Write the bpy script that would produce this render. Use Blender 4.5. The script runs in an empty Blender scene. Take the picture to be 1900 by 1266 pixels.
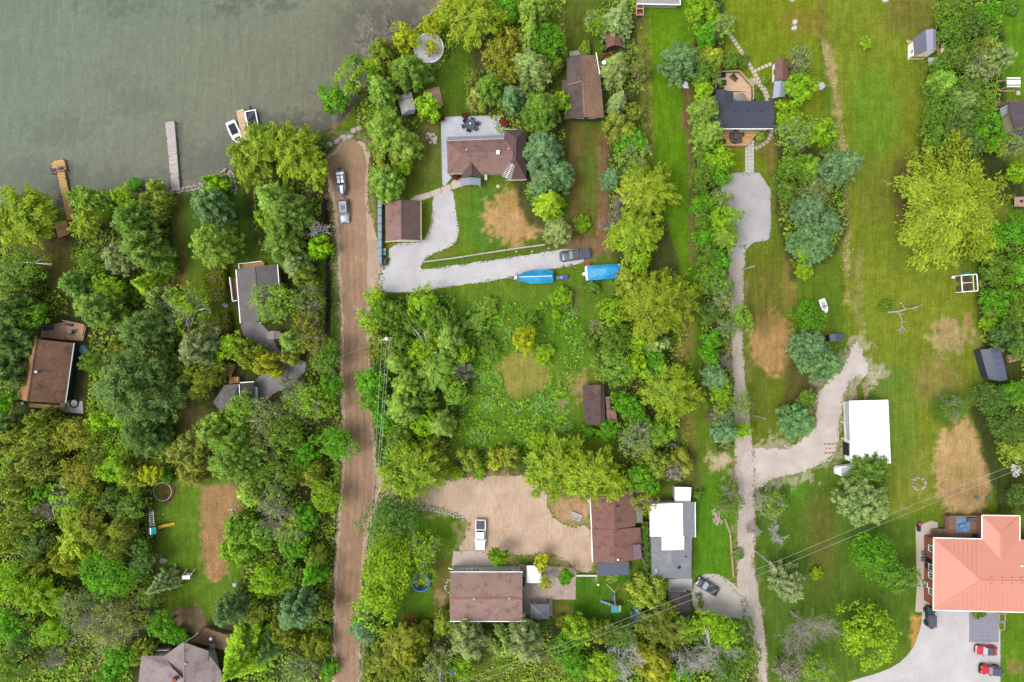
import bpy, math, random
import numpy as np
from mathutils import Vector, Matrix
from mathutils.geometry import tessellate_polygon

R = math.radians
random.seed(7)
RNG = np.random.default_rng(11)
SC = bpy.context.scene
COL = SC.collection

# ------------------------------------------------------------------ camera
HCAM = 133.333           # drone height above the ground, metres
PPM = 9.5                # photograph pixels per metre at ground level
cam = bpy.data.cameras.new('camera')
cam.lens = 24.0
cam.sensor_width = 36.0
cam.clip_start = 1.0
cam.clip_end = 6000.0
camo = bpy.data.objects.new('camera', cam)
camo.location = (0, 0, HCAM)
camo.rotation_euler = (0, 0, 0)
COL.objects.link(camo)
SC.camera = camo

# ------------------------------------------------------------------ sky, sun, exposure
SUN_EL, SUN_AZ = 62.0, 250.0
world = bpy.data.worlds.new('World')
SC.world = world
world.use_nodes = True
wn = world.node_tree.nodes
wl = world.node_tree.links
wn.clear()
wo = wn.new('ShaderNodeOutputWorld')
wb = wn.new('ShaderNodeBackground')
ws = wn.new('ShaderNodeTexSky')
ws.sky_type = 'NISHITA'
ws.sun_disc = False
ws.sun_elevation = R(SUN_EL)
ws.sun_rotation = R(SUN_AZ)
ws.air_density = 1.0
ws.dust_density = 4.0
ws.ozone_density = 1.0
wh = wn.new('ShaderNodeHueSaturation')          # overcast: the cloud takes the blue out
wh.inputs['Saturation'].default_value = 0.30
wl.new(ws.outputs[0], wh.inputs['Color'])
wl.new(wh.outputs[0], wb.inputs['Color'])
wb.inputs['Strength'].default_value = 0.15
wl.new(wb.outputs[0], wo.inputs['Surface'])

sun = bpy.data.lights.new('sun', 'SUN')
sun.energy = 0.9
sun.angle = R(24)
sun.color = (1.0, 0.965, 0.915)
suno = bpy.data.objects.new('sun', sun)
az = R(SUN_AZ)
sdir = Vector((math.sin(az) * math.cos(R(SUN_EL)), math.cos(az) * math.cos(R(SUN_EL)), math.sin(R(SUN_EL))))
suno.rotation_euler = sdir.to_track_quat('Z', 'Y').to_euler()
suno.location = (0, 0, 200)
COL.objects.link(suno)

vs = SC.view_settings
vs.view_transform = 'Standard'
vs.look = 'None'
vs.gamma = 1.0
vs.use_curve_mapping = False
vs.exposure = 1.05
SC.render.engine = 'CYCLES'
SC.cycles.max_bounces = 8
SC.cycles.transparent_max_bounces = 12

# ------------------------------------------------------------------ map helpers
def P(px, py, h=0.0):
    """plan position of the spot seen at photo pixel (px,py) when it is h metres up"""
    f = (HCAM - h) / HCAM / PPM
    return ((px - 950.0) * f, (633.0 - py) * f)

def lin(v):
    v = v / 255.0
    return v / 12.92 if v <= 0.04045 else ((v + 0.055) / 1.055) ** 2.4

GAIN = 2.1
def C(r, g, b, k=1.0):
    return tuple(min(0.82, lin(v) / GAIN * k) for v in (r, g, b)) + (1.0,)

# ------------------------------------------------------------------ materials
MATS = {}
def nt(name):
    m = bpy.data.materials.new(name)
    m.use_nodes = True
    n = m.node_tree.nodes
    l = m.node_tree.links
    bs = n.get('Principled BSDF')
    return m, n, l, bs

def noise(n, l, vec, scale, detail=4, rough=0.6, stretch=None):
    t = n.new('ShaderNodeTexNoise')
    t.inputs['Scale'].default_value = scale
    t.inputs['Detail'].default_value = detail
    t.inputs['Roughness'].default_value = rough
    if stretch is not None:
        mp = n.new('ShaderNodeMapping')
        mp.inputs['Scale'].default_value = stretch
        l.new(vec, mp.inputs['Vector'])
        vec = mp.outputs[0]
    l.new(vec, t.inputs['Vector'])
    return t.outputs['Fac']

def ramp(n, l, fac, stops):
    r = n.new('ShaderNodeValToRGB')
    e = r.color_ramp.elements
    while len(e) > 1:
        e.remove(e[-1])
    e[0].position = stops[0][0]
    c = stops[0][1]
    e[0].color = (c, c, c, 1) if not hasattr(c, '__len__') else c
    for p, c in stops[1:]:
        x = e.new(p)
        x.color = (c, c, c, 1) if not hasattr(c, '__len__') else c
    l.new(fac, r.inputs['Fac'])
    return r.outputs['Color']

def mul(n, l, a, b, fac=1.0, mode='MULTIPLY'):
    m = n.new('ShaderNodeMix')
    m.data_type = 'RGBA'
    m.blend_type = mode
    if hasattr(fac, 'is_linked') or hasattr(fac, 'links'):
        l.new(fac, m.inputs[0])
    else:
        m.inputs[0].default_value = fac
    for s, v in ((6, a), (7, b)):
        if hasattr(v, 'links'):
            l.new(v, m.inputs[s])
        else:
            m.inputs[s].default_value = v
    return m.outputs[2]

def bump(n, l, bs, fac, strength=0.3, dist=0.05):
    b = n.new('ShaderNodeBump')
    b.inputs['Strength'].default_value = strength
    b.inputs['Distance'].default_value = dist
    l.new(fac, b.inputs['Height'])
    l.new(b.outputs[0], bs.inputs['Normal'])

def mat(name, rgb, rough=0.7, kind='plain', metal=0.0, amp=0.25, sc=1.0, spec=0.3, rgb2=None):
    """procedural material; rgb is the sRGB look of the surface in plain daylight"""
    if name in MATS:
        return MATS[name]
    m, n, l, bs = nt(name)
    MATS[name] = m
    base = C(*rgb) if max(rgb) > 1.001 else tuple(rgb) + (1.0,)
    geo = n.new('ShaderNodeNewGeometry')
    pos = geo.outputs['Position']
    bs.inputs['Roughness'].default_value = rough
    bs.inputs['Metallic'].default_value = metal
    bs.inputs['Specular IOR Level'].default_value = spec
    lo, hi = 1 - amp, 1 + amp
    if kind == 'plain':
        f = noise(n, l, pos, 2.5 * sc, 5)
        c = mul(n, l, base, ramp(n, l, f, [(0.3, lo), (0.7, hi)]))
    elif kind == 'paint':
        f = noise(n, l, pos, 5 * sc, 3)
        c = mul(n, l, base, ramp(n, l, f, [(0.3, 1 - amp * .4), (0.7, 1.0)]))
        bs.inputs['Coat Weight'].default_value = 0.4
        bs.inputs['Coat Roughness'].default_value = 0.15
    elif kind == 'wood':
        oi = n.new('ShaderNodeObjectInfo')
        f = noise(n, l, pos, 3.0 * sc, 6, 0.65, (1, 1, 3))
        c = mul(n, l, base, ramp(n, l, f, [(0.25, lo), (0.75, hi)]))
        c = mul(n, l, c, ramp(n, l, oi.outputs['Random'], [(0.0, 1 - amp), (1.0, 1 + amp)]))
        bump(n, l, bs, f, 0.2, 0.02)
    elif kind == 'shingle':
        # courses follow the contour lines of the slope
        f1 = noise(n, l, pos, 1.0, 4, 0.7, (1.2, 1.2, 16))
        f2 = noise(n, l, pos, 0.35 * sc, 4, 0.6)
        f3 = noise(n, l, pos, 9.0, 2, 0.5)
        c = mul(n, l, base, ramp(n, l, f1, [(0.3, 1 - amp), (0.7, 1 + amp)]))
        c = mul(n, l, c, ramp(n, l, f2, [(0.3, 1 - amp * .9), (0.7, 1 + amp * .7)]))
        c = mul(n, l, c, ramp(n, l, f3, [(0.25, 1 - amp * .8), (0.75, 1 + amp * .8)]))
        if rgb2:
            f4 = noise(n, l, pos, 0.55, 5, 0.75)
            c = mul(n, l, c, C(*rgb2), ramp(n, l, f4, [(0.52, 0.0), (0.68, 0.85)]), 'MIX')
        bump(n, l, bs, f1, 0.4, 0.03)
    elif kind == 'metal':
        f = noise(n, l, pos, 0.8 * sc, 4)
        c = mul(n, l, base, ramp(n, l, f, [(0.3, 1 - amp * .5), (0.7, 1.0)]))
    elif kind in ('gravel', 'dirt'):
        f1 = noise(n, l, pos, 0.28 * sc, 5, 0.65)
        f2 = noise(n, l, pos, 6.0, 3, 0.7)
        f3 = noise(n, l, pos, 1.1, 5, 0.7, (2.4, 0.35, 1))
        c = mul(n, l, base, ramp(n, l, f1, [(0.3, 1 - amp), (0.7, 1 + amp)]))
        c = mul(n, l, c, ramp(n, l, f2, [(0.25, 1 - amp), (0.75, 1 + amp)]))
        if kind == 'dirt':
            c = mul(n, l, c, ramp(n, l, f3, [(0.3, 1 - amp), (0.7, 1 + amp)]))
        if rgb2:
            f4 = noise(n, l, pos, 0.22, 6, 0.7)
            c = mul(n, l, c, C(*rgb2), ramp(n, l, f4, [(0.5, 0.0), (0.66, 0.7)]), 'MIX')
        bump(n, l, bs, f2, 0.5, 0.03)
    elif kind == 'paver':
        br = n.new('ShaderNodeTexBrick')
        br.inputs['Scale'].default_value = sc
        br.inputs['Color1'].default_value = (1.0, 1.0, 1.0, 1)
        br.inputs['Color2'].default_value = (1 - amp, 1 - amp, 1 - amp, 1)
        br.inputs['Mortar'].default_value = (0.62, 0.62, 0.62, 1)
        br.inputs['Mortar Size'].default_value = 0.018
        br.inputs['Brick Width'].default_value = 0.5
        br.inputs['Row Height'].default_value = 0.25
        l.new(pos, br.inputs['Vector'])
        f = noise(n, l, pos, 0.7, 5, 0.7)
        c = mul(n, l, base, br.outputs['Color'])
        c = mul(n, l, c, ramp(n, l, f, [(0.3, 1 - amp), (0.7, 1 + amp)]))
        bump(n, l, bs, br.outputs['Fac'], -0.3, 0.01)
    l.new(c, bs.inputs['Base Color'])
    return m

def glassmat():
    if 'window_glass' in MATS:
        return MATS['window_glass']
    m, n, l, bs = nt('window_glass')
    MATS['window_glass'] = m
    geo = n.new('ShaderNodeNewGeometry')
    f = noise(n, l, geo.outputs['Position'], 3, 2)
    l.new(ramp(n, l, f, [(0.3, (0.02, 0.03, 0.04, 1)), (0.7, (0.06, 0.075, 0.085, 1))]), bs.inputs['Base Color'])
    bs.inputs['Roughness'].default_value = 0.05
    bs.inputs['Specular IOR Level'].default_value = 1.0
    return m

# ------------------------------------------------------------------ object helpers
def tag(o, label=None, cat=None, group=None, kind=None):
    if label:
        o['label'] = label
    if cat:
        o['category'] = cat
    if group:
        o['group'] = group
    if kind:
        o['kind'] = kind
    return o

def thing(name, label, cat, loc=(0, 0, 0), rz=0.0, group=None):
    o = bpy.data.objects.new(name, None)
    o.empty_display_size = 0.3
    o.location = loc if len(loc) == 3 else (loc[0], loc[1], 0)
    o.rotation_euler = (0, 0, rz)
    COL.objects.link(o)
    return tag(o, label, cat, group)

def link(name, me, parent=None, loc=(0, 0, 0), rot=(0, 0, 0), scale=(1, 1, 1)):
    o = bpy.data.objects.new(name, me)
    o.location = loc
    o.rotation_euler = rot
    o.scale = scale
    if parent is not None:
        o.parent = parent
    COL.objects.link(o)
    return o

_TREE = {}
def copy_tree(o, parent=None):
    c = o.copy()
    COL.objects.link(c)
    if parent is not None:
        c.parent = parent
    for ch in list(o.children):
        copy_tree(ch, c)
    return c

class MB:
    """collects shapes for ONE mesh object"""
    def __init__(s):
        s.v = []
        s.f = []
    def add(s, vs_, fs_):
        o = len(s.v)
        s.v += [tuple(p) for p in vs_]
        s.f += [tuple(i + o for i in f) for f in fs_]
        return s
    def box(s, c, d, rz=0.0, rot=None):
        hx, hy, hz = d[0] / 2, d[1] / 2, d[2] / 2
        M = rot if rot is not None else Matrix.Rotation(rz, 3, 'Z')
        vs_ = []
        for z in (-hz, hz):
            for x, y in ((-hx, -hy), (hx, -hy), (hx, hy), (-hx, hy)):
                vs_.append(Vector(c) + M @ Vector((x, y, z)))
        return s.add(vs_, [(0, 3, 2, 1), (4, 5, 6, 7), (0, 1, 5, 4), (1, 2, 6, 5), (2, 3, 7, 6), (3, 0, 4, 7)])
    def bar(s, a, b, w, h=None):
        a = Vector(a)
        b = Vector(b)
        d = b - a
        h = h or w
        q = d.to_track_quat('X', 'Z').to_matrix()
        return s.box((a + b) / 2, (d.length, w, h), rot=q)
    def prism(s, poly, z0, z1):
        n = len(poly)
        ar = sum(poly[i][0] * poly[(i + 1) % n][1] - poly[(i + 1) % n][0] * poly[i][1] for i in range(n))
        if ar < 0:
            poly = poly[::-1]
        zt = z1 if hasattr(z1, '__len__') else [z1] * n
        vs_ = [(p[0], p[1], z0) for p in poly] + [(p[0], p[1], z) for p, z in zip(poly, zt)]
        fs_ = [(i, (i + 1) % n, n + (i + 1) % n, n + i) for i in range(n)]
        if n <= 4:
            fs_ += [tuple(range(n, 2 * n)), tuple(range(n - 1, -1, -1))]
        else:
            for t in tessellate_polygon([[Vector((p[0], p[1], 0)) for p in poly]]):
                a, b, c = t
                A, B, D = poly[a], poly[b], poly[c]
                if (B[0] - A[0]) * (D[1] - A[1]) - (B[1] - A[1]) * (D[0] - A[0]) < 0:
                    b, c = c, b
                fs_ += [(n + a, n + b, n + c), (a, c, b)]
        return s.add(vs_, fs_)
    def cyl(s, c, r, h, n=12, r2=None, axis='Z'):
        r2 = r if r2 is None else r2
        vs_ = []
        for z, rr in ((0, r), (h, r2)):
            for i in range(n):
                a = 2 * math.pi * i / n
                p = (rr * math.cos(a), rr * math.sin(a), z)
                if axis == 'Y':
                    p = (p[0], p[2], p[1])
                elif axis == 'X':
                    p = (p[2], p[0], p[1])
                vs_.append((c[0] + p[0], c[1] + p[1], c[2] + p[2]))
        fs_ = [(i, (i + 1) % n, n + (i + 1) % n, n + i) for i in range(n)]
        fs_ += [tuple(range(n, 2 * n)), tuple(range(n - 1, -1, -1))]
        return s.add(vs_, fs_)
    def dome(s, c, r, rz, n=12, k=4, lo=0.0):
        vs_ = []
        for j in range(k):
            t = lo + (math.pi / 2 - lo) * j / k
            for i in range(n):
                a = 2 * math.pi * i / n
                vs_.append((c[0] + r * math.cos(t) * math.cos(a), c[1] + r * math.cos(t) * math.sin(a), c[2] + rz * math.sin(t)))
        vs_.append((c[0], c[1], c[2] + rz))
        fs_ = []
        for j in range(k - 1):
            for i in range(n):
                fs_.append((j * n + i, j * n + (i + 1) % n, (j + 1) * n + (i + 1) % n, (j + 1) * n + i))
        for i in range(n):
            fs_.append(((k - 1) * n + i, (k - 1) * n + (i + 1) % n, k * n))
        return s.add(vs_, fs_)
    def ring(s, c, r, tr, n=28, m=6, a0=0.0, a1=2 * math.pi):
        full = abs(a1 - a0 - 2 * math.pi) < 1e-6
        k = n if full else n + 1
        vs_ = []
        for i in range(k):
            a = a0 + (a1 - a0) * i / n
            for j in range(m):
                b = 2 * math.pi * j / m
                rr = r + tr * math.cos(b)
                vs_.append((c[0] + rr * math.cos(a), c[1] + rr * math.sin(a), c[2] + tr * math.sin(b)))
        fs_ = []
        for i in range(n):
            i2 = (i + 1) % k
            for j in range(m):
                fs_.append((i * m + j, i2 * m + j, i2 * m + (j + 1) % m, i * m + (j + 1) % m))
        return s.add(vs_, fs_)
    def tube(s, pts, r, n=6, r2=None):
        pts = [Vector(p) for p in pts]
        r2 = r if r2 is None else r2
        vs_ = []
        for i, p in enumerate(pts):
            d = (pts[min(i + 1, len(pts) - 1)] - pts[max(i - 1, 0)]).normalized()
            u = d.orthogonal().normalized()
            w = d.cross(u)
            rr = r + (r2 - r) * i / max(1, len(pts) - 1)
            for j in range(n):
                a = 2 * math.pi * j / n
                vs_.append(p + u * (rr * math.cos(a)) + w * (rr * math.sin(a)))
        fs_ = []
        for i in range(len(pts) - 1):
            for j in range(n):
                fs_.append((i * n + j, i * n + (j + 1) % n, (i + 1) * n + (j + 1) % n, (i + 1) * n + j))
        fs_ += [tuple(range(n - 1, -1, -1)), tuple(range((len(pts) - 1) * n, len(pts) * n))]
        return s.add(vs_, fs_)
    def loft(s, rings):
        n = len(rings[0])
        vs_ = [p for r_ in rings for p in r_]
        fs_ = []
        for i in range(len(rings) - 1):
            for j in range(n):
                fs_.append((i * n + j, i * n + (j + 1) % n, (i + 1) * n + (j + 1) % n, (i + 1) * n + j))
        fs_ += [tuple(range(n - 1, -1, -1)), tuple(range((len(rings) - 1) * n, len(rings) * n))]
        return s.add(vs_, fs_)
    def mesh(s, name, m, smooth=False):
        me = bpy.data.meshes.new(name)
        me.from_pydata(s.v, [], s.f)
        me.materials.append(m)
        if smooth:
            me.polygons.foreach_set('use_smooth', [True] * len(me.polygons))
        me.update()
        return me
    def build(s, name, m, parent=None, smooth=False, label=None, loc=(0, 0, 0)):
        o = link(name, s.mesh(name, m, smooth), parent, loc)
        if label:
            o['label'] = label
        return o

def build_each(b, name, m, parent):
    for i in range(0, len(b.v), 8):
        MB().add(b.v[i:i + 8], [tuple(j - i for j in f) for f in b.f[i // 8 * 6:i // 8 * 6 + 6]]).build(name, m, parent)

CUBES = {}
def block(name, m, parent, c, d, rz=0.0, tilt=0.0):
    """a box piece; alike pieces share one cube mesh per material"""
    if m.name not in CUBES:
        CUBES[m.name] = MB().box((0, 0, 0), (1, 1, 1)).mesh(m.name + '_piece', m)
    return link(name, CUBES[m.name], parent, c, (tilt, 0, rz), d)

STONES = []
def stone_meshes(m):
    out = []
    for k in range(5):
        rg = np.random.default_rng(90 + k)
        b = MB().dome((0, 0, 0), 1, 0.75, 9, 3, -0.5)
        b.v = [(x * rg.uniform(.8, 1.15), y * rg.uniform(.75, 1.1), z * rg.uniform(.7, 1.1)) for x, y, z in b.v]
        out.append(b.mesh('stone', m))
    return out

def slabquad(name, m, parent, quad, z, t, ox=0, oy=0):
    return MB().prism([(x - ox, y - oy) for x, y in quad], z - t, z).build(name, m, parent)

def planks(parent, m, A, B, Cc, D, n, z, t=0.04, name='plank', gap=0.04, origin=(0, 0)):
    """n boards laid from edge A-B to edge D-C (world plan points)"""
    A, B, Cc, D = [Vector((p[0] - origin[0], p[1] - origin[1])) for p in (A, B, Cc, D)]
    for i in range(n):
        t0 = (i + 0.5) / n
        p = A.lerp(D, t0)
        q = B.lerp(Cc, t0)
        w = ((A - D).length + (B - Cc).length) / 2 / n - gap
        d = q - p
        c = (p + q) / 2
        block(name, m, parent, (c.x, c.y, z - t / 2 + random.uniform(-.006, .006)),
              (d.length + random.uniform(-.03, .03), w, t), math.atan2(d.y, d.x))

def pline(pts, step=0.5):
    out = []
    n = len(pts)
    for i in range(n):
        a = Vector(pts[i])
        b = Vector(pts[(i + 1) % n])
        k = max(1, int((b - a).length / step))
        out += [a.lerp(b, j / k) for j in range(k)]
    return out

def sheet(name, pxpoly, m, z, label, cat, jitter=0.3, step=0.4, kind='structure', sd=1, smooth=2):
    """a flat surface lying on the ground with an uneven edge"""
    rg = random.Random(sd)
    pts = [Vector(P(*p)) for p in pxpoly]
    for _ in range(smooth):                       # round the corners (Chaikin)
        q = []
        for i in range(len(pts)):
            a, b = pts[i], pts[(i + 1) % len(pts)]
            q += [a.lerp(b, .25), a.lerp(b, .75)] if smooth else [a]
        pts = q
    pts = pline(pts, step)
    n = len(pts)
    j1 = [rg.gauss(0, 1) for _ in range(n)]
    j1 = [(j1[i - 2] + 2 * j1[i - 1] + 3 * j1[i] + 2 * j1[(i + 1) % n] + j1[(i + 2) % n]) / 5 for i in range(n)]
    out = []
    for i, p in enumerate(pts):
        d = (pts[(i + 1) % n] - pts[i - 1]).normalized()
        out.append(p + Vector((-d.y, d.x)) * (j1[i] * .45 + rg.uniform(-.6, .6)) * jitter * .6)
    tri = tessellate_polygon([[Vector((p.x, p.y, 0)) for p in out]])
    me = bpy.data.meshes.new(name)
    fs_ = []
    for a, b, c in tri:
        A, B, D = out[a], out[b], out[c]
        fs_.append((a, b, c) if (B - A).cross(D - A) > 0 else (a, c, b))
    me.from_pydata([(p.x, p.y, z) for p in out], [], fs_)
    me.materials.append(m)
    o = link(name, me)
    return tag(o, label, cat, None, kind)
# ================================================================== terrain
SHORE = [(-700, 560), (-250, 450), (-60, 405), (0, 400), (60, 396), (108, 388), (140, 400), (152, 372), (200, 352), (285, 360), (322, 358),
         (350, 352), (382, 340), (420, 318), (440, 300), (480, 284), (530, 268), (578, 250), (604, 245), (626, 230),
         (642, 214), (660, 182), (676, 150), (690, 112), (722, 84), (758, 60), (788, 36), (808, 18), (832, -6), (900, -80), (1200, -500),
         (3500, -9000)]
LAKE = SHORE + [(-9000, -9000), (-9000, 2500)]

def vnoise(x, y, cell, seed):
    rg = np.random.default_rng(seed)
    T = rg.random((256, 256))
    u = x / cell
    v = y / cell
    i = np.floor(u).astype(int)
    j = np.floor(v).astype(int)
    a = u - i
    b = v - j
    a = a * a * (3 - 2 * a)
    b = b * b * (3 - 2 * b)
    g = lambda p, q: T[p % 256, q % 256]
    return (g(i, j) * (1 - a) + g(i + 1, j) * a) * (1 - b) + (g(i, j + 1) * (1 - a) + g(i + 1, j + 1) * a) * b

def fbm(x, y, cell, seed, oct_=4):
    t = 0
    w = 1.0
    s = 0
    for k in range(oct_):
        t = t + w * vnoise(x + 31 * k, y - 17 * k, cell / 2 ** k, seed + k)
        s += w
        w *= 0.55
    return t / s * 2 - 1

def poly_sd(x, y, poly):
    """signed distance, positive inside"""
    d = np.full(x.shape, 1e9)
    ins = np.zeros(x.shape, bool)
    n = len(poly)
    for i in range(n):
        x0, y0 = poly[i]
        x1, y1 = poly[(i + 1) % n]
        ex, ey = x1 - x0, y1 - y0
        L2 = ex * ex + ey * ey + 1e-9
        t = np.clip(((x - x0) * ex + (y - y0) * ey) / L2, 0, 1)
        d = np.minimum(d, np.hypot(x - x0 - t * ex, y - y0 - t * ey))
        c = ((y0 > y) != (y1 > y)) & (x < ex * (y - y0) / (ey if ey else 1e-9) + x0)
        ins ^= c
    return np.where(ins, d, -d)

def line_d(x, y, pts):
    d = np.full(x.shape, 1e9)
    for (x0, y0), (x1, y1) in zip(pts[:-1], pts[1:]):
        ex, ey = x1 - x0, y1 - y0
        L2 = ex * ex + ey * ey + 1e-9
        t = np.clip(((x - x0) * ex + (y - y0) * ey) / L2, 0, 1)
        d = np.minimum(d, np.hypot(x - x0 - t * ex, y - y0 - t * ey))
    return d

GRID = 0.42
fx = np.arange(-118, 118.01, GRID)
fy = np.arange(-84, 84.01, GRID)
outx = np.array([125, 140, 165, 200, 260, 350, 500, 750, 1100, 1600, 2200.0])
outy = np.array([90, 105, 130, 170, 230, 320, 480, 750, 1100, 1600, 2200.0])
gx = np.concatenate([-outx[::-1], fx, outx])
gy = np.concatenate([-outy[::-1], fy, outy])
GX, GY = np.meshgrid(gx, gy)
NX, NY = len(gx), len(gy)
gX = GX.ravel()
gY = GY.ravel()
PXg = gX * PPM + 950
PYg = 633 - gY * PPM
N1 = fbm(PXg, PYg, 60, 1)
N2 = fbm(PXg, PYg, 14, 9)
N3 = fbm(PXg, PYg, 200, 21)
N5 = fbm(PXg, PYg, 7, 77, 2)
N4 = fbm(PXg * 2.2, PYg * .5, 40, 41)

def lc(c):
    return np.array([lin(v) for v in c]) / GAIN

GC = np.empty((len(gX), 3))
GC[:] = lc((104, 132, 30))
GC *= (1 + 0.16 * N3[:, None] + 0.10 * N1[:, None] + 0.08 * N2[:, None])
DRY = lc((150, 140, 60))
w_ = np.clip((N1 * .6 + N2 * .5 + N3 * .4 - .25) * 1.6, 0, .55)[:, None]
GC = GC * (1 - w_) + DRY * w_

def paint(sd, col, soft=8, op=1.0, amp=7, var=0.12):
    global GC
    s = sd + 1.35 * amp * (N1 * .8 + N2 * .9 + N5 * .9)
    a = np.clip(s / (1.6 * soft) + .5, 0, 1)
    a = (a * a * (3 - 2 * a) * op)[:, None]
    c = lc(col)[None, :] * (1 + var * (N2[:, None] + .6 * N1[:, None] + .9 * N5[:, None]))
    GC = GC * (1 - a) + c * a

def E(cx, cy, rx, ry, col, soft=8, op=1.0, amp=7):
    q = np.sqrt(((PXg - cx) / rx) ** 2 + ((PYg - cy) / ry) ** 2)
    paint((1 - q) * min(rx, ry), col, soft, op, amp)

def G(poly, col, soft=6, op=1.0, amp=5):
    paint(poly_sd(PXg, PYg, poly), col, soft, op, amp)

def Ls(pts, hw, col, soft=3, op=1.0, amp=3):
    paint(hw - line_d(PXg, PYg, pts), col, soft, op, amp)

WOODS = (78, 86, 40)
# --- wooded ground, west
G([(-900, 420), (140, 420), (320, 380), (345, 500), (330, 700), (325, 880), (290, 880), (300, 1140), (420, 1150), (450, 1060), (440, 900), (370, 800),
   (330, 790), (340, 640), (430, 600), (600, 420), (625, 500), (636, 700), (640, 900), (626, 1100), (620, 1700), (-900, 1700)], WOODS, 10, 1, 8)
G([(560, 260), (612, 270), (620, 420), (470, 480), (430, 400), (470, 300)], (74, 84, 34), 8, 1)
# --- yards in the west wood
E(115, 500, 42, 48, (112, 110, 52), 14)
E(75, 455, 30, 25, (120, 100, 66), 10)
G([(318, 356), (350, 352), (356, 500), (372, 610), (392, 790), (360, 800), (325, 790), (330, 640), (322, 500)], (108, 122, 46), 6)
E(333, 540, 13, 60, (148, 130, 74), 10, .8)
G([(344, 360), (446, 330), (478, 480), (440, 470), (350, 480)], (86, 124, 36), 6)
E(360, 640, 26, 60, (104, 116, 40), 12)
E(357, 770, 24, 30, (142, 128, 78), 10)
G([(436, 500), (452, 560), (470, 600), (440, 610), (425, 560)], (94, 108, 44), 6)
G([(290, 890), (440, 885), (452, 920), (440, 960), (420, 1010), (440, 1080), (440, 1120), (420, 1145), (330, 1140), (318, 1080), (295, 1000)], (104, 138, 34), 5)
G([(372, 905), (438, 895), (452, 940), (430, 1000), (420, 1060), (398, 1085), (372, 1040), (376, 960)], (176, 140, 96), 9)
E(310, 912, 20, 22, (106, 90, 48), 7)
E(355, 1150, 30, 27, (150, 128, 98), 5)
E(105, 1235, 62, 36, (96, 112, 44), 10)
E(182, 1230, 14, 34, (140, 122, 92), 8)
# --- roadside between lake and ditch
G([(608, 262), (630, 262), (626, 330), (616, 420), (604, 425), (600, 330)], (88, 112, 38), 5)
G([(570, 280), (580, 290), (580, 400), (566, 400)], (140, 118, 84), 5)
G([(600, 420), (632, 420), (640, 650), (600, 650), (590, 520)], (84, 118, 36), 5)
Ls([(603, 330), (607, 420), (610, 500), (609, 570), (606, 626)], 6, (52, 44, 36), 2.5, 1, 2)
Ls([(598, 300), (604, 360)], 5, (96, 80, 58), 4)
# --- shore strip, brown dirt by the water
Ls(SHORE[14:24], 5, (138, 112, 86), 4)
Ls(SHORE[20:30], 4, (170, 142, 116), 4)
Ls(SHORE[8:14], 4, (170, 148, 128), 3)
G([(575, 262), (640, 238), (675, 240), (670, 262), (600, 272)], (84, 118, 44), 5)
# --- road surroundings and the lot with the long house
G([(676, 250), (682, 340), (690, 480), (710, 480), (712, 370), (760, 360), (830, 330), (830, 190), (870, 20), (760, 60), (690, 130)], (104, 122, 34), 8)
G([(640, 150), (760, 110), (770, 250), (770, 330), (690, 345), (672, 250)], (92, 104, 42), 9)
E(868, 150, 52, 80, (88, 118, 22), 14)
E(795, 262, 18, 36, (150, 130, 92), 9, .7)
E(800, 300, 30, 40, (118, 132, 52), 10, .8)
E(908, 405, 50, 58, (92, 136, 38), 14)
E(960, 402, 58, 56, (202, 164, 110), 9, .95, 12)
E(945, 375, 26, 16, (176, 148, 80), 8, .7)
G([(782, 490), (1020, 455), (1040, 470), (800, 500)], (100, 128, 34), 4)
G([(1000, 410), (1125, 420), (1128, 470), (1060, 450), (1020, 460)], (120, 96, 72), 8)
E(1090, 460, 34, 22, (150, 122, 90), 8)
G([(1058, 235), (1126, 235), (1130, 440), (1060, 440)], (120, 116, 48), 8)
G([(1112, 250), (1132, 250), (1134, 440), (1108, 440)], (150, 116, 82), 7)
G([(1056, 250), (1074, 250), (1072, 440), (1056, 430)], (140, 112, 70), 7, .8)
E(1092, 330, 16, 70, (110, 132, 46), 8, .8)
G([(1030, 0), (1110, 0), (1112, 160), (1036, 160)], (98, 112, 34), 8)
G([(860, 60), (1000, 60), (1060, 240), (1040, 420), (980, 420), (900, 200)], (90, 92, 44), 8)
# --- woods and hedgerow between the brown house and the long lawn
G([(1110, 0), (1190, 0), (1200, 90), (1205, 330), (1240, 420), (1290, 560), (1255, 660), (1290, 760), (1250, 900), (1160, 900), (1140, 800), (1100, 640),
   (1150, 520), (1130, 420), (1130, 300)], (84, 92, 40), 9)
G([(1180, 30), (1210, 40), (1212, 260), (1188, 260)], (128, 132, 54), 6)
# --- the long lawn
G([(1200, -700), (1282, -700), (1284, 300), (1290, 460), (1298, 620), (1304, 820), (1290, 900), (1266, 905), (1260, 720), (1280, 620), (1250, 440), (1214, 330), (1206, 160)], (104, 148, 14), 6)
Ls([(1206, 90), (1209, 300)], 3, (160, 148, 66), 4, .8)
Ls([(1279, 170), (1282, 300), (1286, 480)], 7, (134, 108, 76), 6, .8)
Ls([(1269, 160), (1272, 236)], 7, (128, 104, 66), 5, .9)
Ls([(1283, 560), (1268, 660), (1275, 760), (1280, 850)], 13, (150, 124, 70), 12, .75)
E(1268, 655, 14, 34, (176, 140, 88), 9, .8)
E(1296, 700, 10, 100, (96, 108, 40), 9, .6)
G([(1296, -300), (1340, -300), (1346, 300), (1352, 500), (1364, 830), (1330, 840), (1306, 700), (1292, 400), (1288, 180)], (74, 84, 36), 8)
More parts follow.
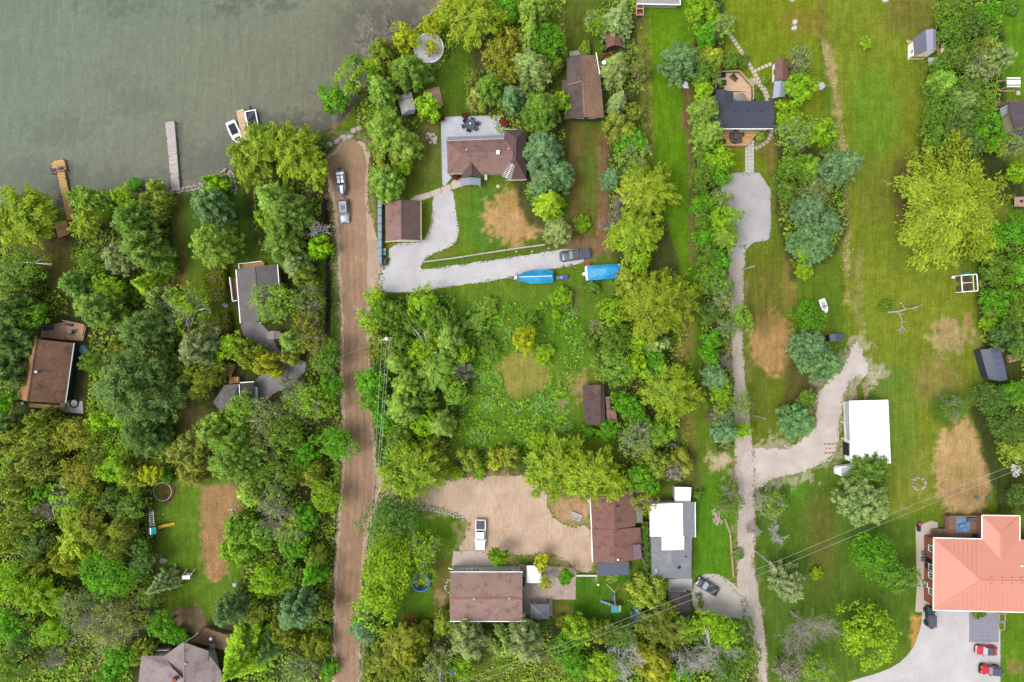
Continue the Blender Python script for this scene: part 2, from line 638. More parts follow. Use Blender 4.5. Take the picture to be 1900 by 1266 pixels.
# --- lawns of the dark-roofed house
G([(1340, -500), (1500, -500), (1520, 30), (1530, 320), (1440, 320), (1340, 320), (1350, 40)], (124, 142, 26), 6)
E(1420, 250, 26, 56, (122, 118, 52), 10, .8)
Ls([(1436, 250), (1428, 316)], 7, (156, 122, 78), 6, .8)
G([(1372, 470), (1400, 450), (1436, 440), (1470, 440), (1480, 560), (1480, 700), (1460, 830), (1396, 832), (1384, 700), (1376, 560)], (112, 128, 34), 6)
E(1430, 640, 44, 56, (192, 154, 100), 8, 1, 8)
E(1420, 560, 30, 60, (120, 112, 44), 14, .7)
Ls([(1460, 470), (1466, 560)], 9, (150, 128, 66), 8, .8)
# --- the big field in the east
G([(1500, -700), (1738, -700), (1730, 200), (1700, 330), (1660, 420), (1740, 480), (1816, 520), (1826, 700), (1800, 740), (1860, 900), (1690, 960), (1650, 960), (1640, 720),
   (1570, 620), (1556, 520), (1570, 380), (1548, 240), (1530, 80)], (128, 144, 38), 10)
E(1620, 210, 46, 90, (106, 146, 34), 24, .8)
E(1640, 360, 50, 60, (126, 138, 48), 20, .8)
E(1690, 350, 34, 60, (112, 98, 52), 16, .9)  # brown shade under the big willow's crown, painted into the ground colour
E(1690, 30, 50, 40, (124, 118, 52), 14, .8)
E(1490, 40, 40, 26, (146, 124, 50), 14, .6)
Ls([(1526, 72), (1540, 110), (1552, 190), (1556, 210)], 7, (184, 164, 108), 5, .85, 5)
Ls([(1556, 210), (1562, 300), (1572, 400), (1571, 560)], 5, (178, 160, 92), 5, .75, 5)
Ls([(1594, 470), (1592, 600)], 6, (160, 150, 92), 7, .6, 5)
Ls([(1524, 0), (1526, 72)], 12, (140, 128, 56), 12, .6)
E(1752, 606, 18, 10, (190, 150, 96), 6, .8)
E(1762, 626, 30, 26, (186, 160, 118), 9, .75, 12)
E(1796, 600, 10, 14, (176, 150, 100), 6, .8)
E(1824, 632, 10, 12, (186, 160, 124), 6, .8)
E(1740, 705, 46, 42, (148, 136, 70), 14, .8, 12)
E(1650, 700, 40, 26, (104, 136, 50), 14, .8)
E(1760, 760, 36, 34, (94, 124, 36), 12)
E(1632, 696, 20, 5, (200, 186, 150), 4, .7, 6)
E(1790, 872, 62, 86, (196, 164, 112), 8, 1, 10)
E(1785, 880, 30, 18, (150, 140, 70), 10, .6, 10)
E(1800, 915, 50, 18, (150, 122, 84), 8, .6)
E(1700, 880, 30, 60, (140, 146, 60), 14, .7, 12)
E(1678, 980, 12, 26, (176, 156, 116), 8, .6, 8)
E(1672, 790, 30, 90, (108, 138, 44), 16, .7)
E(1600, 900, 40, 26, (110, 96, 54), 12, .8)
G([(1400, 900), (1440, 880), (1540, 880), (1560, 960), (1700, 960), (1706, 1130), (1690, 1190), (1600, 1260), (1420, 1270), (1404, 1120), (1398, 1000)], (92, 124, 34), 10)
E(1475, 900, 24, 30, (96, 152, 24), 12, .9)
E(1525, 1010, 28, 90, (110, 112, 44), 18, .8)
E(1700, 1180, 12, 32, (204, 160, 84), 6, 1)
E(1862, 1150, 10, 30, (190, 160, 70), 7, .8)
G([(1855, 1138), (2600, 1138), (2600, 1700), (1855, 1700)], (100, 138, 24), 4)
E(1880, 1240, 10, 10, (150, 130, 80), 6, .8)
G([(1816, 430), (2600, 400), (2600, 950), (1850, 950), (1800, 760), (1830, 700), (1812, 560)], (70, 82, 28), 8)
G([(1735, -700), (1870, -700), (1880, 140), (1850, 280), (1900, 340), (1900, 400), (1800, 330), (1700, 300), (1740, 150)], (66, 78, 32), 9)
G([(1850, -700), (2600, -700), (2600, 180), (1860, 180)], (100, 146, 24), 8)
E(1850, 188, 40, 7, (150, 124, 96), 5, .9)
G([(1440, 250), (1560, 290), (1575, 420), (1545, 480), (1470, 520), (1440, 400)], (80, 88, 38), 8)
E(1500, 690, 42, 90, (104, 92, 50), 12, .8)
# --- the overgrown lot in the middle
G([(690, 545), (840, 535), (1150, 500), (1100, 640), (1075, 800), (1000, 820), (840, 840), (700, 880), (690, 700)], (104, 138, 34), 7)
G([(690, 545), (830, 545), (880, 700), (840, 830), (700, 880), (690, 700)], (74, 92, 32), 10)
E(1050, 600, 40, 60, (92, 142, 20), 16, .9)
E(1090, 540, 40, 26, (104, 132, 40), 10, .8)
E(968, 700, 52, 46, (158, 152, 74), 12, .9, 12)
E(1000, 760, 50, 36, (96, 132, 34), 14, .8)
E(1072, 716, 20, 28, (172, 150, 96), 6, .9)
E(1042, 752, 7, 14, (168, 150, 112), 5, .8)
Ls([(1066, 540), (1070, 580)], 5, (138, 124, 96), 4, .7)
E(880, 640, 30, 60, (80, 112, 40), 14, .7)
# --- bottom yards
G([(700, 930), (770, 935), (862, 960), (866, 985), (846, 1022), (840, 1040), (830, 1160), (700, 1170), (680, 1000)], (98, 138, 26), 5)
E(822, 1090, 18, 60, (128, 116, 56), 8, .8)
E(817, 1112, 6, 12, (182, 150, 116), 4, .8)
E(758, 1150, 18, 14, (150, 104, 66), 8, .8)
G([(1068, 1066), (1168, 1066), (1190, 1080), (1190, 1150), (1120, 1160), (1070, 1150), (1022, 1140), (1022, 1112), (1068, 1112)], (84, 130, 24), 4)
E(1045, 1130, 18, 16, (130, 124, 60), 6, .9)
E(1154, 1108, 6, 14, (140, 120, 54), 6, .7)
G([(1284, 880), (1368, 880), (1364, 1070), (1286, 1080)], (92, 142, 22), 6)
E(1334, 858, 22, 14, (206, 190, 150), 5, .85, 8)
G([(1250, 830), (1300, 830), (1300, 910), (1255, 905)], (104, 112, 48), 8)
G([(680, 1150), (1180, 1160), (1420, 1150), (1420, 1700), (660, 1700)], (74, 82, 36), 9)
E(960, 1240, 90, 30, (112, 128, 38), 12, .9)
E(790, 1190, 40, 30, (92, 84, 60), 10, .7)
E(1058, 945, 34, 28, (196, 156, 106), 5, 1)
Ls([(1020, 940), (1028, 962), (1060, 974), (1080, 972)], 5, (118, 146, 40), 3, .9)
G([(840, 835), (975, 835), (985, 885), (840, 890)], (96, 108, 44), 7)
# --- worn edges of the gravel and dirt
for a_ in (([(1512, 700), (1600, 620), (1625, 690), (1570, 740), (1560, 850), (1500, 890), (1400, 930), (1360, 900), (1372, 830), (1470, 820), (1500, 780)], (204, 190, 166), .55, 18),
           ([(690, 880), (980, 872), (1040, 900), (1110, 970), (1110, 1070), (980, 1040), (840, 1030), (860, 950), (700, 940)], (190, 160, 126), .5, 14),
           ([(612, 250), (690, 250), (696, 420), (716, 540), (690, 580), (700, 880), (672, 1060), (672, 1300), (612, 1300), (632, 700), (618, 420), (598, 300)], (176, 148, 118), .5, 9),
           ([(1344, 480), (1380, 480), (1392, 840), (1402, 1060), (1430, 1300), (1404, 1300), (1364, 1060), (1360, 800)], (160, 140, 104), .5, 8)):
    G(a_[0], a_[1], 5, a_[2], a_[3])
GC[:, 0] *= np.where(GC[:, 1] > GC[:, 0] * 1.1, 1.03, 1.0)
GC[:, 2] += .0035
w_ = np.clip((N5 * .7 + N2 * .6 - .25) * 1.2, 0, .45)[:, None]
GC = GC * (1 - w_) + GC * np.array([1.30, 1.06, 1.5]) * w_
w_ = np.clip((-N5 * .7 - N1 * .5 - .3) * 1.2, 0, .4)[:, None]
GC = GC * (1 - w_) + GC * np.array([.70, .86, .8]) * w_
# --- lake bed
sdl = poly_sd(PXg, PYg, LAKE)
d_m = sdl / PPM
GZ = np.where(d_m < -0.9, 0.0, np.where(d_m < 0.9, -0.55 * (np.clip((d_m + .9) / 1.8, 0, 1) ** 1.2), -0.55 - np.minimum(3.2, (d_m - .9) * 0.075)))
deep = np.clip((d_m - 1) / 42, 0, 1)[:, None]
lk = sdl > -2
bed = lc((166, 144, 126)) * (1 - deep) + lc((158, 168, 144)) * deep
diag = np.clip((600 - PXg) / 600 + (260 - PYg) / 700, 0, 1.3)[:, None]
bed = bed * (1 - .75 * np.clip(diag, 0, 1)) + lc((136, 164, 140)) * .75 * np.clip(diag, 0, 1)
bed = bed * (1 + .10 * N1[:, None] + .05 * N2[:, None] + .08 * N3[:, None])
GC[lk] = bed[lk]
_save = GC.copy()
for a in ((595, 235, 60, 26, (118, 98, 76), .9), (540, 235, 46, 24, (58, 58, 64), .75), (500, 222, 26, 22, (84, 80, 76), .7),
          (372, 300, 50, 34, (78, 82, 80), .55), (290, 330, 40, 26, (76, 82, 84), .5), (250, 180, 46, 26, (84, 100, 88), .5),
          (205, 145, 24, 12, (88, 96, 84), .35), (640, 175, 60, 44, (86, 80, 80), .6), (720, 44, 70, 50, (98, 86, 76), .75),
          (655, 70, 60, 60, (110, 100, 84), .5), (180, 345, 80, 40, (78, 84, 82), .5), (60, 350, 90, 50, (84, 92, 92), .5),
          (90, 235, 60, 26, (92, 104, 96), .4), (430, 270, 50, 40, (90, 92, 90), .5), (450, 0, 60, 14, (84, 84, 72), .6),
          (215, 0, 50, 14, (92, 100, 90), .5), (330, 150, 200, 110, (150, 154, 128), .3), (500, 110, 110, 80, (150, 146, 122), .35)):
    E(a[0], a[1], a[2], a[3], a[4], min(a[2], a[3]) * .55, min(1, a[5] * 1.2), 22)
GC[~lk] = _save[~lk]
# ditch beside the road and a little swell in the lawns
dd = line_d(PXg, PYg, [(603, 300), (605, 360), (607, 420), (610, 500), (609, 570), (606, 626)]) / PPM
GZ = np.where((d_m < -.9) & (dd < 0.9), -0.28 * (1 - np.clip(dd / .9, 0, 1) ** 2), GZ)
GC = np.clip(GC, 0.004, 0.75)

me = bpy.data.meshes.new('ground')
co = np.stack([gX, gY, GZ], 1).astype(np.float32)
idx = np.arange(NX * NY).reshape(NY, NX)
fq = np.stack([idx[:-1, :-1], idx[:-1, 1:], idx[1:, 1:], idx[1:, :-1]], -1).reshape(-1, 4).astype(np.int32)

def np_mesh(me, co, fq):
    k = fq.shape[1]
    me.vertices.add(len(co))
    me.vertices.foreach_set('co', np.ascontiguousarray(co, np.float32).ravel())
    me.loops.add(fq.size)
    me.loops.foreach_set('vertex_index', np.ascontiguousarray(fq, np.int32).ravel())
    me.polygons.add(len(fq))
    me.polygons.foreach_set('loop_start', (np.arange(len(fq)) * k).astype(np.int32))
    me.polygons.foreach_set('loop_total', np.full(len(fq), k, np.int32))
    me.update(calc_edges=True)

np_mesh(me, co, fq)
at = me.color_attributes.new('soil', 'FLOAT_COLOR', 'POINT')
at.data.foreach_set('color', np.concatenate([GC, np.ones((len(GC), 1))], 1).astype(np.float32).ravel())
m, n, l, bs = nt('ground_cover')
av = n.new('ShaderNodeVertexColor')
av.layer_name = 'soil'
geo = n.new('ShaderNodeNewGeometry')
pos = geo.outputs['Position']
f1 = noise(n, l, pos, 3.2, 4, 0.75)
f2 = noise(n, l, pos, 0.7, 5, 0.7)
f3 = noise(n, l, pos, 9.0, 2, 0.6)
f4 = noise(n, l, pos, 0.5, 4, 0.7, (3.0, .25, 1))
c = mul(n, l, av.outputs[0], ramp(n, l, f1, [(0.3, (.62, .66, .62, 1)), (0.7, (1.36, 1.32, 1.3, 1))]))
c = mul(n, l, c, ramp(n, l, f2, [(0.3, (.88, .80, .84, 1)), (0.7, (1.12, 1.20, 1.1, 1))]))
c = mul(n, l, c, ramp(n, l, f3, [(0.3, .74), (0.7, 1.26)]))
c = mul(n, l, c, ramp(n, l, f4, [(0.3, .80), (0.7, 1.20)]))
l.new(c, bs.inputs['Base Color'])
bs.inputs['Roughness'].default_value = 0.95
bs.inputs['Specular IOR Level'].default_value = 0.05
bump(n, l, bs, f1, 0.7, 0.12)
me.materials.append(m)
tag(link('ground', me), 'grassy ground with dry brown patches around the cottages', 'ground', None, 'structure')

# ------------------------------------------------------------------ lake water
m, n, l, bs = nt('lake_water')
out = n.get('Material Output')
geo = n.new('ShaderNodeNewGeometry')
tr = n.new('ShaderNodeBsdfTransparent')
tr.inputs['Color'].default_value = (0.93, 0.97, 0.93, 1)
bs.inputs['Roughness'].default_value = 0.12
bs.inputs['Specular IOR Level'].default_value = 0.5
f = noise(n, l, geo.outputs['Position'], 0.03, 4, 0.6)
fine = noise(n, l, geo.outputs['Position'], 0.9, 3, 0.6, (1.0, 2.2, 1))
l.new(mul(n, l, ramp(n, l, f, [(0.3, C(136, 144, 126)), (0.7, C(146, 147, 132))]), ramp(n, l, fine, [(0.3, .98), (0.7, 1.02)])), bs.inputs['Base Color'])
bump(n, l, bs, fine, 0.10, 0.03)
mx = n.new('ShaderNodeMixShader')
mx.inputs[0].default_value = 0.36
l.new(tr.outputs[0], mx.inputs[1])
l.new(bs.outputs[0], mx.inputs[2])
l.new(mx.outputs[0], out.inputs['Surface'])
wp = [Vector((*P(x + 14, y + 14), 0)) for x, y in SHORE] + [Vector((*P(x, y), 0)) for x, y in LAKE[len(SHORE):]]
me = bpy.data.meshes.new('lake')
tris = []
for a, b, c_ in tessellate_polygon([wp]):
    tris.append((a, b, c_) if (wp[b] - wp[a]).cross(wp[c_] - wp[a]).z > 0 else (a, c_, b))
WATER_Z = -0.30
me.from_pydata([(p.x, p.y, WATER_Z) for p in wp], [], tris)
me.materials.append(m)
tag(link('lake', me), 'shallow murky green lake with weedy bottom near the shore', 'lake', None, 'structure')

# ------------------------------------------------------------------ roads, drives, paths
ROADP = [(634, 263), (656, 261), (672, 272), (681, 292), (677, 330), (679, 380), (681, 430), (682, 500), (680, 545), (682, 600), (684, 700), (688, 800),
         (693, 856), (702, 893), (698, 930), (681, 968), (676, 1000), (669, 1060), (667, 1150), (665, 1266), (664, 1500), (622, 1500), (622, 1266), (622, 1180),
         (625, 1100), (628, 1020), (633, 950), (639, 880), (641, 800), (639, 745), (637, 680), (640, 620), (637, 560), (634, 500), (629, 420), (621, 360),
         (613, 330), (606, 300), (612, 290), (630, 284)]
m_shoulder = mat('pale_gravel', (206, 180, 154), 0.95, 'gravel', amp=.22)
m_road = mat('packed_dirt', (178, 146, 118), 0.95, 'dirt', amp=.15, rgb2=(156, 124, 98))
VP = [(628, 262), (660, 258), (680, 268), (688, 292), (684, 340), (686, 400), (700, 430), (706, 470), (712, 500), (708, 535), (688, 560), (688, 620), (689, 700), (692, 800), (700, 870),
      (716, 890), (708, 920), (686, 972), (680, 1020), (673, 1060), (670, 1150), (668, 1266), (667, 1500), (616, 1500), (616, 1266), (617, 1180), (619, 1100), (623, 1020),
      (628, 950), (634, 880), (636, 800), (633, 745), (630, 690), (633, 620), (630, 560), (626, 500), (622, 420), (614, 360), (606, 335), (600, 300), (606, 286), (624, 280)]
sheet('road_shoulder', VP, m_shoulder, 0.012, 'pale gravel shoulder along both edges of the dirt road', 'road shoulder', .5, sd=3)
sheet('dirt_road', ROADP, m_road, 0.020, 'brown packed dirt road running down to the lake', 'road', .35, sd=4)
m_rut = mat('rut_dirt', (164, 132, 106), 0.95, 'dirt', amp=.2, rgb2=(184, 152, 124))
for k_, (dx, lab) in enumerate(((9, 'worn wheel rut along the west side of the dirt road'), (22, 'worn wheel rut along the middle of the dirt road'), (35, 'worn wheel rut along the east side of the dirt road'))):
    L_ = [(636 + dx * .8, 420), (638 + dx, 560), (640 + dx, 700), (642 + dx, 800), (642 + dx, 880), (636 + dx, 960), (630 + dx, 1040), (624 + dx, 1160), (622 + dx, 1300)]
    sheet('wheel_rut', [(x - 2.6, y) for x, y in L_] + [(x + 2.6, y) for x, y in L_[::-1]], m_rut, 0.026, lab, 'wheel rut', .5, sd=20 + k_)
m_gravel = mat('grey_gravel', (216, 213, 216), 0.95, 'gravel', amp=.12, rgb2=(200, 197, 199))
GRAV = [(708, 496), (722, 490), (722, 452), (784, 450), (792, 436), (800, 420), (803, 372), (806, 362), (838, 350), (843, 366), (846, 400), (850, 420), (849, 448), (836, 458),
        (800, 474), (786, 482), (778, 499), (800, 498), (870, 489), (960, 476), (1077, 457), (1084, 478), (1081, 489), (1040, 497), (940, 517), (830, 534), (740, 544), (712, 541), (700, 526)]
sheet('gravel_driveway', GRAV, m_gravel, 0.026, 'light grey gravel driveway forking to the garage', 'driveway', .22, sd=5, smooth=1)
m_yard = mat('pink_dirt', (216, 188, 162), 0.95, 'dirt', amp=.17, rgb2=(196, 164, 134))
YARD = [(696, 900), (740, 902), (790, 894), (835, 890), (900, 884), (968, 881), (978, 892), (1008, 908), (1016, 940), (1032, 966), (1062, 978), (1094, 972), (1101, 1046), (1096, 1064),
        (1072, 1062), (1044, 1036), (1000, 1026), (976, 1032), (912, 1024), (846, 1024), (862, 996), (872, 974), (858, 958), (820, 944), (772, 934), (706, 930)]
sheet('dirt_yard', YARD, m_yard, 0.028, 'bare tan dirt yard around the white pickup', 'yard', .4, sd=6)
m_lane = mat('lane_gravel', (202, 188, 177), 0.95, 'dirt', amp=.16, rgb2=(212, 196, 178))
LANE = [(1350, 440), (1382, 440), (1382, 490), (1379, 560), (1378, 640), (1385, 720), (1391, 790), (1399, 845), (1401, 910), (1401, 985), (1398, 1050), (1408, 1100), (1418, 1160), (1424, 1220),
        (1423, 1266), (1426, 1500), (1412, 1500), (1410, 1266), (1400, 1190), (1378, 1130), (1366, 1080), (1368, 980), (1368, 910), (1364, 860), (1363, 800), (1361, 720), (1357, 640), (1352, 560), (1350, 500)]
sheet('gravel_lane', LANE, m_lane, 0.020, 'narrow gravel lane between the hedge and the field', 'lane', .35, sd=7)
m_asph = mat('worn_asphalt', (202, 198, 200), 0.92, 'gravel', amp=.12, rgb2=(184, 180, 184))
sheet('parking_pad', [(1344, 322), (1429, 320), (1431, 442), (1416, 447), (1396, 450), (1382, 468), (1374, 486), (1354, 470), (1349, 430), (1340, 390), (1336, 350)], m_asph, 0.027,
      'grey asphalt parking pad below the slab walkway', 'parking pad', .2, sd=8, smooth=1)
m_gr2 = mat('cream_gravel', (220, 208, 200), 0.95, 'gravel', amp=.16, rgb2=(204, 190, 172))
sheet('gravel_yard', [(1374, 842), (1396, 836), (1420, 832), (1462, 832), (1492, 812), (1512, 790), (1518, 760), (1516, 726), (1542, 700), (1560, 690), (1572, 660), (1586, 630), (1602, 652), (1613, 688),
                      (1600, 702), (1577, 708), (1562, 740), (1556, 800), (1552, 842), (1522, 860), (1500, 876), (1462, 880), (1430, 892), (1402, 912), (1376, 915)], m_gr2, 0.026,
      'cream gravel yard curving up to the white barn', 'gravel yard', .7, sd=9)
m_gr3 = mat('parking_gravel', (206, 198, 192), 0.95, 'gravel', amp=.14, rgb2=(206, 194, 178))
sheet('parking_area', [(1284, 1086), (1300, 1064), (1334, 1064), (1352, 1078), (1372, 1092), (1386, 1118), (1392, 1150), (1378, 1148), (1302, 1142), (1285, 1130)], m_gr3, 0.027,
      'pale gravel parking place under the black sedan', 'parking area', .3, sd=10)
m_conc = mat('concrete', (212, 207, 207), 0.9, 'gravel', amp=.09, rgb2=(228, 225, 227))
sheet('concrete_drive', [(1712, 1100), (1722, 1100), (1800, 1120), (1856, 1137), (1856, 1266), (1856, 1500), (1500, 1500), (1540, 1280), (1576, 1264), (1620, 1252), (1662, 1236), (1690, 1210), (1704, 1180), (1711, 1150)],
      m_conc, 0.022, 'wide concrete drive in front of the orange-roofed house', 'driveway', .05, sd=11, smooth=1)
m_path = mat('path_concrete', (206, 192, 178), 0.9, 'gravel', amp=.08)
sheet('side_path', [(1699, 978), (1728, 966), (1740, 970), (1740, 1136), (1698, 1136), (1701, 1090)], m_path, 0.030, 'cream concrete path along the brick wall', 'path', .02, sd=12, smooth=0)
m_greyp = mat('grey_gravel_west', (166, 160, 165), 0.95, 'gravel', amp=.14)
sheet('gravel_court', [(446, 600), (470, 590), (500, 614), (520, 660), (560, 668), (572, 672), (560, 700), (530, 720), (500, 735), (478, 760), (462, 740), (470, 706), (500, 690), (480, 640), (450, 625)],
      m_greyp, 0.02, 'grey gravel court between the cottages in the wood', 'driveway', .4, sd=13)
# ================================================================== buildings
M_SH_BROWN = mat('brown_shingle', (158, 124, 116), 0.9, 'shingle', amp=.14, rgb2=(112, 84, 78))
M_SH_BROWND = mat('dark_brown_shingle', (112, 90, 88), 0.9, 'shingle', amp=.16)
M_SH_MAROON = mat('maroon_shingle', (146, 106, 96), 0.9, 'shingle', amp=.12, rgb2=(104, 70, 68))
M_SH_TAUPE = mat('taupe_shingle', (168, 138, 128), 0.9, 'shingle', amp=.13, rgb2=(124, 96, 90))
M_SH_TAN = mat('tan_shingle', (166, 132, 110), 0.95, 'shingle', amp=.2, rgb2=(132, 104, 90))
M_SH_GREYB = mat('grey_brown_shingle', (112, 98, 94), 0.95, 'shingle', amp=.24, rgb2=(86, 78, 76))
M_SH_CHAR = mat('charcoal_shingle', (82, 86, 102), 0.85, 'shingle', amp=.13)
M_SH_GREY = mat('grey_shingle', (122, 116, 118), 0.9, 'shingle', amp=.16, rgb2=(148, 138, 134))
M_SH_PINKG = mat('weathered_shingle', (168, 152, 150), 0.92, 'shingle', amp=.14, rgb2=(126, 110, 108))
M_SH_BLACK = mat('black_shingle', (78, 70, 72), 0.9, 'shingle', amp=.2)
M_SH_OLD = mat('rotten_felt', (104, 84, 84), 0.95, 'shingle', amp=.26, rgb2=(138, 112, 96))
M_SH_RUST = mat('mossy_brown_shingle', (150, 114, 92), 0.95, 'shingle', amp=.24, rgb2=(96, 74, 66))
M_SH_ORTAN = mat('orange_brown_shingle', (196, 140, 90), 0.95, 'shingle', amp=.18)
M_MT_ORANGE = mat('salmon_metal', (240, 164, 142), 0.6, 'metal', amp=.12)
M_MT_WHITE = mat('white_metal', (0.80, 0.80, 0.80), 0.5, 'metal', amp=.08)
M_MT_GREY = mat('grey_metal', (152, 164, 178), 0.5, 'metal', amp=.2)
M_MT_SLATE = mat('slate_metal', (96, 104, 124), 0.5, 'metal', amp=.2)
M_MT_NAVY = mat('dark_metal', (70, 78, 98), 0.45, 'metal', amp=.2)
M_MT_SILVER = mat('silver_metal', (178, 188, 200), 0.4, 'metal', amp=.15)
M_FLAT = mat('grey_felt', (142, 144, 152), 0.9, 'shingle', amp=.12, rgb2=(166, 168, 174))
M_WHITE = mat('white_paint', (0.74, 0.74, 0.73), 0.5, 'plain', amp=.06)
M_CREAM = mat('cream_paint', (226, 206, 178), 0.7, 'plain', amp=.1)
M_SIDING = mat('grey_siding', (222, 224, 220), 0.7, 'plain', amp=.1)
M_BROWNW = mat('brown_siding', (112, 98, 96), 0.8, 'plain', amp=.15)
M_NAVY = mat('navy_siding', (44, 58, 84), 0.7, 'plain', amp=.12)
M_BRICK = mat('orange_brick', (176, 110, 84), 0.9, 'paver', amp=.2, sc=3)
M_WOOD = mat('new_timber', (238, 204, 168), 0.8, 'wood', amp=.12)
M_WOODO = mat('orange_timber', (224, 174, 112), 0.8, 'wood', amp=.14)
M_WOODG = mat('weathered_timber', (208, 202, 194), 0.85, 'wood', amp=.12)
M_WOODR = mat('red_timber', (202, 164, 138), 0.85, 'wood', amp=.14)
M_WOODB = mat('brown_timber', (154, 120, 98), 0.85, 'wood', amp=.18)
M_DARK = mat('dark_paint', (46, 50, 60), 0.6, 'plain', amp=.2)
M_BLACK = mat('black_rubber', (30, 30, 34), 0.7, 'plain', amp=.2)
M_STEEL = mat('grey_steel', (160, 164, 170), 0.4, 'metal', amp=.2, metal=.4)
M_STONE = mat('pale_stone', (196, 182, 170), 0.95, 'plain', amp=.2)
M_STONEW = mat('white_stone', (220, 216, 212), 0.95, 'plain', amp=.15)
M_SLAB = mat('cream_slab', (222, 206, 192), 0.95, 'plain', amp=.14)
M_GLASS = glassmat()

class Bld:
    def __init__(s, name, label, cat, px, py, group=None, kind_h=0):
        s.o = P(px, py)
        s.t = thing(name, label, cat, (s.o[0], s.o[1], 0), 0, group)
    def p(s, px, py, h=0.0):
        x, y = P(px, py, h)
        return Vector((x - s.o[0], y - s.o[1], h))
    def roof(s, faces, m, t=0.16, name='roof', label=None, ridge=None):
        key = {}
        vs_ = []
        fs_ = []
        for f in faces:
            pts = [s.p(*q) for q in f]
            nrm = Vector((0, 0, 0))
            for i in range(len(pts)):
                a, b = pts[i], pts[(i + 1) % len(pts)]
                nrm += a.cross(b)
            if nrm.z < 0:
                pts = pts[::-1]
                f = f[::-1]
            ids = []
            for q, pt in zip(f, pts):
                k = (round(q[0], 1), round(q[1], 1), round(q[2], 2))
                if k not in key:
                    key[k] = len(vs_)
                    vs_.append(pt)
                ids.append(key[k])
            fs_.append(ids)
        n = len(vs_)
        edges = {}
        for f in fs_:
            for i in range(len(f)):
                edges[(f[i], f[(i + 1) % len(f)])] = 1
        allf = [tuple(f) for f in fs_] + [tuple(i + n for i in f[::-1]) for f in fs_]
        for (a, b) in edges:
            if (b, a) not in edges:
                allf.append((a, a + n, b + n, b))
        b_ = MB()
        b_.add(vs_ + [v - Vector((0, 0, t)) for v in vs_], allf)
        o = b_.build(name, m, s.t, label=label)
        if ridge:
            k = MB()
            for q0, q1 in ridge:
                k.bar(s.p(*q0) + Vector((0, 0, .03)), s.p(*q1) + Vector((0, 0, .03)), .28, .07)
            k.build('ridge_cap', m, o)
        return o
    def walls(s, eave, h, m, inset=0.4, name='wall', z0=0.0, drop=0.22, label=None):
        pts = [s.p(x, y, h) for x, y in eave]
        c = sum(pts, Vector()) / len(pts)
        q = []
        for p_ in pts:
            d = p_ - c
            d.z = 0
            q.append((p_.x - inset * (1 if d.x > 0 else -1), p_.y - inset * (1 if d.y > 0 else -1)))
        s.foot = q
        return MB().prism(q, z0, h - drop).build(name, m, s.t, label=label)
    def gable(s, a, b, r, m, inset=0.35, name='gable', thick=.18, drop=.2):
        A, B, K = s.p(*a), s.p(*b), s.p(*r)
        dn = Vector((0, 0, drop))
        inn = (s.p(*s.ctr) - K)
        inn.z = 0
        ax = (B - A)
        ax.z = 0
        ax.normalize()
        nrm = Vector((-ax.y, ax.x, 0))
        if nrm.dot(inn) < 0:
            nrm = -nrm
        pts = [A + ax * inset - dn, B - ax * inset - dn, K - dn * 1.1]
        pts = [p_ + nrm * inset for p_ in pts]
        return MB().loft([pts, [p_ + nrm * thick for p_ in pts]]).build(name, m, s.t)
    def rail(s, pts, m, z, h=0.95, name='railing', posts=1.8, parent=None):
        b = MB()
        q = [s.p(x, y, z) for x, y in pts]
        up = Vector((0, 0, h))
        for a, c in zip(q[:-1], q[1:]):
            b.bar(a + up, c + up, .14, .06)
            b.bar(a + up * .5, c + up * .5, .04, .3)
            k = max(1, int((c - a).length / posts))
            for i in range(k + 1):
                pp = a.lerp(c, i / k)
                b.bar(pp, pp + up, .1, .1)
        return b.build(name, m, parent or s.t)
    def posts(s, pts, z, m, w=.14, name='post'):
        for x, y in pts:
            v = s.p(x, y, z)
            block(name, m, s.t, (v.x, v.y, z / 2), (w, w, z))
    def vent(s, px, py, h, r=.22, m=None, name='roof_vent'):
        v = s.p(px, py, h)
        return MB().cyl((v.x, v.y, v.z - .1), r, .3, 10, r * .8).build(name, m or M_STONE, s.t)
    def boxat(s, name, px, py, h, d, m, rz=0.0):
        v = s.p(px, py, h)
        return MB().box((v.x, v.y, v.z), d, rz).build(name, m, s.t)
    def window(s, wall_a, wall_b, t, zc, w, h, out, frame=M_WHITE):
        """on the vertical wall between two footprint corners; out = outward normal sign vector"""
        a, b = Vector((*wall_a, 0)), Vector((*wall_b, 0))
        d = (b - a).normalized()
        n_ = Vector((out[0], out[1], 0)).normalized()
        c = a.lerp(b, t) + Vector((0, 0, zc)) + n_ * 0.03
        rz = math.atan2(d.y, d.x)
        fr = MB()
        for sx in (-1, 1):
            fr.box(c + d * sx * (w / 2), (.1, .1, h + .1), rz)
            fr.box(c + Vector((0, 0, sx * h / 2)), (w - .1, .1, .1), rz)
        fr.box(c, (.05, .06, h - .1), rz)
        f = fr.build('window', frame, s.t)
        MB().box(c, (w - .1, .02, h - .1), rz).build('pane', M_GLASS, f)
        return f

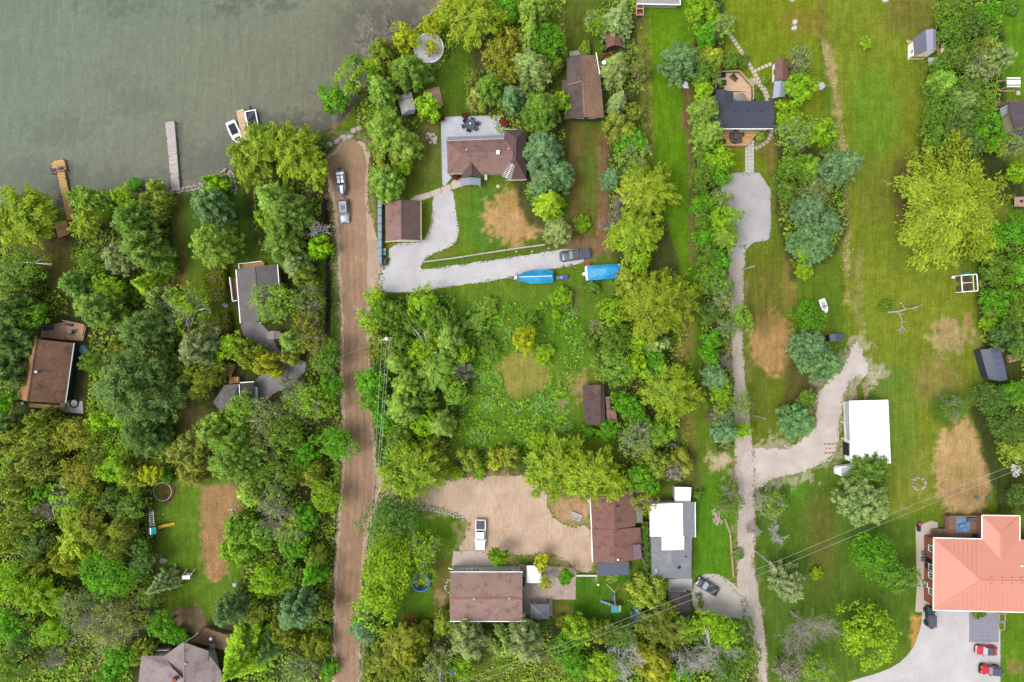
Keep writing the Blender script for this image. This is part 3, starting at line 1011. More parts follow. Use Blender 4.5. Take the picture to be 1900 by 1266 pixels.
def simple_gable(name, label, cat, Wn, Rn, En, Ws, Rs, Es, he, hr, mroof, mwall, mroof2=None, group=None, inset=.4, ridge=True):
    """ridge runs from Rn to Rs; the two slopes may differ"""
    cx = (Wn[0] + Es[0] + En[0] + Ws[0]) / 4
    cy = (Wn[1] + Es[1] + En[1] + Ws[1]) / 4
    b = Bld(name, label, cat, cx, cy, group)
    b.ctr = (cx, cy, 0)
    f1 = [(*Wn, he), (*Rn, hr), (*Rs, hr), (*Ws, he)]
    f2 = [(*En, he), (*Rn, hr), (*Rs, hr), (*Es, he)]
    rg = [((*Rn, hr), (*Rs, hr))] if ridge else None
    if mroof2:
        b.roof([f1], mroof, name='roof_slope')
        b.roof([f2], mroof2, name='roof_slope', ridge=rg)
    else:
        b.roof([f1, f2], mroof, ridge=rg)
    b.walls([Wn, En, Es, Ws], he, mwall, inset)
    b.gable((*Wn, he), (*En, he), (*Rn, hr), mwall)
    b.gable((*Ws, he), (*Es, he), (*Rs, hr), mwall)
    return b

# ------------------------------------------------------------------ long hip-roofed house by the patio
b = Bld('house', 'long brown hip-roofed house behind the pale stone patio', 'house', 895, 290)
b.ctr = (895, 290, 0)
he, hr = 2.9, 4.9
b.roof([[(829, 262, he), (855.6, 287, hr), (830.5, 322.5, he)],
        [(829, 262, he), (945, 258.5, he), (953, 281, hr), (855.6, 287, hr)],
        [(830.5, 322.5, he), (855.6, 287, hr), (953, 281, hr), (945, 322.5, he)]], M_SH_BROWN,
       ridge=[((829, 262, he), (855.6, 287, hr)), ((830.5, 322.5, he), (855.6, 287, hr)), ((855.6, 287, hr), (951, 281, hr))])
b.roof([[(936, 241, he), (957, 257, hr), (956, 294, hr), (937.5, 334, he)],
        [(976, 241, he), (957, 257, hr), (956, 294, hr), (977, 333, he)],
        [(936, 241, he), (976, 241, he), (957, 257, hr)],
        [(937.5, 334, he), (977, 333, he), (956, 294, hr)]], M_SH_BROWND, name='wing_roof', ridge=[((957, 257, hr), (956, 294, hr)), ((937.5, 334, he), (956, 294, hr))])
b.roof([[(858, 330, 2.95), (874.6, 326, 4.1), (874.6, 299, 4.1), (857.5, 318, 2.95)],
        [(892, 329.6, 2.95), (874.6, 326, 4.1), (874.6, 299, 4.1), (892, 318, 2.95)]], M_SH_BROWND, name='porch_gable', ridge=[((874.6, 326, 4.1), (874.6, 299, 4.1))])
b.roof([[(855.6, 330.6, 2.55), (873, 329, 2.75), (873, 343, 2.65), (854.4, 345.4, 2.4)], [(891.7, 330.6, 2.55), (873, 329, 2.75), (873, 343, 2.65), (891.7, 344, 2.4)]], M_MT_GREY, .08, 'porch_roof')
b.roof([[(830, 254, 2.5), (935.3, 250.6, 2.5), (935.3, 257.2, 2.75), (830, 260.6, 2.75)]], M_MT_GREY, .08, 'awning_roof')
b.walls([(829, 262), (945, 259), (945, 322.5), (830.5, 322.5)], he, M_CREAM)
fp = b.foot
b.walls([(936, 241), (976, 241), (977, 333.5), (937.5, 333.5)], he, M_CREAM, name='wing_wall')
gut = MB()
for q0, q1 in (((831, 323, 2.85), (858, 322.6, 2.85)), ((892, 321, 2.85), (937, 321, 2.85)), ((937, 334.8, 2.85), (977.5, 333.8, 2.85)), ((829, 261.4, 2.8), (935, 257.7, 2.8)), ((936, 240.4, 2.85), (960, 240.2, 2.85))):
    gut.bar(b.p(*q0), b.p(*q1), .13, .13)
build_each(gut, 'gutter', M_CREAM, b.t)
for q in ((866, 278.5, 4.7), (944, 276.5, 4.9)):
    b.vent(*q, .24)
b.boxat('chimney', 924, 283.5, 5.0, (.6, .6, .9), M_WHITE)
b.posts([(856.5, 343.5), (890, 343)], 2.4, M_WHITE)
an = MB()
p0, p1 = b.p(939, 331, 6.2), b.p(951, 304, 6.2)
an.bar(p0, p1, .07, .05)
dv = (p1 - p0).normalized()
pv = Vector((-dv.y, dv.x, 0))
for i in range(9):
    c = p0.lerp(p1, .05 + i * .11)
    an.bar(c - pv * (.95 - .05 * i), c + pv * (.95 - .05 * i), .05, .04)
an.bar((p0 + p1) / 2 - Vector((0, 0, 2)), (p0 + p1) / 2, .06)
an.build('antenna', M_WHITE, b.t)
# patio, path
m_pat = mat('patio_stone', (226, 228, 238), 0.9, 'paver', amp=.1, sc=.9)
tag(MB().prism([P(*q) for q in ((818, 224), (823, 217.5), (935, 214), (936, 256), (829.7, 262), (831, 322), (838, 330), (826, 345), (821, 344))], -.05, .07).build('patio', m_pat), 'pale grey paved patio wrapping two sides of the hip-roofed house', 'patio', None, 'structure')
t = thing('slab_path', 'path of cream concrete slabs from the garage to the porch', 'path', (*P(800, 358), 0))
t['kind'] = 'structure'
ox, oy = P(800, 358)
for q in (((761, 371.5), (770, 364.5), (796.6, 356.6), (799.4, 366.4), (781, 373)), ((797.6, 356.2), (817, 348.8), (819.4, 357.4), (800.4, 366)), ((818, 348.4), (835.4, 341.2), (838, 352.2), (820.4, 357)),
          ((836.4, 340.6), (842, 334), (855, 329.6), (857, 346), (839, 352))):
    MB().prism([(P(*v)[0] - ox, P(*v)[1] - oy) for v in q], -.04, .08).build('slab', M_SLAB, t)

# ------------------------------------------------------------------ garage
b = simple_gable('garage', 'two-car garage with a brown gable roof beside the dirt road', 'garage', (714.8, 376.7), (745, 371), (779, 373.5), (715.4, 448.7), (745.7, 445), (780, 446.5), 2.6, 4.0, M_SH_BROWN, M_CREAM, M_SH_BROWND)
tr = MB()
for q0, q1 in (((715.4, 449.4, 2.5), (745.7, 445.7, 3.92)), ((745.7, 445.7, 3.92), (780, 447.2, 2.5)), ((781, 374, 2.5), (781.5, 446, 2.5))):
    tr.bar(b.p(*q0), b.p(*q1), .16, .2)
build_each(tr, 'fascia', M_CREAM, b.t)
f = b.foot
dr = MB().box((f[3][0] * .5 + f[2][0] * .5, min(v[1] for v in f) - .02, 1.1), (4.9, .08, 2.1)).build('garage_door', M_WHITE, b.t)

# ------------------------------------------------------------------ brown house beside the spruces
he, hr = 3.7, 5.7
b = Bld('house', 'old brown house with a two-tone gable roof between tall pines', 'house', 1085, 165)
b.ctr = (1085, 165, 0)
b.roof([[(1052, 107.5, he), (1077.7, 101, hr + .2), (1081, 151, hr + .2), (1052, 158.5, he)]], M_SH_GREYB, name='roof_slope', label='dark weathered west slope')
b.roof([[(1107, 103.5, he), (1077.7, 101, hr + .2), (1081, 151, hr + .2), (1115, 153, he)]], M_SH_TAN, name='roof_slope', label='tan east slope')
b.roof([[(1042, 148, 2.9), (1081, 150, hr), (1084.5, 217, hr), (1061, 220, he), (1047, 222, 2.9)]], M_SH_GREYB, name='roof_slope', label='dark weathered west slope')
b.roof([[(1115, 151.5, he), (1081, 150, hr), (1084.5, 217, hr), (1120.7, 219, he)]], M_SH_TAN, name='roof_slope', label='tan east slope', ridge=[((1081, 150, hr), (1084.5, 217, hr)), ((1053, 158, he + .1), (1080, 151, hr + .1))])
b.walls([(1056, 106), (1111, 106), (1119, 218), (1062, 218)], he, M_BROWNW)
fp = b.foot
b.gable((1061, 220, he), (1120.7, 219, he), (1084.5, 217, hr), M_BROWNW)
for t_ in (.25, .7):
    b.window(fp[3], fp[2], t_, 2.5, 1.3, .9, (0, -1))
b.window(fp[3], fp[2], .48, 1.05, 1.0, 1.9, (0, -1), M_BROWNW)
b.boxat('gutter', 1109.4, 118, 3.7, (.14, 4.2, .14), M_WHITE, R(10))
t = thing('back_step', 'pale wooden step at the lake end of the old brown house', 'deck', (*P(1064, 99), 0))
planks(t, M_WOODG, P(1056, 97), P(1076, 95), P(1078, 103), P(1057, 106), 5, .35, .3, origin=P(1064, 99))

# ------------------------------------------------------------------ maroon shed to the north
b = simple_gable('shed', 'small maroon-roofed shed half hidden by a sage spruce', 'shed', (1124, 58), (1139, 53), (1152, 53), (1125, 89), (1139, 84), (1153, 86), 2.4, 3.2, M_SH_MAROON, M_BROWNW)
b.posts([(1121, 92), (1121, 74)], 2.0, mat('green_paint', (36, 84, 62), .7), .2)

# ------------------------------------------------------------------ charcoal house with two decks
he, hr = 2.9, 4.4
b = Bld('house', 'charcoal-roofed bungalow with timber decks front and back', 'house', 1385, 205)
b.ctr = (1385, 210, 0)
b.roof([[(1325, 187, he), (1436, 187, he), (1437.2, 209, hr), (1344.8, 210.4, hr)], [(1326, 238.6, he), (1435, 238.6, he), (1437.2, 209, hr), (1344.8, 210.4, hr)], [(1325, 187, he), (1326, 238.6, he), (1344.8, 210.4, hr)]],
       M_SH_CHAR, ridge=[((1344.8, 210.4, hr), (1437, 209, hr))])
b.roof([[(1328, 166, he + .05), (1343.5, 166, 4.2), (1344.5, 211, 4.2), (1328, 211, he + .05)], [(1360, 172, he + .05), (1343.5, 166, 4.2), (1344.5, 211, 4.2), (1361, 190, he + .05)]], M_SH_CHAR, name='wing_roof')
b.walls([(1326, 187), (1436, 187), (1435, 238.6), (1327, 238.6)], he, M_WHITE)
fp = b.foot
for t_ in (.3, .62, .88):
    b.window(fp[3], fp[2], t_, 1.6, 1.4, 1.1, (0, -1))
b.walls([(1329, 167), (1360, 172), (1360, 188), (1329, 188)], he, M_WHITE, .3, 'wing_wall')
b.gable((1436, 187, he), (1435, 238.6, he), (1437.2, 209, hr), M_WHITE)
b.boxat('gutter', 1381, 239.4, 2.85, (11.1, .12, .12), M_WHITE)
for q in ((1364.5, 206.7, 4.3), (1388, 206.4, 4.3), (1413, 206.4, 4.3)):
    b.vent(*q, .14, M_DARK)

def deck(name, label, poly_rows, z, m, rails=None, mrail=None, legs=None, cat='deck'):
    """poly_rows: list of (A,B,C,D,n) board fields"""
    A = poly_rows[0][0]
    d = Bld(name, label, cat, *A)
    for A, B, Cc, D, n in poly_rows:
        pts = [d.p(*q, z) for q in (A, B, Cc, D)]
        planks(d.t, m, *[(v.x, v.y) for v in pts], n, z, .05)
    fr = MB()
    for A, B, Cc, D, n in poly_rows:
        pts = [d.p(*q, z) for q in (A, B, Cc, D)]
        c = sum(pts, Vector()) / 4
        q = [((v - c) * .97 + c) for v in pts]
        fr.prism([(v.x, v.y) for v in q], min(.02, z - .3), z - .06)
    fr.build('deck_frame', m, d.t)
    if rails:
        d.rail(rails, mrail or m, z)
    return d
deck('deck', 'timber deck with a cut corner behind the charcoal-roofed bungalow', [((1326, 137), (1370, 136), (1394, 163), (1328, 160), 10), ((1344, 160.5), (1394, 163.3), (1394, 171), (1344, 168), 3), ((1361, 171), (1394, 171.3), (1394, 187.5), (1361, 187), 7)], .5, M_WOOD,
     [(1326, 166), (1325, 136), (1369.7, 135), (1395, 163), (1395, 187)], M_WOOD)
deck('deck', 'timber deck with a fire table in front of the charcoal-roofed bungalow', [((1343, 243), (1402, 243), (1402, 248), (1341, 248), 3), ((1341, 248.2), (1402, 248.2), (1384, 272), (1337, 272), 10)], .5, M_WOODO,
     [(1337, 258), (1336.5, 272), (1383, 272), (1402, 248), (1402, 243)], M_WOOD)

# ------------------------------------------------------------------ sheds beside it
b = simple_gable('shed', 'white shed with a brown shingle roof beside the stepping stones', 'shed', (1438.4, 109), (1452, 109), (1463, 109), (1437.6, 149), (1451, 148), (1462, 148), 2.5, 3.2, M_SH_MAROON, M_WHITE)
fp = b.foot
b.window(fp[0], fp[3], .5, 1.4, .9, .9, (-1, 0), M_BROWNW)
b = simple_gable('shed', 'shiny silver metal shed touching the brown-roofed white shed', 'shed', (1437, 151), (1449, 150), (1460, 150), (1433.6, 183), (1446, 180), (1456, 180), 2.2, 2.8, M_MT_SILVER, M_MT_GREY)

# ------------------------------------------------------------------ white gambrel cabin in the field
b = Bld('cabin', 'white cabin with a grey gambrel roof at the field edge', 'cabin', 1708, 92)
b.ctr = (1710, 90, 0)
h1, h2, h3 = 2.5, 4.0, 4.4
b.roof([[(1694.8, 70.8, h1), (1717.7, 55.4, h2), (1720, 94.5, h2), (1697.5, 103.6, h1)]], mat('cabin_shingle', (118, 116, 132), .85, 'shingle', amp=.08), name='roof_slope')
b.roof([[(1717.7, 55.4, h2), (1731, 53.8, h3), (1731.5, 93, h3), (1720, 94.5, h2)], [(1731, 53.8, h3), (1736.8, 54.5, h2), (1737.4, 94, h2), (1731.5, 93, h3)]], mat('cabin_shingle_pale', (164, 164, 188), .8, 'shingle', amp=.06), name='roof_slope', label='paler upper slopes')
p = lambda x, y, h: b.p(x, y, h)
wl_ = MB()
foot = [(p(1696, 104, 2.5).x + .25, p(1697, 102.6, 2.5).y + .2), (p(1737, 94, 4).x - .1, p(1697, 102.6, 2.5).y + .2), (p(1737, 94, 4).x - .1, p(1696, 72, 2.5).y - .25), (p(1696, 72, 2.5).x + .25, p(1696, 72, 2.5).y - .25)]
wl_.prism(foot, 0, 2.35)
wl_.build('wall', M_WHITE, b.t)
g = MB()
x0, x1, y0 = foot[0][0], foot[1][0], foot[0][1]
xm = p(1719, 95, h2).x
xt = p(1731, 93, h3).x
prof = [(x0, 2.35), (x1, 2.35), (x1 - .05, 3.75), (xt, 4.15), (xm, 3.75)]
g.loft([[(x, y0, z) for x, z in prof], [(x, y0 + .15, z) for x, z in prof]])
g.build('gable', M_WHITE, b.t)
g = MB()
g.loft([[(x, foot[2][1] - .15, z) for x, z in prof], [(x, foot[2][1], z) for x, z in prof]])
g.build('gable', M_WHITE, b.t)
m_or = mat('orange_plastic', (255, 138, 40), .4, 'paint', amp=.1)
m_ye = mat('yellow_panel', (250, 180, 30), .5, 'paint', amp=.3, rgb2=None)
MB().box((x0 + (x1 - x0) * .42, y0 - .05, 1.2), (2.7, .1, .7)).build('banner', m_ye, b.t)
b.window((x0, y0), (x0, foot[2][1]), .35, 1.5, .7, .8, (-1, 0))
st = thing('steps', 'pale timber steps against the white gambrel cabin', 'steps', (*P(1684, 82), 0))
for i in range(3):
    block('tread', M_WOOD, st, (0.35 * i, .3 - .2 * i, .2 + .25 * i), (.35, .9, .12), R(30))
k = thing('kayak', 'orange kayak propped beside the white gambrel cabin', 'kayak', (*P(1739, 90), 0.0), R(-4))
hull = MB().loft([[(.36 * s_ * math.cos(a), y, .45 + .28 * s_ * math.sin(a)) for a in [i * math.pi / 4 for i in range(8)]] for y, s_ in ((-1.75, .05), (-1.3, .55), (-.6, .95), (0, 1), (.6, .95), (1.3, .55), (1.75, .05))])
hull.build('hull', m_or, k, True)
MB().box((0, .1, .72), (.36, .9, .06)).build('cockpit', M_DARK, k)
k = thing('rowing_boat', 'upturned white rowing boat beside the orange kayak', 'boat', (*P(1747.5, 94), 0.0), R(-4))
MB().loft([[(.55 * s_ * math.cos(a), y, .02 + .62 * s_ * max(0, math.sin(a))) for a in [i * math.pi / 6 for i in range(7)]] for y, s_ in ((-1.35, .15), (-1.0, .62), (-.3, .98), (.3, 1), (1.0, .8), (1.4, .55))]).build('hull', M_WHITE, k, True)
MB().box((0, 0, .65), (.07, 2.3, .06)).build('keel', M_SIDING, k)
k = thing('table', 'white metal table with a white basin near the gambrel cabin', 'table', (*P(1728, 117), 0), R(3))
MB().box((0, 0, .74), (2.2, 1.5, .06)).build('tabletop', M_SIDING, k)
for sx in (-1, 1):
    for sy in (-1, 1):
        block('leg', M_STEEL, k, (sx * 1.0, sy * .65, .36), (.06, .06, .72))
k = thing('basin', 'white basin standing on the metal table by the cabin', 'basin', (*P(1734, 114), .77), R(20))
MB().cyl((0, 0, 0), .28, .35, 12, .42).build('bowl', M_WHITE, k)

# ------------------------------------------------------------------ white-roofed barn
b = simple_gable('barn', 'white barn with a bright white metal roof beside the gravel yard', 'barn', (1575.7, 744), (1619.6, 743), (1648, 742), (1579, 861.7), (1619, 861), (1653, 860), 3.2, 3.9, M_MT_WHITE, M_WHITE)
for i in range(14):
    t_ = (i + .5) / 14
    seam = MB()
    for (a, r_, c_) in (((1575.7, 744), (1619.6, 743), (1648, 742)),):
        a0 = b.p(1575.7 + 3.3 * t_, 744 + 117.7 * t_, 3.23)
        r0 = b.p(1619.6 - .6 * t_, 743 + 118 * t_, 3.93)
        e0 = b.p(1648 + 5 * t_, 742 + 118 * t_, 3.23)
        seam.bar(a0, r0, .05, .04)
        seam.bar(r0, e0, .05, .04)
    seam.build('roof_seam', M_MT_WHITE, b.t)
b.roof([[(1567.5, 750, 2.3), (1576.4, 749, 2.75), (1578.5, 818, 2.75), (1571.5, 818, 2.3)]], M_MT_GREY, .07, 'porch_roof')
b.posts([(1568.5, 751), (1570, 785), (1572, 816)], 2.3, M_WHITE)
fp = b.foot
MB().box((fp[0][0] - .02, b.p(1577, 833, 1).y, 1.15), (.08, 2.4, 2.2)).build('door', M_DARK, b.t)
t = thing('stepping_stones', 'rows of brown stepping slabs around the white-roofed barn', 'stepping stones', (*P(1565, 790), 0))
t['kind'] = 'structure'
ox, oy = P(1565, 790)
m_step = mat('brown_slab', (184, 152, 132), .95, 'plain', amp=.2)
def stones_on(t, pts, d, m, z=.05, rz=0.0, name='paving_stone'):
    for x, y in pts:
        X, Y = P(x, y)
        block(name, m, t, (X - ox, Y - oy, z / 2 - .0), (d[0] * random.uniform(.9, 1.05), d[1] * random.uniform(.9, 1.05), z + random.uniform(0, .02)), rz + random.uniform(-.06, .06))
stones_on(t, [(1586 + i * .6, 713 + 6.4 * i) for i in range(5)] + [(1602.6 + i * .6, 713 + 6.4 * i) for i in range(5)], (.45, .6), m_step)
stones_on(t, [(1564.6 + i * .45, 753 + 6.6 * i) for i in range(10)], (.5, .6), m_step)
stones_on(t, [(1531 + 7 * i, 824) for i in range(6)] + [(1532 + 7 * i, 840.6) for i in range(6)], (.62, .45), m_step)
stones_on(t, [(1533, 832), (1540, 832.5)], (.5, .35), m_step)
stones_on(t, [(1570, 822 + 5 * i) for i in range(5)], (.62, .5), m_step)

# ------------------------------------------------------------------ orange-roofed house
he, hr = 3.8, 6.4
b = Bld('house', 'big brick house with a salmon orange hip roof', 'house', 1830, 1070)
b.ctr = (1850, 1070, 0)
b.roof([[(1732.5, 998.7, he), (1820.8, 1078, hr), (1732, 1131.6, he)],
        [(1732.5, 998.7, he), (2000, 1003.5, he), (1935, 1080, hr), (1820.8, 1078, hr)],
        [(1732, 1131.6, he), (1820.8, 1078, hr), (1935, 1080, hr), (2000, 1138, he)],
        [(2000, 1003.5, he), (2000, 1138, he), (1935, 1080, hr)]], M_MT_ORANGE,
       ridge=[((1732.5, 998.7, he), (1820.8, 1078, hr)), ((1732, 1131.6, he), (1820.8, 1078, hr)), ((1820.8, 1078, hr), (1935, 1080, hr))])
b.roof([[(1822.6, 957, he), (1857, 991, 5.1), (1857, 1042, 5.1), (1822.6, 1010, he)], [(1891.6, 958, he), (1857, 991, 5.1), (1857, 1042, 5.1), (1891.6, 1012, he)], [(1822.6, 957, he), (1891.6, 958, he), (1857, 991, 5.1)]],
       M_MT_ORANGE, name='wing_roof', ridge=[((1857, 991, 5.1), (1857, 1042, 5.1)), ((1822.6, 957, he), (1857, 991, 5.1)), ((1891.6, 958, he), (1857, 991, 5.1))])
b.walls([(1732.5, 999), (2000, 1003), (2000, 1137), (1732, 1131.6)], he, M_BRICK, .45)
fp = b.foot
b.walls([(1823, 957), (1891.6, 958), (1891.6, 1010), (1823, 1010)], he, M_BRICK, .45, 'wing_wall')
g = MB()
for q0, q1 in (((1732, 998, 3.78), (1731.5, 1132.4, 3.78)), ((1731.5, 1132.4, 3.78), (2000, 1138.8, 3.78)), ((1732, 998, 3.78), (1822, 1000, 3.78)), ((1822, 956.2, 3.78), (1892.2, 957.2, 3.78)), ((1892.2, 957.2, 3.78), (1892, 1003, 3.78)), ((1821.9, 956.2, 3.78), (1822, 1000, 3.78))):
    g.bar(b.p(*q0), b.p(*q1), .16, .14)
build_each(g, 'gutter', M_WHITE, b.t)
rib = MB()
for i in range(20):
    x = 1738 + i * 8.2
    for y0_, y1_ in ((1132.5, 0),):
        t_ = min(1, (x - 1732) / 88.8)
        a0 = b.p(x, 1131.8 + (x - 1732) * .0236, he + .03)
        a1 = b.p(x + .0, 1131.6 - 53.6 * t_, he + (hr - he) * t_ + .03)
        rib.bar(a0, a1, .05, .04)
        if x < 1816:
            a0 = b.p(x, 998.9, he + .03)
            a1 = b.p(x, 998.7 + 79.3 * t_, he + (hr - he) * t_ + .03)
            rib.bar(a0, a1, .05, .04)
rib.build('roof_rib', M_MT_ORANGE, b.t)
for x in (1839, 1860, 1878, 1896):
    for y in (1073.6, 1083.4):
        b.vent(x, y, 6.25, .26, M_MT_ORANGE)
b.vent(1896, 1050, 5.6, .2, M_WHITE, 'flue')
for y in (1021, 1056, 1071, 1101):
    b.window(fp[0], fp[3], (b.p(1730, y, 3.2).y - fp[0][1]) / (fp[3][1] - fp[0][1]), 2.3, 1.1, 1.5, (-1, 0))
for y in (1040, 1052):
    MB().box((fp[0][0] - .04, b.p(1722, y, 1.5).y, 1.5), (.08, 1.0, 2.0)).build('door', M_BLACK, b.t)
b.window(fp[0], fp[3], (b.p(1730, 1086, 1.2).y - fp[0][1]) / (fp[3][1] - fp[0][1]), .8, .8, .8, (-1, 0))
b.boxat('meter_box', 1716, 1088, 1.2, (.3, .4, .6), M_STEEL)
d = deck('deck', 'brown raised deck with a stair behind the orange-roofed house', [((1756, 957), (1822, 958), (1822, 998), (1756, 997), 18)], 1.3, M_WOODB, [(1757, 980), (1756, 956), (1806, 956)], M_WOODB)
st = MB()
for i in range(8):
    v = d.p(1757 - 4.2 * i, 988.5, 1.2 - .15 * i)
    block('tread', M_WOODB, d.t, (v.x, v.y, v.z), (.36, 1.5, .06), 0)
k = Bld('rug', 'blue patterned rug with low chairs on the brown raised deck', 'rug', 1779, 971)
v = d.p(1779, 971, 1.33)
k.t.location.z = 1.31
m_blue = mat('blue_rug', (128, 170, 208), .9, 'paver', amp=.3, sc=2)
MB().box((0, 0, .01), (2.6, 2.9, .02)).build('rug', m_blue, k.t)
def lounge(name, label, px, py, rz, z, m, L=1.9, group=None):
    t = thing(name, label, 'sofa', (*P(px, py, z), z), R(rz), group)
    MB().box((0, 0, .22), (L, .8, .34)).build('seat', m, t)
    MB().box((0, .36, .5), (L, .16, .5)).build('backrest', m, t)
    for sx in (-1, 1):
        MB().box((sx * (L / 2 + .06), 0, .32), (.14, .8, .54)).build('armrest', m, t)
    return t
m_soft = mat('grey_cushion', (96, 104, 118), .9, 'plain', amp=.2)
m_lav = mat('lilac_cushion', (150, 152, 180), .9, 'plain', amp=.2)
lounge('sofa', 'grey patio sofa in the corner of the brown raised deck', 1803, 963, 4, 1.3, m_soft)
lounge('armchair', 'pale blue armchair on the rug of the brown raised deck', 1783, 976, 190, 1.34, mat('blue_cushion', (120, 160, 205), .9), .9)
lounge('bench', 'black bench against the house wall on the brown raised deck', 1812, 994, 180, 1.3, M_DARK, 1.4)
lounge('bench', 'dark bench along the wing wall of the orange-roofed house', 1818.5, 976, -90, 1.3, M_DARK, 1.6)
def ac_unit(label, px, py, d=(.8, .8, .8)):
    t = thing('air_conditioner', label, 'air conditioner', (*P(px, py), .03))
    MB().box((0, 0, d[2] / 2), d).build('case', M_STEEL, t)
    MB().cyl((0, 0, d[2]), d[0] * .38, .04, 14).build('fan_grille', M_DARK, t)
ac_unit('grey air conditioner by the brick wall below the top window', 1713, 1026)
ac_unit('grey air conditioner by the dark doors of the brick wall', 1712, 1037)
k = thing('bicycle_planter', 'dark garden stand with pink flowers on the cream path corner', 'planter', (*P(1703, 978), 0))
MB().box((0, 0, .35), (.5, 1.5, .5)).build('stand', M_DARK, k)
MB().dome((.1, .7, .55), .4, .45, 9, 3).build('flowers', mat('pink_flower', (214, 84, 140), .8, amp=.4), k)
t = thing('patio', 'dark grey paver patio below the orange roof', 'patio', (*P(1826, 1165), 0))
t['kind'] = 'structure'
m_gpav = mat('grey_paver', (158, 158, 172), .9, 'plain', amp=.12)
for i in range(9):
    for j in range(9):
        X, Y = P(1801 + 6.1 * i, 1140 + 6.1 * j)
        ox, oy = P(1826, 1165)
        block('paver', m_gpav, t, (X - ox, Y - oy, .03 + random.uniform(0, .012)), (.61, .61, .06))
for lab, px, py in (('square garden bed frame near the corner of the orange roof', 1858, 1145), ('square garden bed frame on the patio edge, away from the house', 1857, 1161)):
    t = thing('garden_bed', lab, 'garden bed', (*P(px, py), 0))
    for sx, sy, dx, dy in ((-.6, 0, .14, 1.5), (.6, 0, .14, 1.5), (0, -.7, 1.06, .14), (0, .7, 1.06, .14)):
        block('bed_edge', M_STONE, t, (sx, sy, .12), (dx, dy, .26))

# ------------------------------------------------------------------ bottom house
he, hr = 4.5, 6.4
b = Bld('house', 'pinkish brown gabled house beside the white pickup', 'house', 902, 1105)
b.ctr = (902, 1107, 0)
b.roof([[(835.6, 1062, he), (969.4, 1062, he), (969, 1111.6, hr), (834.4, 1111.6, hr)], [(835.6, 1152, he), (969.4, 1152.4, he), (969, 1111.6, hr), (834.4, 1111.6, hr)]], M_SH_TAUPE)
k = MB()
k.bar(b.p(834.4, 1111.6, hr + .03), b.p(969, 1111.6, hr + .03), .3, .08)
k.build('ridge_cap', mat('ridge_red', (170, 116, 104), .9, 'shingle', amp=.2), b.t)
b.walls([(835.6, 1062), (969.4, 1062), (969.4, 1152.4), (835.6, 1152)], he, M_SIDING, .35)
fp = b.foot
for t_, w in ((.15, 1.2), (.34, 1.5), (.84, .9)):
    b.window(fp[0], fp[1], t_, 2.4, w, 1.2, (0, 1))
b.window(fp[0], fp[1], .25, .9, .9, .9, (0, 1))
g = MB()
g.bar(b.p(835, 1061.4, 4.42), b.p(970, 1061.4, 4.42), .14, .14)
g.bar(b.p(835, 1153, 4.42), b.p(970, 1153.2, 4.42), .14, .14)
build_each(g, 'gutter', M_WHITE, b.t)
b.gable((969.4, 1062, he), (969.4, 1152.4, he), (969, 1111.6, hr), M_SIDING, .3)
b.gable((835.6, 1062, he), (835.6, 1152, he), (834.4, 1111.6, hr), M_SIDING, .3)
b.vent(879.6, 1111, 6.45, .2, M_STONEW)
b.vent(945, 1110, 6.45, .2, M_STONEW)
b.vent(920.5, 1141, 5.0, .1, M_DARK)
m_ppav = mat('pink_paver', (230, 210, 200), .92, 'paver', amp=.1, sc=1.2)
tag(MB().prism([P(*q) for q in ((841, 1023), (912, 1022), (918, 1050), (838, 1050))], -.05, .07).build('patio', m_ppav), 'pinkish paved terrace in front of the white pickup', 'terrace', None, 'structure')
m_herr = mat('herringbone_paver', (212, 190, 178), .92, 'paver', amp=.22, sc=1.1)
tag(MB().prism([P(*q) for q in ((962, 1047), (1012, 1050), (1068.5, 1054), (1068, 1112.5), (1025, 1112.5), (1025, 1143), (962, 1142))], -.05, .06).build('patio', m_herr), 'brown herringbone patio around the dark gazebo', 'patio', None, 'structure')
t = thing('awning_post', 'white slanted pole at the corner of the pinkish gabled house', 'pole', (*P(841, 1050), 0))
MB().bar((0, 0, 2.2), (-.7, .4, 2.5), .16, .16).build('pole_arm', M_WHITE, t)
MB().bar((0, 0, 0), (0, 0, 2.3), .1, .1).build('pole_stem', M_WHITE, t)
b = Bld('shed', 'small white flat-roofed shed on the herringbone patio', 'shed', 991, 1066)
b.roof([[(977.5, 1050, 2.5), (1004, 1050, 2.5), (1004, 1082, 2.35), (977.5, 1082, 2.35)]], M_MT_WHITE, .1)
b.walls([(977.5, 1050), (1004, 1050), (1004, 1082), (977.5, 1082)], 2.35, M_MT_SLATE, .12, drop=.1)
b = Bld('gazebo', 'dark grey hip-roofed gazebo on the herringbone patio', 'gazebo', 1002, 1135)
he, hr = 2.4, 3.5
cn = [(985, 1121, he), (1019, 1121, he), (1020, 1149, he), (984, 1149, he)]
ap = (1001.6, 1136.5, hr)
b.roof([[cn[0], cn[1], ap], [cn[1], cn[2], ap], [cn[2], cn[3], ap], [cn[3], cn[0], ap]], mat('gazebo_metal', (140, 146, 154), .55, 'metal', amp=.15), .07,
       ridge=[(c, ap) for c in cn])
b.posts([(987.5, 1120), (1017, 1120), (1018, 1146), (986.5, 1146)], 2.35, M_DARK, .2)

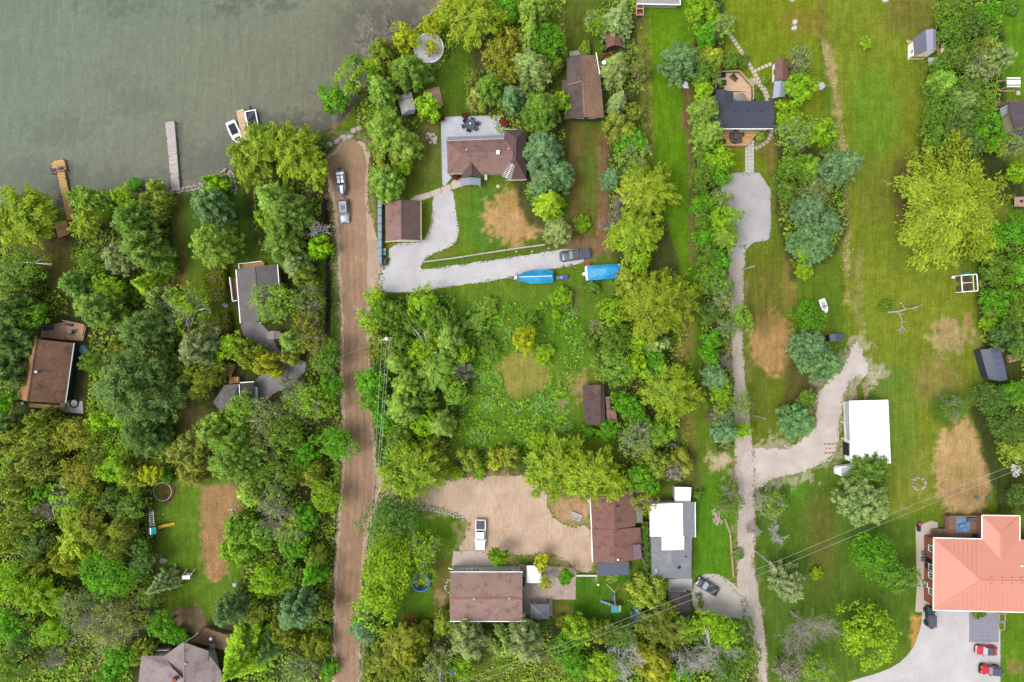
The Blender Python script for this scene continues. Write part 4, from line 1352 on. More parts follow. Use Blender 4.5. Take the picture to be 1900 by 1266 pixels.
# ------------------------------------------------------------------ maroon house and its neighbour
he, hr = 3.0, 4.6
b = Bld('house', 'maroon-roofed house with dark stains next to the white-roofed house', 'house', 1140, 985)
b.ctr = (1140, 985, 0)
b.roof([[(1094.5, 908, he), (1138.5, 908, hr), (1141, 982.2, hr), (1098, 980.5, he)], [(1176, 908, he), (1138.5, 908, hr), (1141, 982.2, hr), (1179, 976, he)]], M_SH_MAROON, ridge=[((1138.5, 908, hr), (1141, 982, hr))])
b.roof([[(1097.5, 981.5, he - .15), (1138.5, 982.5, hr - .15), (1139.5, 1045, hr - .15), (1100, 1042.5, he - .15)], [(1188.5, 979, he - .35), (1138.5, 982.5, hr - .15), (1139.5, 1045, hr - .15), (1191.6, 1037, he - .35)]], M_SH_MAROON, name='front_roof', ridge=[((1138.5, 983, hr - .15), (1139.5, 1045, hr - .15))])
b.walls([(1096, 908), (1177, 908), (1179, 980), (1099, 980)], he, M_WHITE)
b.walls([(1099, 980), (1188, 980), (1190, 1038), (1100, 1042)], he - .2, M_WHITE, name='front_wall')
g = MB()
g.bar(b.p(1094, 908, 2.95), b.p(1097.4, 980, 2.95), .16, .14)
g.bar(b.p(1097, 981, 2.8), b.p(1099.4, 1043, 2.8), .18, .16)
build_each(g, 'gutter', M_WHITE, b.t)
b.roof([[(1109, 1044, 2.6), (1167, 1042, 2.6), (1167, 1067, 2.35), (1109, 1069, 2.35)]], M_MT_SLATE, .08, 'deck_roof')
b.posts([(1110.5, 1067), (1138, 1067), (1165.5, 1065)], 2.3, M_WHITE)
b.roof([[(1175, 1011, 3.5), (1188, 1010.5, 3.25), (1191.5, 1036.5, 3.25), (1175, 1038, 3.5)]], mat('mauve_metal', (138, 116, 128), .5, 'metal', amp=.15), .06, 'metal_patch')
b.roof([[(1177, 944, 2.5), (1192, 943, 2.2), (1192.5, 969, 2.2), (1179, 971, 2.5)]], mat('grey_plate', (146, 140, 146), .6, 'metal', amp=.2), .08, 'lean_to_roof')
b.vent(1146, 939.5, 4.6, .22, M_DARK)
b.vent(1141.7, 1015, 4.6, .25, M_SH_MAROON)
b.vent(1146.5, 1038.5, 4.3, .2, M_WHITE)
b.boxat('chimney', 1090.5, 916, 2.6, (.6, 2.2, 5.0), M_CREAM)
b = Bld('house', 'long grey flat-roofed house with bright white roof panels', 'house', 1248, 1000)
b.ctr = (1248, 1000, 0)
he = 3.2
b.roof([[(1206, 934, he), (1246, 932, he + .35), (1246, 1073, he + .35), (1209.8, 1071.7, he)], [(1246, 932, he + .35), (1288.8, 931.9, he), (1289.6, 997.4, he), (1284, 997.6, he), (1282.5, 1074.8, he), (1246, 1073, he + .35)]], M_FLAT)
b.walls([(1206.5, 934), (1286, 932), (1283, 1074), (1209, 1072)], he, M_SIDING, .25)
b.roof([[(1205.6, 935.5, 3.36), (1246, 934.6, 3.68), (1246, 995.6, 3.68), (1206, 995.5, 3.36)], [(1246, 934.6, 3.68), (1266.7, 934.2, 3.56), (1267.5, 995, 3.56), (1246, 995.6, 3.68)]], M_MT_WHITE, .08, 'white_panel')
b.roof([[(1228, 995.8, 3.53), (1246, 995.8, 3.70), (1246, 1021, 3.70), (1228, 1021, 3.53)], [(1246, 995.8, 3.70), (1269.8, 995, 3.54), (1269, 1019.5, 3.54), (1246, 1021, 3.70)]], M_MT_WHITE, .08, 'white_panel')
for i in range(1, 7):
    k = MB()
    k.bar(b.p(1206, 936 + 8.4 * i, 3.40), b.p(1246, 935.6 + 8.4 * i, 3.72), .04, .03)
    k.bar(b.p(1246, 935.6 + 8.4 * i, 3.72), b.p(1267, 935.4 + 8.4 * i, 3.60), .04, .03)
    k.build('roof_seam', M_MT_WHITE, b.t)
g = MB()
g.bar(b.p(1289.6, 932, 3.2), b.p(1290.4, 997, 3.2), .14, .14)
build_each(g, 'gutter', M_WHITE, b.t)
b.vent(1260, 1053.5, 3.5, .3, M_DARK)
b.vent(1272.6, 1033.5, 3.45, .15, M_DARK)
b.vent(1271, 998.5, 3.6, .12, M_DARK)
b.boxat('skylight', 1217, 1058.5, 3.42, (.5, .8, .14), M_MT_SILVER)
b.roof([[(1252.5, 904, 2.6), (1282.5, 905, 2.5), (1281, 932.4, 2.5), (1251.7, 932, 2.6)]], M_MT_WHITE, .1, 'annex_roof')
b.walls([(1252.5, 904), (1282.5, 905), (1281, 931), (1251.7, 931)], 2.5, M_SIDING, .15, 'annex_wall', drop=.15)

# ------------------------------------------------------------------ dark garage by the sedan, small shed
b = simple_gable('garage', 'dark-roofed garage facing the parked black sedan', 'garage', (1242, 1098), (1261, 1100.5), (1280, 1099), (1243, 1153), (1262, 1153), (1281.5, 1152), 2.6, 3.6, M_SH_BLACK, M_WHITE)
fp = b.foot
MB().box(((fp[0][0] + fp[1][0]) / 2, max(v[1] for v in fp) + .03, 1.0), (2.4, .08, 2.0)).build('garage_door', M_SIDING, b.t)
tag(MB().prism([P(*q) for q in ((1240, 1074), (1284, 1074), (1284, 1096), (1240, 1094))], -.05, .05).build('apron', m_conc), 'concrete apron in front of the dark-roofed garage', 'apron', None, 'structure')
b = Bld('shed', 'tiny slate-roofed shed under the power lines', 'shed', 1181, 1148)
b.roof([[(1171, 1138, 2.1), (1191, 1141, 2.1), (1190.5, 1150, 2.4), (1172, 1148, 2.4)], [(1172, 1148, 2.4), (1190.5, 1150, 2.4), (1190, 1158, 2.1), (1173, 1159, 2.1)]], M_MT_SLATE, .08)
b.walls([(1171, 1138), (1191, 1141), (1190, 1158), (1173, 1159)], 2.1, M_SIDING, .15)
b = Bld('playhouse', 'small turquoise playhouse beside the slate-roofed shed', 'playhouse', 1184, 1136)
m_teal = mat('teal_plastic', (66, 176, 190), .5, 'paint')
b.roof([[(1178, 1130.5, 1.6), (1184.5, 1131.5, 1.95), (1184.5, 1142, 1.95), (1178.5, 1141.5, 1.6)], [(1190.5, 1132, 1.6), (1184.5, 1131.5, 1.95), (1184.5, 1142, 1.95), (1190, 1142.5, 1.6)]], m_teal, .06)
b.walls([(1178, 1130.5), (1190.5, 1132), (1190, 1142.5), (1178.5, 1141.5)], 1.6, m_teal, .1, drop=.1)

# ------------------------------------------------------------------ old shed in the overgrown lot
b = simple_gable('shed', 'derelict shed with a torn felt roof in the overgrown lot', 'shed', (1081, 715), (1114, 714), (1121, 713.6), (1085, 788), (1113, 788), (1122.6, 781), 2.4, 3.0, M_SH_OLD, M_BROWNW)
b.roof([[(1123, 736, 1.9), (1131, 736, 1.75), (1132, 758, 1.75), (1125, 758, 1.9)], [(1125, 758, 1.9), (1143, 764, 1.6), (1146, 785, 1.6), (1127, 781, 1.9)]], mat('rusty_sheet', (158, 122, 110), .9, 'plain', amp=.35), .06, 'lean_to_roof')
b.walls([(1123, 740), (1132, 740), (1143, 783), (1127, 780)], 1.75, M_BROWNW, .15, 'lean_to_wall')

# ------------------------------------------------------------------ navy house in the west wood
he, hr = 2.8, 6.6
b = Bld('house', 'navy house with a steep mossy brown roof in the west wood', 'house', 85, 690)
b.ctr = (85, 690, 0)
b.roof([[(50, 627.4, he), (67.4, 629.8, hr), (50, 745, hr), (33.4, 739.5, he)]], M_SH_ORTAN, name='roof_slope', label='orange brown west slope')  # west slope has its own orange brown shingle colour
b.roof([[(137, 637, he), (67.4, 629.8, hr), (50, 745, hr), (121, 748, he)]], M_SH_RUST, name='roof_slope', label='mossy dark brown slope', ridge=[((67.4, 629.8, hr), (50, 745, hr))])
b.walls([(50, 628), (137, 637), (121, 748), (34, 740)], he, M_NAVY, .35)
b.gable((50, 627.4, he), (137, 637, he), (67.4, 629.8, hr), M_NAVY)
b.gable((33.4, 739.5, he), (121, 748, he), (50, 745, hr), M_NAVY)
g = MB()
g.bar(b.p(137.8, 637, 2.75), b.p(121.8, 748, 2.75), .2, .14)
g.bar(b.p(49.4, 627, 2.75), b.p(33, 739.6, 2.75), .18, .14)
build_each(g, 'gutter', M_SIDING, b.t)
v = b.p(133, 703, 1.6)
fr = MB()
for sx in (-1, 1):
    fr.box((v.x - .35, v.y + sx * .45, 1.7), (.1, .08, 1.1), R(-8))
    fr.box((v.x - .35, v.y, 1.7 + sx * .5), (.1, .9, .08), R(-8))
fr.build('window', M_WHITE, b.t)
b.boxat('chimney', 70, 690, 6.5, (.55, .35, 1.1), M_STEEL)
deck('deck', 'weathered red deck with a parasol behind the navy house', [((80, 606), (121, 597), (120, 631), (74, 626), 14), ((121, 597), (160, 604), (154, 633), (121, 631), 12)], .6, M_WOODR, [(121, 595), (161, 603), (157, 622)], M_WOODR)
deck('deck', 'narrow orange deck along the short side of the navy house', [((54, 748), (112, 753), (112, 759), (54, 756), 3), ((112, 748), (121, 749), (120, 762), (112, 761), 4)], .5, M_WOODO)
tag(MB().prism([P(*q) for q in ((121, 747), (136, 748), (153, 744), (155, 768), (116, 764))], -.05, .06).build('pad', m_conc), 'pale concrete pad at the corner of the navy house', 'pad', None, 'structure')
t = thing('fire_ring', 'dark half-ring fire pit on the pad by the navy house', 'fire pit', (*P(138, 748), .06))
MB().ring((0, 0, .12), .85, .12, 20, 6).build('ring', M_DARK, t)
MB().cyl((0, 0, 0), .6, .08, 14).build('ashes', M_STONEW, t)

# ------------------------------------------------------------------ grey cottages in the middle wood
b = simple_gable('house', 'dark grey gabled cottage beside the clipped hedge', 'house', (438.8, 500.6), (472, 494.5), (514, 490.8), (446.6, 599.8), (480, 596), (522, 590), 3.0, 4.4, M_SH_GREY, M_SIDING)
g = MB()
g.bar(b.p(438, 500.6, 2.95), b.p(446, 600, 2.95), .16, .14)
g.bar(b.p(515, 490.8, 2.95), b.p(518, 530, 2.95), .14, .14)
build_each(g, 'gutter', M_WHITE, b.t)
deck('deck', 'narrow side deck with white rail on the grey cottage', [((430, 516), (439, 515), (444, 558), (436, 560), 14)], .7, M_WOODB, [(430, 516), (429.4, 515), (435, 560), (443, 558)], M_WHITE)
deck('deck', 'low front deck with white rail on the grey cottage', [((448, 491), (490, 486), (491, 493), (449, 498), 4)], .7, M_WOODO, [(447, 499), (446, 491), (489, 486)], M_WHITE)
b = simple_gable('shed', 'tiny weathered shed beside the gravel court in the wood', 'shed', (495, 616), (508, 614), (521, 615), (496, 630), (508, 629), (521, 629), 1.9, 2.4, M_SH_PINKG, M_BROWNW)
he, hr = 2.8, 3.9
b = Bld('house', 'small grey hip-roofed cabin half under the trees', 'house', 430, 735)
b.ctr = (430, 735, 0)
b.roof([[(416.5, 715, he), (442.5, 712.5, he), (444, 765, he), (430, 742, hr)], [(416.5, 715, he), (430, 742, hr), (395, 747, he)], [(395, 747, he), (430, 742, hr), (444, 765, he), (410, 764, he)]], M_SH_GREY)
b.walls([(416.5, 715), (442.5, 713), (443, 764), (408, 764)], he, M_SIDING, .3)
b.roof([[(445, 711, 2.6), (470.5, 709, 2.6), (472, 745, 2.6), (445, 745, 2.6)]], M_SH_BLACK, .12, 'annex_roof')
b.walls([(446, 712), (470, 710), (471, 744), (446, 744)], 2.6, M_MT_GREY, .15, 'annex_wall')
b.roof([[(470.8, 717, 2.2), (478, 719, 2.0), (478, 741, 2.0), (472, 741, 2.2)]], M_MT_SILVER, .06, 'metal_roof')
g = MB()
g.bar(b.p(445, 710.4, 2.6), b.p(471, 708.4, 2.6), .14, .14)
g.bar(b.p(444, 713, 2.75), b.p(445.4, 740, 2.75), .12, .12)
build_each(g, 'gutter', M_WHITE, b.t)
d = deck('deck', 'orange timber deck with steps beside the small grey cabin', [((425, 700), (444, 699), (444, 711), (425, 713), 6)], .8, M_WOODO, [(444, 699), (444, 710)], M_WOODO)
for i in range(6):
    v = d.p(423.5 + 1.4 * i, 697 - 4 * i, .75 - .1 * i)
    block('tread', M_WOODO, d.t, (v.x, v.y, v.z), (1.3, .36, .06), R(-12))

# ------------------------------------------------------------------ house at the bottom edge, west
he, hr = 4.0, 6.0
b = Bld('house', 'weathered pinkish grey house cut by the lower picture edge', 'house', 335, 1250)
b.ctr = (335, 1260, 0)
b.roof([[(262, 1217, he), (305, 1217, he), (320, 1240, 5.2), (342, 1262, hr), (342, 1330, hr), (250, 1330, hr - 1)]], M_SH_PINKG, name='roof_slope')
b.roof([[(304, 1217.5, 4.3), (339.4, 1192, 4.3), (341, 1192, 5.9), (342, 1330, 5.9), (304, 1300, 4.3)], [(341, 1192, 5.9), (387, 1208.5, 4.3), (384, 1300, 4.3), (342, 1330, 5.9)]], M_SH_PINKG, name='wing_roof', ridge=[((341, 1192, 5.9), (342, 1330, 5.9))])
b.roof([[(386, 1212, 4.0), (360, 1243, 5.2), (360, 1330, 5.2), (420, 1330, 4.0), (410, 1245, 4.0)]], M_SH_PINKG, name='roof_slope')
b.walls([(263, 1218), (386, 1218), (410, 1330), (252, 1330)], he, M_SIDING, .4)
for (x0_, y0_), (x1_, y1_) in (((339, 1193), (305, 1217)), ((387, 1208), (345, 1192))):
    pass
b.boxat('chimney', 325, 1260, 6.2, (.7, .6, 1.2), M_BRICK)
b.vent(345, 1231, 5.9, .25, M_STONE)
b.rail([(304, 1213), (281, 1218)], M_WHITE, 3.0, .9)
d = deck('deck', 'brown raised deck with white-railed steps beside the bottom-edge house', [((352, 1190), (384, 1166), (412, 1176), (412, 1206), 12), ((412, 1176), (424, 1178), (424, 1210), (412, 1206), 4)], 1.2, M_WOODB,
         [(343, 1191), (366, 1176), (372, 1170)], M_SIDING)
d.rail([(352, 1196), (372, 1200), (388, 1206)], M_SIDING, 1.2)
d2 = deck('deck', 'narrow side deck with a white rail at the bottom-edge house', [((273, 1203), (317, 1202), (318, 1214), (273, 1216), 5)], 1.0, M_WOODB, [(271, 1214), (271.5, 1204), (317, 1203)], M_WHITE)

# ------------------------------------------------------------------ lakeside grey shed, deck and pool
b = Bld('shed', 'pale grey barrel-roofed shed next to a red deck', 'shed', 756, 195)
b.ctr = (756, 192, 0)
m_rib = mat('pale_ribbed_metal', (206, 204, 204), .6, 'metal', amp=.2)
b.roof([[(739, 188, 2.3), (753, 183.5, 2.75), (757, 205, 2.75), (746, 214, 2.3)], [(766, 180.5, 2.3), (753, 183.5, 2.75), (757, 205, 2.75), (771, 203, 2.3)]], m_rib, .06)
b.roof([[(737, 180, 2.2), (750, 174.5, 2.6), (753, 182.5, 2.6), (739.5, 187, 2.2)], [(763, 170, 2.2), (750, 174.5, 2.6), (753, 182.5, 2.6), (765.5, 179, 2.2)]], m_rib, .06, 'back_roof')
b.roof([[(746, 214, 2.3), (757, 205, 2.75), (771, 203, 2.3), (769, 211, 1.7), (748, 217, 1.7)]], M_MT_GREY, .05, 'end_panel')
b.walls([(740, 180), (764, 176), (769, 204), (747, 212)], 2.2, M_BROWNW, .2)
deck('deck', 'bare reddish deck tilted beside the pale barrel-roofed shed', [((785, 168), (814.5, 160.5), (823, 196), (795, 203), 12)], .25, M_WOODR)
t = thing('pool', 'round above-ground pool with a white cover under acid yellow leaves', 'pool', (*P(797, 94), 0))
MB().cyl((0, 0, 0), 2.85, 1.2, 32).build('pool_wall', M_SIDING, t)
MB().ring((0, 0, 1.22), 2.82, .13, 36, 6).build('rim', M_WHITE, t)
m_cov = mat('pool_cover', (236, 238, 246), .7, 'plain', amp=.08, sc=.8)
MB().dome((0, 0, 1.2), 2.72, .25, 28, 4).build('cover', m_cov, t)
for i in range(8):
    a = i * math.pi / 4
    MB().bar((2.65 * math.cos(a), 2.65 * math.sin(a), 1.26), (.2 * math.cos(a), .2 * math.sin(a), 1.5), .06, .04).build('cover_seam', M_SIDING, t)
# ------------------------------------------------------------------ quonset shed, far-east house, tiny sheds
b = simple_gable('shed', 'long slate metal shed with ribs at the east wood edge', 'shed', (1818.7, 648.7), (1837.6, 647.5), (1856, 644), (1834, 704), (1853.7, 707), (1869.5, 704), 2.3, 3.2, M_MT_NAVY, M_MT_NAVY, mat('slate_metal_pale', (112, 120, 150), .4, 'metal', amp=.2), inset=.2)
for i in range(6):
    t_ = i / 5
    k = MB()
    k.bar(b.p(1837.6 + 16.1 * t_, 647.5 + 59.5 * t_, 3.23), b.p(1856 + 13.5 * t_, 644 + 60 * t_, 2.33), .07, .05)
    k.build('roof_rib', M_MT_GREY, b.t)
b = Bld('house', 'dark purplish roofed house at the east picture edge', 'house', 1900, 216)
b.ctr = (1900, 216, 0)
b.roof([[(1872, 188.8, 3), (1990, 192, 3), (1990, 216, 4.4), (1875, 210, 4.2)], [(1875, 210, 4.2), (1990, 216, 4.4), (1990, 246, 3), (1884, 244.5, 3)]], mat('purple_shingle', (104, 92, 102), .9, 'shingle', amp=.16))
b.walls([(1873, 190), (1990, 192), (1990, 245), (1883, 243)], 3, M_CREAM, .3)
b.gable((1872, 188.8, 3), (1884, 244.5, 3), (1875, 210, 4.2), M_CREAM)
for i in range(3):
    b.roof([[(1855 + i, 202 + 5 * i, 1.6), (1870 + i, 194 + 5 * i, 2.3), (1871 + i, 198 + 5 * i, 2.3), (1856 + i, 206.5 + 5 * i, 1.6)]], M_MT_GREY, .05, 'awning_panel')
b = simple_gable('shed', 'little blue-grey shed above the sage blue tree', 'shed', (1539, 620), (1551, 619.5), (1564, 620), (1539.6, 634), (1551.5, 633.5), (1564, 634), 2.0, 2.5, M_MT_SLATE, M_MT_NAVY, inset=.15)
b = Bld('shed', 'grey deck-roofed boathouse cut by the upper picture edge', 'boathouse', 1222, -8)
b.roof([[(1182, -30, 2.2), (1260, -30, 2.2), (1262, 8.5, 2.1), (1183, 7, 2.1)]], mat('silver_boards', (176, 172, 172), .85, 'shingle', amp=.14), .1)
b.walls([(1182, -30), (1260, -30), (1261, 8), (1183, 6.5)], 2.0, M_SIDING, .2)
k = MB()
k.bar(b.p(1181.5, 7.6, 2.12), b.p(1262.5, 9.2, 2.12), .16, .16)
k.bar(b.p(1262.5, 9.2, 2.12), b.p(1260.5, -30, 2.22), .16, .16)
k.build('roof_edge', M_WHITE, b.t)
# ================================================================== docks
def dock(name, label, fields, z, m, post_m, posts_px, w=.14):
    d = Bld(name, label, 'dock', *fields[0][0])
    for A, B, Cc, D, n in fields:
        pts = [d.p(*q, z) for q in (A, B, Cc, D)]
        planks(d.t, m, *[(v.x, v.y) for v in pts], n, z, .06, gap=.035)
    for A, B, Cc, D, n in fields:
        pts = [d.p(*q, z) for q in (A, B, Cc, D)]
        for a, c in ((pts[0], pts[3]), (pts[1], pts[2])):
            dn = Vector((0, 0, .16))
            MB().bar(a - dn, c - dn, .08, .2).build('side_beam', m, d.t)
    for x, y in posts_px:
        v = d.p(x, y, z)
        block('post', post_m, d.t, (v.x, v.y, -.6), (w, w, 2 * (z + .95)))
    return d
DZ = .28
dock('dock', 'orange timber dock with a square head and two blue chairs', [((106, 321), (119, 318), (137.5, 407), (124.5, 409), 34), ((95, 300.6), (118, 295.3), (122.5, 315.5), (98.5, 321.5), 9)], DZ, M_WOODO, M_WOODB,
     [(98, 322), (123, 316), (117.5, 296), (96, 301), (107, 335), (121, 332), (112, 365), (128, 362)])
dock('dock', 'long weathered grey dock reaching straight out into the lake', [((306.5, 226.5), (323, 225), (333.5, 353), (319, 355), 46)], DZ, M_WOODG, M_STEEL,
     [(306, 227), (323.5, 226), (309, 258), (327, 260), (329, 283), (314, 291), (316, 323), (331, 330)], .18)
dock('dock', 'pale new timber dock between the two moored boats', [((438, 205.5), (452, 202), (466, 270), (454, 279), 30)], DZ, M_WOOD, M_STEEL, [(438, 206), (452, 203), (445, 240), (458, 238)])
deck('deck', 'orange square landing deck at the shore end of the chair dock', [((101, 413), (122.6, 409), (129, 434), (107.7, 442), 12)], .2, M_WOODO)

def chair(name, label, px, py, rz, z, m, group=None, cat='chair'):
    t = thing(name, label, cat, (*P(px, py, z), z), R(rz), group)
    MB().box((0, 0, .36), (.6, .62, .07)).build('seat', m, t)
    MB().box((0, .33, .72), (.6, .1, .75)).build('backrest', m, t)
    for sx in (-1, 1):
        MB().box((sx * .36, 0, .6), (.12, .75, .05)).build('armrest', m, t)
        for sy in (-.25, .25):
            block('leg', m, t, (sx * .28, sy, .18), (.06, .06, .36))
    return t
m_chb = mat('chair_blue', (56, 92, 158), .6, 'paint')
chair('chair', 'blue chair standing half off the west edge of the dock head', 100, 316, 170, DZ, m_chb, 'blue dock chairs')
chair('chair', 'blue chair on the dock head nearer the open water', 114, 312.5, 190, DZ, m_chb, 'blue dock chairs')

# ================================================================== vehicles
def tint(name, rgb, rough=.3, amp=.05):
    return mat(name, rgb, rough, 'paint', amp=amp, spec=.5)
M_RIM = mat('wheel_rim', (150, 152, 156), .35, 'metal', amp=.1, metal=.6)
M_LAMP = mat('lamp_glass', (236, 236, 232), .15, 'plain', amp=.03)
M_RED = mat('tail_lamp', (160, 24, 24), .3, 'plain', amp=.05)
M_TRIM = mat('black_trim', (38, 40, 44), .5, 'plain', amp=.1)

def wheel(t, x, y, r, w=.24):
    o = MB().cyl((0, -w / 2, 0), r, w, 18, axis='Y').build('wheel', M_BLACK, t, loc=(x, y, r))
    MB().cyl((0, -w / 2 - .01, 0), r * .6, w + .02, 12, axis='Y').build('rim', M_RIM, o)

def ring_sec(x, w, z0, z1, rd=.18):
    return [(x, -w * .92, z0), (x, -w, z0 + .2), (x, -w, z0 + (z1 - z0) * .6), (x, -w * .97, z1 - rd * .5), (x, -w * .85, z1 - .03), (x, -w * .5, z1 + .01),
            (x, w * .5, z1 + .01), (x, w * .85, z1 - .03), (x, w * .97, z1 - rd * .5), (x, w, z0 + (z1 - z0) * .6), (x, w, z0 + .2), (x, w * .92, z0)]

def car(name, label, cat, px, py, rz, m, L=4.5, W=1.82, Ht=1.48, belt=.92, cab=(.85, .3, -1.15, -1.75), kind='car', roof_m=None, glass_roof=False, wheel_r=.33, group=None, hood=.86):
    """front points to +X; cab = x of windscreen foot, roof front, roof rear, rear-window foot"""
    t = thing(name, label, cat, (*P(px, py, .7), 0), R(rz), group)
    h = L / 2
    w = W / 2
    st = [(h, .62, .38, .58), (h - .06, .8, .30, .68), (h - .28, .94, .26, hood - .1), (h - .8, 1.0, .24, hood), (cab[0], 1.0, .24, belt), (0, 1.0, .24, belt + .02), (cab[3] + .1, 1.0, .24, belt + .02)]
    if kind == 'pickup':
        st += [(cab[3] - .1, 1.0, .3, belt + .08), (-h + .15, 1.0, .36, belt + .08), (-h, .97, .42, belt + .02)]
    else:
        st += [(-h + .35, .97, .26, belt - .02), (-h + .08, .88, .32, belt - .12), (-h, .74, .4, belt - .25)]
    MB().loft([ring_sec(x, w * k, a, b_) for x, k, a, b_ in st]).build('body', m, t, True)
    wb, wt = w * .90, w * .74
    z0, z1 = belt - .04, Ht
    x1, x2, x3, x4 = cab
    def q(x, y, z):
        return (x, y, z)
    cabn = MB().loft([[q(x1, -wb, z0), q(x1, wb, z0), q(x4, wb, z0), q(x4, -wb, z0)], [q(x2, -wt, z1), q(x2, wt, z1), q(x3, wt, z1), q(x3, -wt, z1)]])
    cabn.build('cabin', m, t)
    def pane(nm, a, b_, c, d, k=.86, off=.012):
        pts = [Vector(v) for v in (a, b_, c, d)]
        cc = sum(pts, Vector()) / 4
        n_ = (pts[1] - pts[0]).cross(pts[3] - pts[0]).normalized()
        out = cc - Vector(((x1 + x4) / 2, 0, .6))
        if n_.dot(out) < 0:
            n_ = -n_
        pp = [(v - cc) * k + cc + n_ * off for v in pts]
        MB().loft([pp, [v - n_ * .02 for v in pp]]).build(nm, M_GLASS if nm != 'windscreen' else M_WIND, t)
    A = [q(x1, -wb, z0), q(x1, wb, z0), q(x4, wb, z0), q(x4, -wb, z0)]
    B = [q(x2, -wt, z1), q(x2, wt, z1), q(x3, wt, z1), q(x3, -wt, z1)]
    pane('windscreen', A[0], A[1], B[1], B[0], .9)
    pane('rear_window', A[2], A[3], B[3], B[2], .84)
    pane('side_window', A[1], A[2], B[2], B[1])
    pane('side_window', A[3], A[0], B[0], B[3])
    rp = MB().prism([(x2 - .12, -wt * .96), (x2 + .02, -wt * .6), (x2 + .02, wt * .6), (x2 - .12, wt * .96), (x3 + .1, wt * .96), (x3 - .02, wt * .6), (x3 - .02, -wt * .6), (x3 + .1, -wt * .96)], z1 - .02, z1 + .035)
    ro = rp.build('roof', roof_m or m, t)
    if glass_roof:
        MB().box(((x2 + x3) / 2 + .2, 0, z1 + .04), (1.0, wt * 1.2, .02)).build('sunroof', M_GLASS, ro)
    for sx in (h - .82, -h + .85):
        for sy in (-1, 1):
            wheel(t, sx, sy * (w - .1), wheel_r)
    for sy in (-1, 1):
        MB().box((h - .22, sy * w * .66, .68), (.34, .34, .12)).build('headlight', M_LAMP, t)
        MB().box((-h + .06, sy * w * .68, .76), (.12, .34, .16)).build('tail_light', M_RED, t)
        MB().box((cab[0] - .12, sy * (w + .1), belt + .06), (.18, .2, .14)).build('mirror', m, t)
    MB().box((h - .02, 0, .5), (.1, W * .6, .16)).build('grille', M_TRIM, t)
    for y in (-.55, .55):
        MB().box((h - .95 + .02, y * .9, hood + .005), (1.0, .03, .02)).build('bonnet_crease', m, t)
    return t
m_, n_, l_, b_ = nt('windscreen_glass')
M_WIND = m_
b_.inputs['Base Color'].default_value = (.16, .22, .23, 1)
b_.inputs['Roughness'].default_value = .08
b_.inputs['Specular IOR Level'].default_value = .9

m_sil = tint('silver_paint', (164, 174, 190))
m_wht = mat('white_car_paint', (.72, .73, .75), .3, 'paint', amp=.03, spec=.5)
m_chr = tint('charcoal_paint', (78, 82, 96))
m_blk = tint('black_paint', (42, 46, 58))
m_redp = tint('red_paint', (214, 40, 52))
m_grn = tint('dark_green_paint', (32, 58, 56))
m_tonneau = mat('tonneau_cover', (92, 96, 112), .7, 'plain', amp=.08)

car('parked_car', 'silver car with a sunroof towing a boat on the dirt road', 'car', 638.5, 391.5, -86, m_sil, L=4.7, W=1.9, Ht=1.62, cab=(.9, .35, -1.7, -2.1), glass_roof=True)
def pickup(label, px, py, rz, m, L=5.8, roof_m=None):
    t = car('pickup_truck', label, 'pickup truck', px, py, rz, m, L=L, W=2.0, Ht=1.85, belt=1.12, hood=1.08, cab=(1.15, .55, -.65, -.9), kind='pickup', wheel_r=.4, roof_m=roof_m)
    h = L / 2
    cx = (-h + .12 - 1.05) / 2
    o = MB().box((cx, 0, 1.225), (h - 1.2, 1.66, .05)).build('bed_cover', m_tonneau, t)
    for i in range(3):
        MB().box((cx - .55 + .55 * i, 0, 1.26), (.03, 1.6, .02)).build('cover_seam', M_TRIM, o)
    for sy in (-1, 1):
        MB().box((cx, sy * .92, 1.22), (h - 1.15, .13, .05)).build('bed_rail', m, t)
    MB().box((-h - .05, 0, .6), (.14, 1.7, .2)).build('bumper', M_RIM, t)
    MB().box((h + .02, 0, .62), (.18, 1.75, .26)).build('bumper', M_RIM if m is m_chr else m, t)
    return t
pickup('white pickup truck with a grey bed cover on the tan dirt yard', 891.5, 991.5, -91, m_wht)
pickup('charcoal pickup truck at the end of the gravel driveway', 1067, 473.5, 187, m_chr, 5.9)
car('parked_car', 'black car parked askew on the pale gravel parking place', 'car', 1312.5, 1088.5, 180 - 30.5, m_blk, L=4.8, W=1.85, Ht=1.45, cab=(.95, .2, -1.0, -1.85))
car('parked_car', 'red car on the concrete drive nearer the orange roof', 'car', 1829.5, 1207, 176, m_redp, L=4.2, W=1.8, Ht=1.4, cab=(.7, .1, -.9, -1.6), roof_m=m_tonneau)

